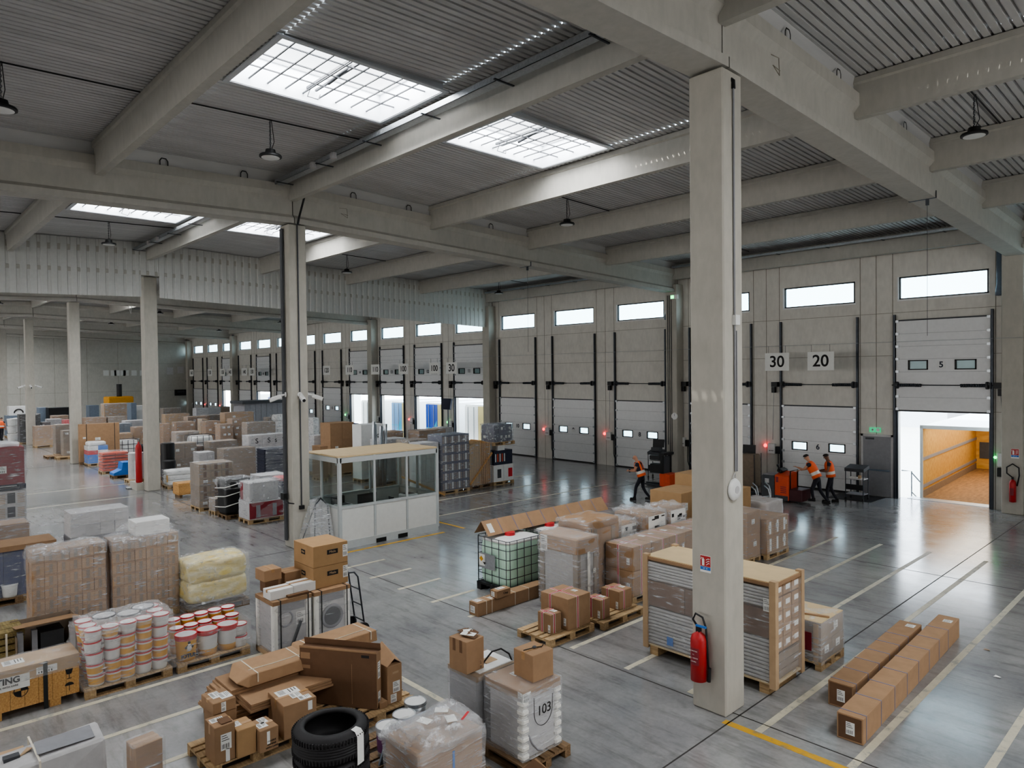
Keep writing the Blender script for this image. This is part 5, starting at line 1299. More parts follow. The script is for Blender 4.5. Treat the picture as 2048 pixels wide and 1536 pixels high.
for k,(px,py,rx,ry,z,m) in enumerate(FAR):
    bt('far %s load in the crowded rows toward the end wall' % WORDS[m],px,py,z,.9,rx,ry,n=(1,2,3),m=m,stick=.2,group='crowded far rows, %s loads' % WORDS[m])
t = thing('panel_kiosk','grey panelled kiosk with dark roof edge among far loads','kiosk',(at(490,833,1.0).x-1.2,at(490,833,1.0).y+1.5,0))
P = at(489,804,3.0); t.location = (P.x-1.0,P.y+1.4,0)
m = MB(); 
for q in range(7): m.bb(.98,1.0,-1.4+q*.4,-1.4+q*.4+.37,.0,2.85)
m.bb(-1.0,.97,-1.4,1.4,0,2.85); m.build('wall_panel',M['grey'],t); MB().bb(-1.12,1.12,-1.6,1.6,2.85,3.05).build('roof_edge',M['dgrey'],t)
# behind the office cabin
t = bt('tall brown cartons with black and white label, behind cabin roof',660,847,2.55,1.0,697,843,n=(1,2,3),m='card',film=None,stick=.3,name='carton_stack')
bt('brown carton stack with white base band, right behind first column',640,893,1.6,.8,658,892,n=(1,1,2),m='card',film=None,stick=.4,name='carton_stack')
bt('pale lettered cartons just right of the first column',628,872,1.9,.8,652,868,n=(1,1,3),m='lgrey',stick=.2)
bt('clear-film white load just right of the first column, far off',626,836,2.1,.9,634,835,n=(1,1,3),m='white',film='bag',stick=0)
P = settle(at(704,866,2.0)-Vector((0,.3,0)),1.2,1.3)+Vector((-.6,.35,0)); t = thing('fabric_rolls','dark blue rolled fabric bundles above blue tray, behind cabin','rolls',(P.x,P.y+.3,0)); pallet_mesh(1.2,1.0).build('pallet',M['blue'],t); MB().bb(-.5,.5,-.5,.5,.15,1.5).build('carton',M['card_grey'],t); MB().bb(-.55,.55,-.58,.58,1.5,1.58).build('blue_tray',M['blue'],t)
for (y,z,r) in ((-.28,1.82,.24),(.25,1.82,.24),(-.02,2.2,.22)):
    m = MB(); m.lathe([(.09,-.55),(r,-.55),(r,.55),(.09,.55)],(0,0,0),20); o = m.build('fabric_roll',M['dblue'],t,smooth='auto'); o.rotation_euler = (0,PI/2,0); o.location = (0,y,z)
t = bt('plain white carton with small black logo, behind cabin',722,850,2.6,.8,757,846,n=(1,1,2),m='white',film=None,stick=0,name='carton_stack')
text('elo',.3,(.452,.15,2.1),ROT_RIGHT,M['ink'],t)
P = at(757,832,3.1); t = thing('foil_tube_bundle','bundle of upright silver foil tubes behind cabin','tubes',(P.x,P.y,0))
for k in range(5): MB().cyl((R.uniform(-.2,.2),-.25+k*.12,.1),(R.uniform(-.2,.2),-.25+k*.12,R.uniform(2.6,2.9)),.07,n=10).build('foil_tube',M['steel'],t,smooth=True)
pallet_mesh(1.0,.8).build('pallet',M['wood_dark'],t)
for (lab,px,py,rx,ry,z,m) in (('flat brown carton load behind cabin roof, right of silver tubes',772,866,806,863,2.2,'card'),('brown cartons with pale slatted top behind cabin, before blue trailer',838,862,884,857,2.2,'card'),('grey coiled strapping load in film behind cabin roof',762,880,815,876,2.0,'lgrey'),('film-tangled carton load beside navy carton stack',815,882,858,878,2.05,'card_grey'),('grey tarpaulin load by the wall left of loading door 11',884,856,902,854,1.9,'lgrey')):
    bt(lab,px,py,z,.9,rx,ry,n=(1,2,2),m=m,film='bag' if 'film' in lab else 'film',stick=.2)
P = at(750,842,1.3); 
# navy cartons, boards and appliances right of the cabin
t = load('tall navy printed carton stack in film, right of the cabin',-22.15,16.95,1.0,1.42,2.38,(2,4,6),'navy','film',stick=.0,band='lgrey',jit=.004)
load('grey carton block set against tall navy carton stack',-22.3,16.0,.8,.9,2.12,(1,2,4),'lgrey','film',stick=0)
tb = thing('propped_timber','wooden batten leaning as diagonal brace, before cabin side','timber',(-21.9,16.1,0)); MB().tube([(0,-1.3,1.0),(0,.75,.05)],.05,4).build('batten',M['pine'],tb)
t = thing('board_bundle','upright bundle of pale wooden boards braced by diagonal batten','boards',(-22.65,19.1,0)); pallet_mesh(1.25,.75).build('pallet',M['wood_dark'],t)
for k in range(12): MB().bb(-.33,.33,-.60+k*.10,-.60+k*.10+(.092 if k < 6 else .05),.15,2.02-.03*abs(k-6)).build('board',M['wood'] if k < 6 else M['pine'],t)
MB().tube([(.37,-.62,.2),(.37,.62,1.45)],.045,4).build('brace_batten',M['pine'],t); wrap(t,.7,1.24,.1,1.9,'film',False,.02)
t = thing('stacked_goods','two-tier load, navy bottle cartons on pallet over blue and white boxes','pallet of goods',(-22.75,20.43,0)); pallet_mesh(1.2,.9).build('pallet',M['wood'],t)
cartons(t,.86,1.16,.146,.72,(1,2,1),'white',nm='white_carton',stick=0); MB().bb(.425,.43,.28,.52,.3,.68).build('red_print',M['redlid'],t); MB().bb(.425,.43,-.36,-.14,.3,.68).build('appliance_picture',M['dgrey'],t)
cartons(t,.84,1.1,.87,.62,(1,2,1),'navy2',nm='navy_carton',stick=0)
for q in range(5): MB().bb(.415,.42,-.48+q*.13,-.42+q*.13,1.0,1.35).build('bottle_picture',M['orange'] if q%2 else M['white'],t)
MB().bb(-.3,.4,-.3,.1,1.49,1.72).build('white_carton',M['white'],t); o = pallet_mesh(1.3,.95).build('upper_pallet',M['wood'],t); o.location.z = 1.72
cartons(t,.86,1.05,1.87,.74,(2,4,2),'navy',nm='bottle_carton',stick=.5); wrap(t,.9,1.1,1.84,2.64,'bag',True,.03)
# ================================================================== OFFICE CABIN
of = thing('office_cabin','glazed office cabin with white lower panels and bare board roof, beside first column','cabin',(-18.35,11.35,0))
W2,D2,HO = 1.02,1.68,2.56
def fr(nm,*a,m='steel_white'): return MB().bb(*a).build(nm,M[m],of)
M['steel_white'] = simple('grey_white_frame', srgb(186,190,190), .4, var=.03)
m = MB()
for x in (-W2,W2):
    for y in (-D2,D2): m = MB().box((x,y,HO/2+.06),(.09,.09,HO-.12)); m.build('corner_post',M['steel_white'],of)
for x in (-W2,W2):
    for k in (1,2):
        y = -D2+k*2*D2/3; MB().box((x,y,HO/2+.06),(.06,.06,HO-.12)).build('mullion',M['steel_white'],of)
for y in (-D2,D2): MB().box((0,y,HO/2+.06),(.06,.06,HO-.12)).build('mullion',M['steel_white'],of)
for x in (-W2,W2):
    MB().box((x,0,HO-.08),(.09,2*D2,.14)).build('top_rail',M['steel_white'],of); MB().box((x,0,1.16),(.07,2*D2,.07)).build('middle_rail',M['steel_white'],of)
    m = MB(); m.bb(x-.05,x+.05,-D2,-.55,.0,.22); m.bb(x-.05,x+.05,-.2,.2,.0,.22); m.bb(x-.05,x+.05,.55,D2,.0,.22); m.bb(x-.05,x+.05,-.55,-.2,.13,.22); m.bb(x-.05,x+.05,.2,.55,.13,.22); m.build('base_skid',M['steel_white'],of); m = MB(); m.bb(x-.03,x+.03,-.55,-.2,.01,.13); m.bb(x-.03,x+.03,.2,.55,.01,.13); m.build('fork_pocket',M['black'],of)
    for k in range(3):
        y0 = -D2+k*2*D2/3+.04; y1 = -D2+(k+1)*2*D2/3-.04
        MB().bb(x-.02,x+.02,y0,y1,.22,1.13).build('solid_panel',M['offwhite'],of)
        MB().bb(x-.006,x+.006,y0,y1,1.19,HO-.15).build('window_pane',M['glass'],of)
for y in (-D2,D2):
    MB().box((0,y,HO-.08),(2*W2,.09,.14)).build('top_rail',M['steel_white'],of); MB().box((0,y,1.16),(2*W2,.07,.07)).build('middle_rail',M['steel_white'],of); MB().box((0,y,.1),(2*W2,.1,.20)).build('base_skid',M['steel_white'],of)
    for k in range(2):
        MB().bb(-W2+k*W2+.05,-W2+(k+1)*W2-.04,y-.02,y+.02,.2,1.13).build('solid_panel',M['offwhite'],of); MB().bb(-W2+k*W2+.05,-W2+(k+1)*W2-.04,y-.006,y+.006,1.19,HO-.15).build('window_pane',M['glass'],of)
MB().bb(-W2,W2,-D2,D2,.05,.1).build('cabin_floor',M['grey'],of)
for k in range(2): MB().bb(-W2-.02+k*W2+.0,-W2+(k+1)*W2+.0,-D2-.02,D2+.02,HO,HO+.03+.012*k).build('roof_board',M['board'],of)
def desk_thing(nm,label,cat,x,y,z): return thing(nm,label,cat,(-18.35+x,11.35+y,z))
t = desk_thing('desk','white desk inside the office cabin','desk',.55,-.2,.1); MB().bb(-.38,.38,-1.35,1.35,.70,.74).build('desk_top',M['offwhite'],t)
for x in (-.33,.33):
    for y in (-1.3,1.3): MB().box((x,y,.35),(.05,.05,.70)).build('leg',M['grey'],t)
for (y,lb) in ((-.55,'black computer monitor on desk seen through cabin glass'),):
    t = desk_thing('monitor',lb,'monitor',.6,y,.845); MB().box((0,0,.36),(.04,.62,.36)).build('screen',M['black'],t); MB().box((-.02,0,.1),(.04,.08,.22)).build('stand',M['black'],t); MB().box((0,0,.01),(.2,.26,.02)).build('foot',M['black'],t)
for (x,y,lb) in ((.55,-1.3,'white printer on desk at near end of cabin'),(.45,1.0,'white printer on desk at far end of cabin')):
    t = desk_thing('printer',lb,'printer',x,y,.845); MB().box((0,0,.16),(.42,.46,.32)).build('printer_body',M['white'],t,bevel=.03); MB().box((.215,0,.08),(.01,.3,.05)).build('paper_slot',M['dgrey'],t); MB().box((0,0,.325),(.3,.3,.01)).build('scanner_lid',M['dgrey'],t)
t = desk_thing('letter_tray','black letter tray on desk between monitor and far printer','tray',.7,.12,.845); m = MB(); m.box((0,0,.12),(.26,.22,.02)); m.box((0,.1,.18),(.26,.02,.34)); m.box((0,-.1,.1),(.26,.02,.2)); m.box((0,0,.01),(.26,.22,.02)); m.build('tray_body',M['black'],t)
t = desk_thing('office_chair','dark office chair behind the desk in the cabin','chair',-.25,-.9,.1); MB().box((0,0,.48),(.48,.48,.08)).build('seat',M['dgrey'],t,bevel=.03); MB().box((-.24,0,.85),(.07,.46,.55)).build('backrest',M['dgrey'],t,bevel=.03); MB().cyl((0,0,.06),(0,0,.46),.03).build('stem',M['steel'],t); m = MB()
for q in range(5): a = 2*PI*q/5; m.tube([(0,0,.08),(.28*math.cos(a),.28*math.sin(a),.04)],.02,6)
m.build('base',M['black'],t)
t = desk_thing('paper_stack','purple and white paper reams beside far printer','paper',.55,.55,.845); 
for k in range(3): MB().box((0,R.uniform(-.02,.02),.03+k*.055),(.22,.3,.05)).build('ream',M['dblue'] if k%2 == 0 else M['paper'],t)
# plastic-covered trolley beside the cabin
t = thing('covered_trolley','tubular trolley under clear plastic cover, between first column and cabin','trolley',(-17.9,9.25,0))
m = MB(); m.tube([(.35,-.25,.05),(.05,-.05,1.25),(-.3,.3,1.35),(-.5,.32,1.3)],.02,8); m.tube([(.35,.25,.05),(.1,.3,1.2),(-.3,.3,1.35)],.02,8); m.tube([(-.5,-.25,.05),(-.5,.3,1.3)],.02,8); m.bb(-.5,.4,-.3,.3,.1,.14); m.build('frame',M['dsteel'],t,smooth=True)
v = MB(); v.add([(.42,-.34,.05),(.45,.34,.05),(-.55,.34,.05),(-.55,-.34,.05),(.12,-.12,1.25),(.14,.32,1.22),(-.5,.36,1.38),(-.35,-.0,1.33)],[(0,1,5,4),(1,2,6,5),(2,3,7,6),(3,0,4,7),(4,5,6,7)]); v.build('plastic_cover',M['film_hv'],t,fix=False)
# ================================================================== FIXTURES
def highbay(x,y,label):
    z = dk(y); t = thing('hanging_lamp',label,'lamp',(x,y,z))
    dz = -.80
    MB().lathe([(.03,dz+.16),(.10,dz+.14),(.12,dz+.05),(.22,dz+.03),(.235,dz+.01),(.235,dz-.02),(.20,dz-.03)],(0,0,0),28).build('housing',M['black'],t,smooth='auto')
    MB().cyl((0,0,dz-.031),(0,0,dz-.036),.19,n=28).build('lens',M['white'],t)
    m = MB()
    for q in range(13): m.tube([(.018*math.cos(a),.0 if q%2 else .018*math.sin(a),dz+.19+q*.045+.022*math.sin(a) if q%2 else dz+.19+q*.045+.018*math.cos(a)) for a in [2*PI*p/8 for p in range(8)]],.005,4,closed=True)
    m.tube([(0,0,dz+.15),(0,0,-.0)],.006,5); m.build('chain',M['dsteel'],t); MB().tube([(.0,.02,dz+.12),(.08,.05,dz+.3),(.02,.02,-.01)],.008,5).build('cable',M['black'],t)
for k in range(0,6):
    x = GX[k+1]+4.1
    if k == 0: x = -3.75
    for j,(a,b) in enumerate(((4.2,8.97),(13.85,18.35),(22.95,27.7),(-.5,4.2))):
        y = (a+b)/2
        if k == 0 and j in (0,3): continue
        highbay(x,y,'round black high-bay lamp hanging between roof beams' )
        D.objects[[o.name for o in D.objects if o.name.startswith('hanging_lamp')][-1]]['group'] = 'high-bay lamps'
        m = MB().tube([(x,a+.18,dk(a+.18)-.02),(x,y,dk(y)-.02),(x,b-.18,dk(b-.18)-.02)],.016,6)
        tag(m.build('lamp_conduit',M['black']),'thin black conduit under the deck feeding a high-bay lamp','conduit','lamp conduits under the deck')
for o in list(D.objects):
    if o.name.startswith('hanging_lamp') : o['group'] = 'high-bay lamps'
def tray(label,x0,x1,y,z):
    t = thing('hanging_cable_tray',label,'cable tray',((x0+x1)/2,y,z)); L = abs(x1-x0)/2
    m = MB(); m.bb(-L,L,-.01,.0,-.06,.06); m.bb(-L,L,-.01,.2,-.06,-.05); 
    for q in range(int(L*2/.15)): m.bb(-L+q*.15,-L+q*.15+.05,-.012,-.0105,-.03,.03)
    m.build('tray_body',M['steel'],t)
    for q in range(int(L*2/2.2)+1):
        MB().bb(-L+.3+q*2.2-.02,-L+.3+q*2.2+.02,-.1,.38,-.075,-.055).build('bracket',M['dsteel'],t)
    for q in (0.18,.26): MB().box((-L+q*2*L,-.06,-.06),(.14,.1,.14)).build('junction_box',M['lgrey'],t)
tray('perforated steel cable tray along ridge beam, over nearest skylight bay',-18.3,-5.6,8.40,10.16); tray('perforated steel cable tray along ridge beam, second bay beyond first column',-31.8,-18.9,8.40,10.16)
for k,(x0,x1) in enumerate(((-18.3,-5.7),(-31.4,-19.0))):
    t = thing('hanging_cable_tray',('cable tray with conduits along dock wall beam, over loading door 6' if k == 0 else 'cable tray with conduits along dock wall beam, over loading door 9'),'cable tray',((x0+x1)/2,27.50,9.66)); L = (x1-x0)/2
    MB().bb(-L,L,-.1,.12,-.05,-.03).build('tray_body',M['steel'],t); MB().bb(-L,L,-.11,-.1,-.05,.03).build('tray_lip',M['steel'],t)
    for q in range(3): MB().cyl((-L,-.06+q*.06,.0),(L,-.06+q*.06,.0),.02,n=6).build('conduit',M['dsteel'],t)
    for q in range(6): MB().box((-L+1+q*2,.06,-.01),(.05,.3,.1)).build('bracket',M['dsteel'],t)
# things on the big column
t = thing('mounted_fire_extinguisher','large red fire extinguisher hanging on the front of big column','fire extinguisher',(-5.37,8.78,.46))
k = .115
MB().lathe([(.03,.0),(k,.02),(k,.60),(k*.85,.66),(k*.35,.70),(.03,.72)],(0,-.13,0),24).build('cylinder_body',M['red'],t,smooth=True)
MB().box((0,-.13,.75),(.06,.06,.08)).build('valve',M['black'],t); MB().box((.05,-.15,.80),(.16,.03,.025)).build('lever',M['blue'],t)
m = MB(); m.tube([(-.02,-.13,.78),(-.10,-.12,.86),(-.06,-.11,.95),(.05,-.11,.92),(.10,-.10,.78),(.125,-.10,.4),(.14,-.10,.1)],.016,8); m.build('hose',M['black'],t,smooth=True); MB().cyl((.14,-.10,.02),(.15,-.10,.22),.026).build('nozzle',M['black'],t)
m = MB(); vs = []
for z in (.26,.50):
    for q in range(7): a = -PI/2-.75+1.3*q/6; vs.append((.1165*math.cos(a),-.13+.1165*math.sin(a),z))
m.add(vs,[(q,q+1,8+q,7+q) for q in range(6)]); m.build('label_band',M['redbox'],t,fix=False)
for q in range(4): text(('EXTINCTEUR','9 L','EAU + ADDITIF','EUROFEU')[q],.021,(-.015,-.249,.46-q*.05),ROT_FRONT,M['paper'],t,'lettering',ex=.001)
MB().box((0,-.01,.5),(.1,.02,.2)).build('wall_bracket',M['dsteel'],t)
def ext_sign(label,x,y,z,s):
    t = thing('extinguisher_sign',label,'sign',(x,y,z)); w = .085*s; h = .12*s
    MB().bb(-w,w,-.006,-.001,-h,h).build('plate',M['paper'],t); MB().bb(-w*.95,w*.95,-.009,-.006,-h*.30,h*.96).build('red_field',M['red'],t); MB().bb(-w*.95,w*.95,-.009,-.006,-h*.72,-h*.34).build('blue_field',M['blue'],t)
    m = MB(); m.bb(-w*.62,-w*.18,-.011,-.009,-h*.2,h*.58); m.bb(-w*.48,-w*.32,-.011,-.009,h*.58,h*.72); m.tube([(-w*.35,-.010,h*.68),(-w*.75,-.010,h*.74),(-w*.8,-.010,h*.5)],.004*s,4); m.build('extinguisher_symbol',M['paper'],t)
    for q in range(3):
        m = MB(); m.tube([(w*.15,-.010,-h*.1+q*h*.30),(w*.45,-.010,h*.04+q*h*.30),(w*.55,-.010,h*.16+q*h*.26),(w*.8,-.010,h*.10+q*h*.26)],.006*s,4); m.build('flame_symbol',M['paper'],t)
    text('N° 13',h*.24,(0,-.011,-h*.54),ROT_FRONT,M['paper'],t,'lettering',ex=.001)
ext_sign('red and blue extinguisher sign on the front of big column',-5.33,8.78,2.12,1.0)
ext_sign('red and blue extinguisher sign on dock pillar at right edge',-5.30,27.72,2.02,1.3)
t = thing('mounted_fire_extinguisher','red fire extinguisher with black hose on dock pillar at right edge','fire extinguisher',(-5.34,27.72,.42)); MB().lathe([(.03,0),(.10,.02),(.10,.62),(.08,.70),(.03,.76)],(0,-.13,0),20).build('cylinder_body',M['red'],t,smooth=True); MB().box((0,-.13,.8),(.06,.06,.08)).build('valve',M['black'],t)
MB().tube([(.0,-.13,.82),(-.16,-.13,.95),(-.16,-.13,1.15),(.0,-.13,1.27),(.17,-.13,1.15),(.18,-.13,.9),(.12,-.13,.55)],.022,8).build('hose',M['black'],t,smooth=True); MB().box((0,-.235,.36),(.1,.006,.24)).build('label_band',M['redbox'],t); MB().box((0,-.01,.5),(.1,.02,.2)).build('wall_bracket',M['dsteel'],t)
t = thing('ceiling_antenna','round white access point hanging on the right face of big column','antenna',(-5.02,9.0,3.20)); o = MB().lathe([(.15,0),(.16,.02),(.14,.05),(.06,.065),(.001,.066)],(0,0,0),28).build('dome',M['white'],t,smooth=True); o.rotation_euler = (0,PI/2,0); o = MB().lathe([(.05,.062),(.055,.070),(.001,.071)],(0,0,0),20).build('raised_ring',M['lgrey'],t); o.rotation_euler = (0,PI/2,0); MB().tube([(.02,-.04,.16),(.03,0,.24),(.02,.04,.16)],.008,6).build('hanger',M['lgrey'],t)
t = thing('column_conduit','thin grey conduit running up right face of big column','conduit',(-5.0,9.04,3.45)); MB().cyl((0,0,0),(0,0,5.4),.014,n=8).build('pipe',M['grey'],t); MB().cyl((0,.05,0.0),(0,.05,2.0),.010,n=8).build('pipe',M['grey'],t); MB().box((.01,0.02,2.15),(.06,.12,.14)).build('junction_box',M['white'],t); MB().tube([(0,0,5.4),(0,0,5.5),(-.12,-.03,5.62)],.03,8).build('pipe_elbow',M['black'],t)
t = thing('column_conduit','two dark conduits running up the first column','conduit',(-18.36,9.05,1.2)); MB().cyl((0,0,0),(0,0,7.9),.02,n=8).build('pipe',M['dgrey'],t); MB().tube([(0,.02,7.9),(.02,.05,8.1),(.35,.05,8.6)],.03,8).build('pipe_elbow',M['black'],t); MB().box((0,0,-.06),(.08,.14,.1)).build('junction_box',M['black'],t)
t = thing('column_channel','grey cable channel on left face of the first column','conduit',(-18.72,8.75,0.2)); MB().bb(-.06,.06,-.03,.02,0,8.8).build('channel',M['dgrey'],t); MB().box((-.0,-.05,1.25),(.2,.12,.18)).build('socket_box',M['black'],t); MB().tube([(.1,-.08,1.2),(.3,-.06,1.1),(.5,-.0,1.1)],.02,6).build('cable',M['black'],t)
def cctv(label,x,y,z,rz):
    t = thing('security_camera',label,'camera',(x,y,z),rz); MB().cyl((0,0,0),(.04,0,0),.07,n=16).build('mount',M['white'],t); MB().tube([(.04,0,0),(.12,0,-.02),(.16,0,-.04)],.03,8).build('arm',M['white'],t); MB().box((.30,0,-.10),(.34,.11,.12),rot=Euler((0,.35,0)).to_matrix()).build('camera_housing',M['white'],t,bevel=.02); MB().cyl((.44,0,-.15),(.47,0,-.165),.045,n=14).build('lens',M['black'],t)
cctv('white security camera on first column pointing left',-18.66,8.78,4.33,-PI/2-.3); cctv('white security camera on first column pointing at viewer',-18.38,9.05,4.33,-.2); cctv('white security camera on first column pointing right',-18.5,9.32,4.33,PI/2-.2)
cctv('white security camera on far left pillar pointing left',-60.6,8.74,4.3,-PI/2); cctv('white security camera on far left pillar pointing at viewer',-60.32,9.0,4.3,0); cctv('white security camera on far left pillar pointing right',-60.6,9.28,4.3,PI/2)
t = thing('exit_sign','small green emergency light on dock pillar, below girder end','sign',(-18.35,27.70,8.3)); MB().bb(-.2,.2,-.08,-.0,-.1,.1).build('case',M['white'],t); MB().bb(-.16,.0,-.085,-.08,-.07,.07).build('lit_panel',M['greenlamp'],t)
t = thing('wall_clock','round white clock on dock pillar near loading door 8','clock',(-18.4,27.72,2.75)); m = MB(); m.cyl((0,0,0),(0,-.04,0),.16,n=24); m.build('face',M['white'],t); MB().bb(-.005,.005,-.045,-.04,0,.12).build('hand',M['ink'],t)
t = thing('pillar_conduit','grey conduits running down dock pillar beside loading door 8','conduit',(-18.75,27.70,.9)); 
for q in range(3): MB().cyl((q*.1,0,0 if q else .5),(q*.1,0,7.5),.016,n=6).build('pipe',M['dgrey'],t)
# hanging lane signs
def sign(label,px0,py0,px1,py1,s,y=26.4):
    a = at_y(px0,py0,y); b = at_y(px1,py1,y); c = (a+b)/2; w = abs(b.x-a.x)/2; h = .35
    t = thing('lane_sign',label,'sign',(c.x,y,5.18))
    MB().bb(-w,w,-.006,.006,-h,h).build('plate',M['paper'],t); text(s,.62 if len(s)<3 else .50,(0,-.009,-.01),ROT_FRONT,M['ink'],t,'number',bold=.009)
    for x in (-w*.7,w*.7):
        MB().cyl((x,0,h-.02),(x,0,.62),.006,n=5).build('hanging_wire',M['dgrey'],t)
for (lb,a,b,c_,d_,s) in (('hanging white sign reading 30, left of the one reading 20',1530,698,1578,731,'30'),('hanging white sign reading 20, before loading door 6',1615,694,1668,730,'20'),
 ('hanging white sign reading 30, before loading door 11',892,721,914,743,'30'),('hanging white sign reading 100, before loading door 12',859,723,878,744,'100'),('hanging white sign reading 100, between loading doors 12 and 13',797,724,816,745,'100'),('hanging white sign reading 110, left of loading door 13',742,727,759,745,'110'),('hanging white sign reading 110, left of loading door 14',691,727,707,745,'110'),('hanging white sign reading 120, before loading door 15',646,730,660,747,'120'),
 ('hanging white sign reading 130, before loading door 18',498,732,509,747,'130'),('hanging white sign reading 140, right of the dock pillar among far signs',483,732,494,747,'140'),('hanging white sign reading 140, on far dock pillar line',455,734,464,748,'140'),('hanging white sign reading 150, before loading door 20',440,735,450,748,'150'),('hanging white sign reading 150, before loading door 21',415,736,424,749,'150'),('hanging white sign reading 160, farthest in the row',379,737,387,749,'160'),('hanging white sign partly hidden by the first column',566,732,577,747,'130')):
    sign(lb,a,b,c_,d_,s)
t = thing('sign_cable','thin steel cable strung before the dock wall carrying the lane signs','cable',(-38,26.4,5.80)); MB().cyl((-46,0,0),(44,0,0),.006,n=5).build('wire',M['steel'],t)
for k in range(2):
    x = (GX[1],GX[2])[k]; t = thing('girder_hanger',('steel strap and wire hanging from big column girder' if k == 0 else 'steel strap and wire hanging from the second girder'),'hanger',(x,18.3,roof(18.3)-1.06)); m = MB(); m.bb(-.29,.29,-.02,.02,-.012,0); m.bb(-.29,-.28,-.02,.02,0,.16); m.bb(.28,.29,-.02,.02,0,.16); m.build('strap',M['dsteel'],t); MB().cyl((.1,0,-3.2),(.1,0,0),.005,n=5).build('wire',M['dgrey'],t); MB().bb(.07,.13,-.03,.03,-.15,0).build('clamp',M['dsteel'],t)
for (k,yy) in ((1,10.6),(2,10.6)):
    m = MB(); x = GX[k]+.165
    m.tube([(x,yy-.15,roof(yy)-.35),(x,yy+.1,roof(yy)-.33),(x,yy+.12,roof(yy)-.6),(x,yy-.1,roof(yy)-.5),(x,yy+.14,roof(yy)-.52)],.008,4)
    g = [o for o in D.objects if o.name.startswith('ceiling_girder')]
    struct(m.build('cast_mark',M['walljoint']),'faint number cast into the girder')
# far wall fittings
for (px,py) in ((340,742),(361,740)):
    p = at_x(px,py,XW+.02); tag(MB().box((p.x,p.y,p.z),(.02,.7,.8)).build('wall_notice',M['lgrey']),'pale notice board high on the far end wall','sign','notice boards on the far wall')
for px in (212,227,234,246,252,268,285):
    p = at_x(px,746,XW+.02); tag(MB().box((p.x,p.y,p.z),(.02,.55,.6)).build('wall_notice',M['offwhite']),'pale notice board high on the far end wall','sign','notice boards on the far wall')
p = at_x(360,785,XW+.02); t = thing('wall_cabinet','dark box fixed on far end wall near the corner','cabinet',(p.x,p.y,p.z)); MB().box((.15,0,0),(.3,1.2,.7)).build('case',M['black'],t); MB().box((.31,0,.1),(.02,.8,.2)).build('panel',M['dgrey'],t)
# chain hoist ring seen at the far left
p = at_x(257,628,-45.6); t = thing('hanging_hook','white cord loop hanging from a roof girder, far left','hook',(p.x+.3,p.y,p.z+.4)); MB().tube([(0,0,.5),(0,.1,.1),(0,.05,-.4),(0,-.08,.0),(0,0,.5)],.02,5).build('cord_loop',M['white'],t)

for (px,py,lb) in ((1972,1300,'small dry leaf on the floor at right, nearer long cartons'),(1993,1354,'small pale paper scrap on the floor at right')):
    p = at(px,py,0); t = MB().add([(-.04,-.02,.004),(.05,-.03,.012),(.06,.03,.004),(-.02,.04,.016)],[(0,1,2,3)]).build('floor_scrap',M['card_grey' if 'leaf' in lb else 'paper'],fix=False); t.location = (p.x,p.y,0); tag(t,lb,'litter')
# ================================================================== DOCK SIDE: trucks, carts, yard
yd = MB().bb(-140,60,WALL+.25,140,-1.5,-1.2).build('ground_yard',simple('yard_concrete',srgb(200,198,190),.9,var=.04,scale=.5)); struct(yd,'pale sunlit yard outside the doors')
def trailer(label,x,y0,z0=0,w=2.55,l=9.5,h=2.66,col='white',inside='ply'):
    t = thing('box_trailer',label,'trailer',(x,y0,0)); e = .05
    MB().bb(-w/2,w/2,0,l,-.10,0.0).build('trailer_floor',M['trailer_floor'],t)
    for s,nm in ((-1,'side_wall'),(1,'side_wall')):
        MB().bb(s*w/2-e if s>0 else s*w/2, s*w/2 if s>0 else s*w/2+e,0,l,-.1,h).build(nm,[M[inside]],t); MB().bb(s*(w/2+.004)-.004,s*(w/2+.004)+.004,0,l,-.1,h).build('outer_skin',M[col],t)
        for z in (.42,1.45): MB().bb(s*(w/2-e-.02)-.01,s*(w/2-e-.02)+.01,.05,l-.05,z-.06,z+.06).build('lashing_rail',M['grey'],t)
        MB().bb(s*(w/2-e-.01)-.01,s*(w/2-e-.01)+.01,.02,l-.05,.0,.26).build('kick_plate',M['card_grey'],t)
    MB().bb(-w/2,w/2,l-e,l,-.1,h).build('front_wall',M[inside],t); MB().bb(-w/2,w/2,0,l,h,h+.05).build('roof_skin',M['white'],t)
    m = MB(); m.bb(-w/2,-w/2+.09,-.06,.02,-.1,h+.05); m.bb(w/2-.09,w/2,-.06,.02,-.1,h+.05); m.bb(-w/2,w/2,-.06,.02,h-.05,h+.08); m.build('rear_frame',M['steel_white'],t)
    m = MB()
    for s in (-.9,.9):
        for y in (l*.62,l*.75): m.cyl((s-.15,y,-.75),(s+.15,y,-.75),.45,n=20)
    m.build('wheel',M['rubber'],t)
    return t
t = trailer('open box trailer with plywood lining docked at the open door 5',dcx(5)+.38,WALL+.75,l=10.3); t.rotation_euler.z = .061
MB().bb(-1.08,.3,10.22,10.24,.5,1.28).build('front_cover_plate',M['dgrey'],t)
la = D.lights.new('trailer_roof_light','AREA'); la.shape='RECTANGLE'; la.size=2.2; la.size_y=8.5; la.energy=190; la.color=(1,.93,.8); lo = D.objects.new('trailer_roof_light',la); COL.objects.link(lo); lo.location=(dcx(5)+.10,WALL+.75+4.7,2.6); lo.rotation_euler.z = .061
struct(MB().bb(dcx(5)-1.2,dcx(5)+1.4,WALL+.2,WALL+.76,-.03,.012).build('dock_leveller',M['steel']),'steel dock plate bridging to trailer')
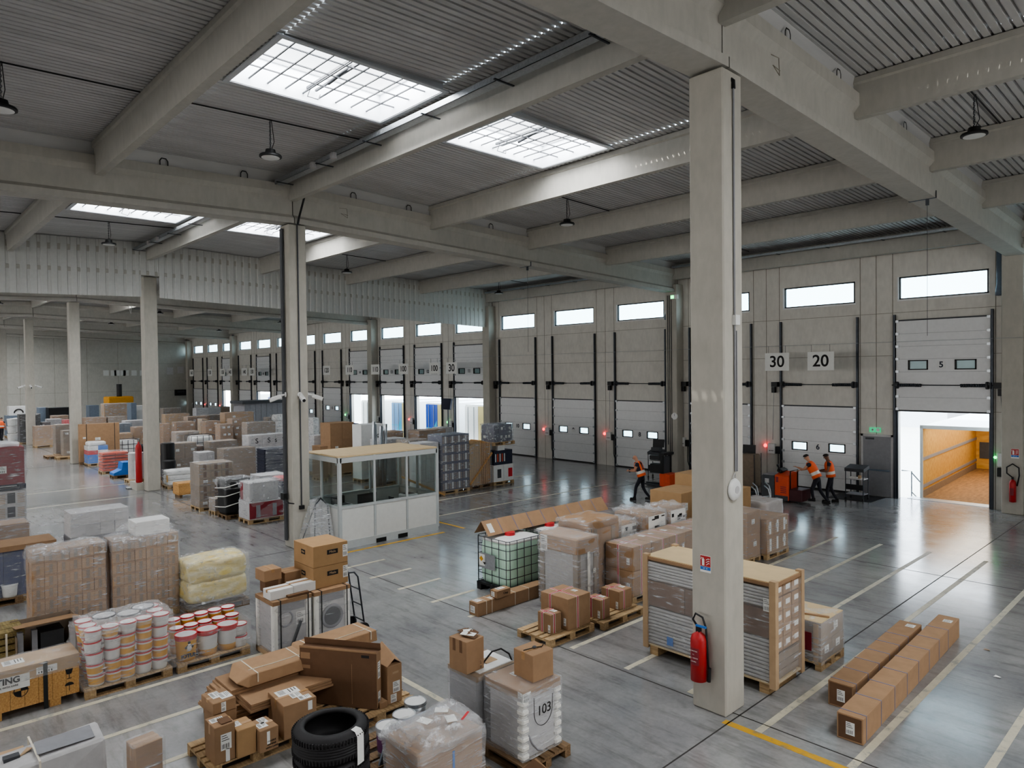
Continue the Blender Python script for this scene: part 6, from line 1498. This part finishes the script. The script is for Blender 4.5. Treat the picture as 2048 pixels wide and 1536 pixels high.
t = thing('yard_railing','grey steel stair railing outside the open door 5','railing',(dcx(5)-1.35,WALL+1.2,-1.2)); m = MB(); m.tube([(0,0,0),(0,0,2.1),(-.35,0,2.1)],.025,6); m.tube([(0,0,2.05),(.25,1.6,1.0),(.25,1.6,0)],.025,6); m.tube([(0,0,1.3),(.25,1.6,.3)],.02,6); m.build('rail',M['dsteel'],t)
MB().bb(-3.5,3.5,-.55,2.0,0,1.15).build('landing',M['grey'],t) if 0 else None
def rear(label,i,col,dx=-1.0,logo=False,w=2.5,cream=True):
    c = dcx(i); t = thing('parked_trailer',label,'trailer',(c+dx,WALL+1.3,0)); MB().bb(-w/2,w/2,.06,9,-.15,2.75).build('trailer_body',M['white'],t); MB().bb(-w/2,.1,0,.05,-.1,2.65).build('rear_door',M[col],t); MB().bb(.12,w/2,0,.05,-.1,2.65).build('rear_door',M['cream' if cream else col],t)
    for x in (-.9,-.3): MB().cyl((x,-.03,0),(x,-.03,2.6),.02,n=6).build('lock_rod',M['steel'],t)
    if logo:
        m = MB(); m.add([(-.65,-.006,.55),(.02,-.006,1.55),(.02,-.006,.7)],[(0,1,2)]); m.add([(-.85,-.006,.30),(.02,-.006,.55),(-.5,-.006,.42)],[(0,1,2)]); m.build('sail_emblem',M['cyan'],t,fix=False); MB().bb(-w/2,.1,-.008,-.002,.95,1.0).build('trim_line',M['cyan'],t)
    m = MB()
    for s in (-.85,.85): m.cyl((s-.15,2,-.75),(s+.15,2,-.75),.45,n=18)
    m.build('wheel',M['rubber'],t)
    return t
M['cream'] = simple('cream_panel',srgb(190,174,120),.6,var=.03); M['cyan'] = simple('cyan_emblem',srgb(40,160,190),.5,var=.04); M['tblue'] = simple('trailer_blue',srgb(2,58,150),.4,var=.04); M['paleblue'] = simple('pale_blue_trailer',srgb(110,150,190),.5,var=.03)
rear('white trailer outside loading door 11',11,'white',-.9); rear('bright blue trailer with cyan sail emblem outside loading door 12',12,'tblue',-.9,True); rear('pale blue trailer outside loading door 13',13,'paleblue',-.9,True); rear('white trailer outside loading door 14',14,'white',-.9); rear('bright blue trailer with cyan emblem outside loading door 18',18,'tblue',-.9,True,cream=False); rear('cream trailer outside loading door 20',20,'cream',-.9)
hb = thing('yard_building','long grey warehouse with blue roof edge across the yard','building',(-40,78,-1.2)); MB().bb(-60,60,0,10,0,7).build('wall',simple('far_cladding',srgb(186,192,198),.7,var=.05,scale=.3),hb); MB().bb(-60.5,60.5,-.4,10,7,8.2).build('roof_edge',M['blue'],hb)
for q in range(14): MB().bb(-56+q*8.4,-52+q*8.4,-.05,0,.5,4.5).build('dock_gate',M['grey'],hb)
# workstation carts at the dock
def cart(label,x,y,rz,screen=False,w=.62,d=.5):
    t = thing('workstation_cart',label,'cart',(x,y,0),rz); H = 1.12
    for sx in (-1,1):
        for sy in (-1,1): MB().cyl((sx*w/2,sy*d/2,.1),(sx*w/2,sy*d/2,H),.018,n=8).build('post',M['dsteel'],t); MB().cyl((sx*w/2-.02,sy*d/2,.05),(sx*w/2+.02,sy*d/2,.05),.05,n=12).build('caster',M['black'],t)
    for z,nm in ((.22,'lower_shelf'),(.78,'middle_shelf')): MB().bb(-w/2,w/2,-d/2,d/2,z,z+.03).build(nm,M['lgrey'] if z > .5 else M['grey'],t)
    MB().box((0,0,H+.06),(w+.06,d+.06,.12),rot=Euler((.18,0,0)).to_matrix()).build('sloped_desk',M['dgrey'],t); MB().bb(-w/2,w/2,-d/2,-d/2+.02,.4,.6).build('drawer_front',M['black'],t)
    if screen:
        MB().box((.05,.1,H+.45),(.52,.05,.36),rot=Euler((-.15,0,.1)).to_matrix()).build('screen',M['black'],t); MB().box((0,.0,H+.2),(.4,.35,.16)).build('label_printer',M['dgrey'],t); MB().box((-.0,-.05,.95),(.5,.4,.18)).build('printer_drawer',M['black'],t); MB().bb(-.25,.25,-.2,.2,.25,.65).build('computer_case',M['black'],t)
    else:
        MB().cyl((.12,-.05,.81),(.12,-.05,.93),.06,n=16).build('label_roll',M['card_pale'],t); MB().box((-.1,-.05,.83),(.25,.2,.04)).build('paper_pile',M['paper'],t)
    return t
cart('narrow steel workstation cart, standing by grey exit door',-10.0,26.95,0); cart('black workstation cart with monitor, beside loading door 8',-18.5,26.4,.2,True); cart('dark workstation cart with scanner, left of red pallet truck',-14.35,26.9,.1,True)
tag(MB().bb(-9.35,-10.3,0,0,0,0).build('x',M['black']),'','') if 0 else None
# red electric pallet truck
t = thing('pallet_truck','red and black electric pallet truck standing before loading door 6','pallet truck',(-11.95,25.05,0))
m = MB(); m.prism([(-.42,.06),(.42,.06),(.40,.92),(.1,.96),(-.40,.93)],-.62,-.12,'x'); m.build('battery_case',M['dgrey'],t,bevel=.02)
m = MB(); m.prism([(-.42,.06),(.42,.06),(.42,1.05),(.1,1.10),(-.42,.98)],-.11,.42,'x'); m.build('motor_cover',M['orange'],t,bevel=.03)
m = MB(); m.prism([(-.38,.08),(.38,.08),(.36,.5),(-.36,.5)],.42,.9,'x'); m.build('operator_step',simple('dark_maroon_cover',srgb(72,28,34),.5,var=.1),t,bevel=.02); MB().bb(.4,.85,-.36,.36,.06,.10).build('step_plate',M['black'],t)
MB().box((.0,0,1.12),(.2,.5,.14),rot=Euler((0,.4,0)).to_matrix()).build('control_head',M['black'],t,bevel=.03); MB().tube([(.0,-.22,1.1),(.0,-.3,1.25),(-.1,-.2,1.32),(-.15,.0,1.3)],.03,8).build('handle_bar',M['black'],t,smooth=True); MB().bb(-.6,-.15,-.36,.36,.94,.965).build('battery_lid',M['grey'],t)
for s in (-.3,.3): MB().bb(-1.75,-.6,s-.08,s+.08,.05,.12).build('fork',M['dsteel'],t)
for s in (-.3,.3): MB().cyl((.1,s-.05,.09),(.1,s+.05,.09),.09,n=16).build('wheel',M['black'],t)
MB().bb(-.48,-.32,-.425,-.42,.66,.82).build('number_plate',M['lgrey'],t)
MB().bb(-.10,.40,-.424,-.42,.06,.24).build('bumper',M['dgrey'],t); MB().bb(-.05,.04,-.424,-.42,.72,.92).build('brand_plate',M['redbox'],t)
m = MB()
for q in range(4): m.bb(.12,.34,-.424,-.42,.34+q*.07,.37+q*.07)
m.build('vent_slots',M['redbox'],t); MB().tube([(.44,-.3,.5),(.44,-.3,1.15),(.44,.3,1.15),(.44,.3,.5)],.022,8).build('back_rest_bar',M['black'],t,smooth=True)
# stacker by loading door 8
t = thing('stacker_truck','black and red stacker mast standing near loading door 8','stacker',(-16.75,24.55,0)); 
for s in (-.28,.28): MB().bb(-.06,.06,s-.05,s+.05,.05,1.45).build('mast_rail',M['black'],t)
MB().bb(-.1,.15,-.36,.36,1.36,1.46).build('mast_head',M['black'],t); MB().bb(-.1,.4,-.36,.36,.06,.6).build('motor_cover',M['orange'],t,bevel=.03); MB().bb(-.04,.04,-.24,.24,.1,1.3).build('mesh_guard',M['dgrey'],t)
for s in (-.2,.2): MB().bb(-1.1,-.1,s-.07,s+.07,.05,.1).build('fork',M['dsteel'],t)
t = thing('reel','small red cable reel on the floor by loading door 7','reel',(-15.9,26.9,0)); MB().lathe([(.2,0),(.2,.05),(.12,.06),(.12,.22),(.2,.23),(.2,.28)],(0,0,0),20).build('reel_body',M['red'],t); MB().tube([(-.15,0,.28),(-.15,0,.45),(.15,0,.45),(.15,0,.28)],.015,6).build('handle',M['black'],t)
t = thing('fabric_curtain_cart','grey-brown covered roll cage left of red pallet truck','roll cage',(-13.9,26.3,0)); soft(t,.7,.6,.12,1.45,'card_grey','cover',.3,.03,6); m = MB()
for sx in (-.33,.33):
    for sy in (-.28,.28): m.cyl((sx,sy,.0),(sx,sy,1.5),.015,n=6)
m.build('cage_post',M['dsteel'],t)
t = thing('door_mat','black rubber mat before loading door 6','mat',(-10.3,27.2,0)); MB().bb(-.7,.9,-.5,.9,.002,.012).build('mat_sheet',M['black'],t)
p = at_y(896,810,27.3); t = thing('dock_monitor','dark monitor on a tall stand left of loading door 11','monitor',(p.x,27.3,0)); MB().cyl((0,0,0),(0,0,2.6),.04,n=8).build('stand',M['dsteel'],t); MB().box((0,-.1,2.9),(.9,.12,.7),rot=Euler((-.2,0,0)).to_matrix()).build('screen',M['navy2'],t); MB().box((0,0,.02),(.5,.5,.04)).build('foot',M['dsteel'],t)
# ================================================================== PEOPLE
def skin_mesh(name, joints, edges, mats, parent=None, pick=None, sub=2):
    me = D.meshes.new(name); me.from_pydata([j[0] for j in joints], edges, []); o = D.objects.new(name, me); COL.objects.link(o)
    md = o.modifiers.new('skin','SKIN'); md.use_smooth_shade = True
    sv = me.skin_vertices[0].data
    for i,j in enumerate(joints):
        r = j[1]; sv[i].radius = (r,r) if not isinstance(r,tuple) else r
    sv[0].use_root = True
    o.modifiers.new('sub','SUBSURF').levels = sub; o.modifiers['sub'].render_levels = sub
    dg = bpy.context.evaluated_depsgraph_get(); dg.update()
    nm = D.meshes.new_from_object(o.evaluated_get(dg)); D.objects.remove(o)
    n = D.objects.new(name, nm); COL.objects.link(n); nm.materials.clear()
    for m in mats: nm.materials.append(m)
    if pick:
        for p in nm.polygons: p.material_index = pick(p.center)
    for p in nm.polygons: p.use_smooth = True
    if parent is not None: n.parent = parent
    return n
def person(label, loc, rz, J, skin='skin', hair='short', vest='full', H=1.74):
    """J gives joints in metres, figure faces +y before turning: pelvis, chest, neck, head, l/r shoulder, elbow, hand, knee, foot"""
    t = thing('person',label,'person',loc,rz)
    V = Vector; g = {k:V(v) for k,v in J.items()}
    js = []; es = []; idx = {}
    def add(k,p,r,par=None):
        idx[k] = len(js); js.append((tuple(p),r))
        if par is not None: es.append((idx[par],idx[k]))
    add('pel',g['pel'],(.155,.115))
    mid = (g['pel']+g['chest'])/2
    add('mid',mid,(.15,.11),'pel'); add('chest',g['chest'],(.175,.12),'mid'); add('neck',g['neck'],.058,'chest')
    hd = g['head']; add('jaw',g['neck']+(hd-g['neck'])*.55,.066,'neck'); add('head',hd,(.083,.098),'jaw'); add('crown',hd+(hd-g['neck']).normalized()*.085,.06,'head')
    for s in 'lr':
        add(s+'sh',g[s+'sh'],.062,'chest'); add(s+'el',g[s+'el'],.043,s+'sh'); w = g[s+'hand']; add(s+'fa',(g[s+'el']+w)/2,.040,s+'el'); add(s+'wr',w,.027,s+'fa')
        add(s+'hip',g['pel']+V((.09 if s == 'r' else -.09,0,-.07)),.098,'pel'); add(s+'kn',g[s+'kn'],.064,s+'hip'); f = g[s+'ft']; add(s+'cf',(g[s+'kn']*.6+f*.4),.058,s+'kn'); add(s+'an',f+V((0,0,.09)),.045,s+'cf')
    hipz = g['pel']; skin_m, sh, tr = M[skin], M['shirt'], M['trouser']
    def seg(p,a,b):
        ab = b-a; u = max(0,min(1,(p-a).dot(ab)/ab.length_squared)); return (p-(a+ab*u)).length
    def pick(c):
        p = V(c)
        dh = min(seg(p,g['neck'],hd)-.02, (p-hd).length-.06)
        best = [(dh,0)]
        for s in 'lr':
            best.append((seg(p,(g[s+'sh']+g[s+'el'])/2,g[s+'el'])-.02,0)); best.append((seg(p,g[s+'el'],g[s+'hand']),0)); best.append((seg(p,g[s+'sh'],(g[s+'sh']*.35+g[s+'el']*.65)),1))
            best.append((seg(p,g['pel'],g[s+'kn'])-.03,2)); best.append((seg(p,g[s+'kn'],g[s+'ft']),2))
        best.append((seg(p,mid,g['chest'])-.09,1)); best.append(((p-g['pel']).length-.10,2))
        return min(best)[1]
    skin_mesh('body',js,es,[skin_m,sh,tr],t,pick)
    # head details
    fw = V(J.get('look',(0,1,-.2))).normalized(); up = (hd-g['neck']).normalized(); rt = fw.cross(up).normalized(); fw = up.cross(rt).normalized()
    rotm = Matrix((rt,fw,up)).transposed()
    def hp(x,y,z): return hd+rt*x+fw*y+up*z
    m = MB(); m.add([hp(-.014,.088,.0),hp(.014,.088,.0),hp(0,.115,-.02),hp(0,.092,.035)],[(0,1,2),(0,2,3),(1,3,2)]); m.build('nose',skin_m,t)
    for s in (-1,1):
        MB().sphere(hp(s*.032,.084,.022),.011,n=8,k=6).build('eye',M['ink'],t,smooth=True); MB().sphere(hp(s*.086,.0,.0),.025,(.5,.8,1.2),8,6).build('ear',skin_m,t,smooth=True)
    m = MB(); m.tube([hp(-.025,.086,-.045),hp(0,.094,-.045),hp(.025,.086,-.045)],.005,4); m.build('mouth',M['redbox'],t)
    if hair == 'short':
        m = MB(); vs = []; n = 16
        rings = []
        for k in range(6):
            ph = PI/2*k/5; ring = []
            for q in range(n):
                a = 2*PI*q/n; front = max(0,math.sin(a)); base = .02+.05*front
                r_ = .094*math.cos(ph); z = base*(1-k/5)+.118*math.sin(ph)
                ring.append(hp(r_*math.cos(a)*.93,r_*math.sin(a)*1.08-.008,z))
            rings.append(ring)
        vs = [p for r_ in rings for p in r_]; fs = [(a*n+i,a*n+(i+1)%n,(a+1)*n+(i+1)%n,(a+1)*n+i) for a in range(5) for i in range(n)]
        m.add(vs,fs); m.build('hair',M['hair'],t,smooth=True)
    # hands: palm and five fingers each
    for s in 'lr':
        w = g[s+'hand']; d = (w-g[s+'el']).normalized(); sd = d.cross(V((0,0,1)))
        if sd.length < .1: sd = V((1,0,0))
        sd.normalize(); dn = d.cross(sd).normalized(); dn = dn if dn.z < 0 else -dn
        js2 = [(tuple(w),.026),(tuple(w+d*.05),(.030,.016)),(tuple(w+d*.085),(.034,.014))]; es2 = [(0,1),(1,2)]
        for q in range(4):
            o_ = (q-1.5)*.019; ln = (.062,.074,.070,.056)[q]
            b0 = len(js2); js2.append((tuple(w+d*.095+sd*o_),.0095)); js2.append((tuple(w+d*(.095+ln*.5)+sd*o_+dn*.012),.0085)); js2.append((tuple(w+d*(.095+ln*.8)+sd*o_+dn*.034),.0075)); es2 += [(2,b0),(b0,b0+1),(b0+1,b0+2)]
        sg = 1 if s == 'r' else -1
        b0 = len(js2); js2.append((tuple(w+d*.045-sd*sg*.036+dn*.01),.011)); js2.append((tuple(w+d*.085-sd*sg*.046+dn*.03),.009)); es2 += [(1,b0),(b0,b0+1)]
        skin_mesh('hand',js2,es2,[skin_m],t,None,1)
    # shoes
    for s in 'lr':
        f = g[s+'ft']; fd = V(J.get(s+'dir',(0,1,0))).normalized(); a = math.atan2(-fd.x,fd.y); m = MB()
        m.box((f.x+fd.x*.06,f.y+fd.y*.06,f.z+.045),(.095,.27,.09),a,taper=.82); m.box((f.x,f.y,f.z+.10),(.085,.12,.08),a); m.build('shoe',M['shoe'],t,bevel=.02)
    # vest: open shell round the torso
    if vest:
        ax = (g['chest']-g['pel']).normalized(); side = (g['rsh']-g['lsh']).normalized(); fr_ = ax.cross(side).normalized(); fr_ = -fr_ if fr_.dot(V((0,1,0))) < 0 else fr_
        rings = []; n = 28; base = g['pel']-ax*.02; L = (g['neck']-base).length
        prof = [(.0,.200,.150),(.18,.198,.150),(.36,.195,.150),(.55,.198,.152),(.70,.204,.150),(.84,.20,.130),(.92,.15,.105),(.97,.10,.085)]
        for (f_,a_,b_) in prof: rings.append([base+ax*(L*f_)+side*(a_*math.cos(2*PI*q/n))+fr_*(b_*math.sin(2*PI*q/n)) for q in range(n)])
        vs = [p for r_ in rings for p in r_]; mb = MB()
        for a_ in range(len(prof)-1):
            for q in range(n):
                ang_ = 2*PI*(q+.5)/n; arm = abs(math.cos(ang_)) > .86 and a_ >= 4
                if arm: continue
                if vest == 'straps' and a_ in (1,2,3,4,5) and (.30 < abs(math.cos(ang_)) < .0 or abs(math.cos(ang_)) < .38 and a_ >= 2): continue
                if vest == 'straps' and a_ >= 2 and abs(math.cos(ang_)) > .72: continue
                band = 1 if (a_ == 1 or (vest == 'full' and a_ == 3 and False)) else 0
                mb.f.append((a_*n+q,a_*n+(q+1)%n,(a_+1)*n+(q+1)%n,(a_+1)*n+q)); mb.m.append(band)
        mb.v = [tuple(p) for p in vs]
        o = mb.build('safety_vest',[M['hivis'],M['reflect']],t,smooth=True,fix=False); so_ = o.modifiers.new('thick','SOLIDIFY'); so_.thickness = .012; so_.offset = 1
    return t
# bald man walking left, looking down at a scanner in his hands
person('bald person in navy shirt and orange vest, looking down at his hands',(-15.72,21.45,0),PI*.60,dict(pel=(0,0,.93),chest=(0,.12,1.28),neck=(0,.17,1.47),head=(0,.26,1.60),lsh=(-.20,.12,1.40),rsh=(.20,.12,1.40),lel=(-.24,.20,1.12),rel=(.24,.20,1.12),lhand=(-.10,.44,1.10),rhand=(.08,.46,1.12),lkn=(-.09,.20,.50),rkn=(.09,-.02,.48),lft=(-.09,.26,.0),rft=(.10,-.28,.02),look=(0,.8,-.6)),hair=None,vest='straps')
t = thing('handheld_scanner','small black scanner held by the bald person','scanner',(-16.15,21.28,1.06)); MB().box((0,0,.03),(.07,.05,.12)).build('scanner_body',M['black'],t,bevel=.01)
# man at the pallet truck, bent forward to its handle
person('person in navy shirt and orange vest leaning over red pallet truck handle',(-10.70,25.15,.0),PI*.53,dict(pel=(0,0,.97),chest=(0,.20,1.34),neck=(0,.28,1.53),head=(0,.37,1.66),lsh=(-.20,.22,1.46),rsh=(.20,.22,1.46),lel=(-.25,.40,1.24),rel=(.25,.42,1.22),lhand=(-.16,.66,1.30),rhand=(.10,.64,1.16),lkn=(-.1,.16,.52),rkn=(.1,-.06,.50),lft=(-.1,.10,.10),rft=(.1,-.36,.02),look=(0,.85,-.5)))
# second man standing behind him
person('person in full orange vest with reflective band, standing behind pallet truck',(-10.50,25.85,0),PI*.62,dict(pel=(0,0,.95),chest=(0,.06,1.32),neck=(0,.08,1.51),head=(0,.15,1.65),lsh=(-.20,.06,1.44),rsh=(.20,.06,1.44),lel=(-.26,.10,1.16),rel=(.26,.10,1.16),lhand=(-.14,.36,1.14),rhand=(.12,.36,1.14),lkn=(-.1,.12,.50),rkn=(.1,.0,.49),lft=(-.1,.12,.0),rft=(.1,-.20,.0),look=(0,.85,-.4)),skin='skin2')
# far figures
P = at_x(672,850,-37.0)
person('person in orange cross-back vest seen from behind, above far carton stack',(P.x-1,P.y+1.0,.0),-PI*.15,dict(pel=(0,0,.97),chest=(0,.03,1.34),neck=(0,.05,1.53),head=(0,.09,1.66),lsh=(-.20,.02,1.46),rsh=(.20,.02,1.46),lel=(-.30,.10,1.20),rel=(.30,.10,1.20),lhand=(-.16,.32,1.16),rhand=(.16,.32,1.16),lkn=(-.1,.04,.5),rkn=(.1,.0,.5),lft=(-.1,0,0),rft=(.1,0,0)))
P = at(3,881,0)
person('person in orange vest walking at the left edge of the picture',(P.x,P.y,0),PI*.35,dict(pel=(0,0,.97),chest=(0,.03,1.34),neck=(0,.05,1.53),head=(0,.08,1.67),lsh=(-.20,.02,1.46),rsh=(.20,.02,1.46),lel=(-.27,.02,1.18),rel=(.27,.02,1.18),lhand=(-.27,.14,.94),rhand=(.27,.10,.94),lkn=(-.1,.14,.5),rkn=(.1,-.04,.5),lft=(-.1,.16,0),rft=(.1,-.2,.02)))
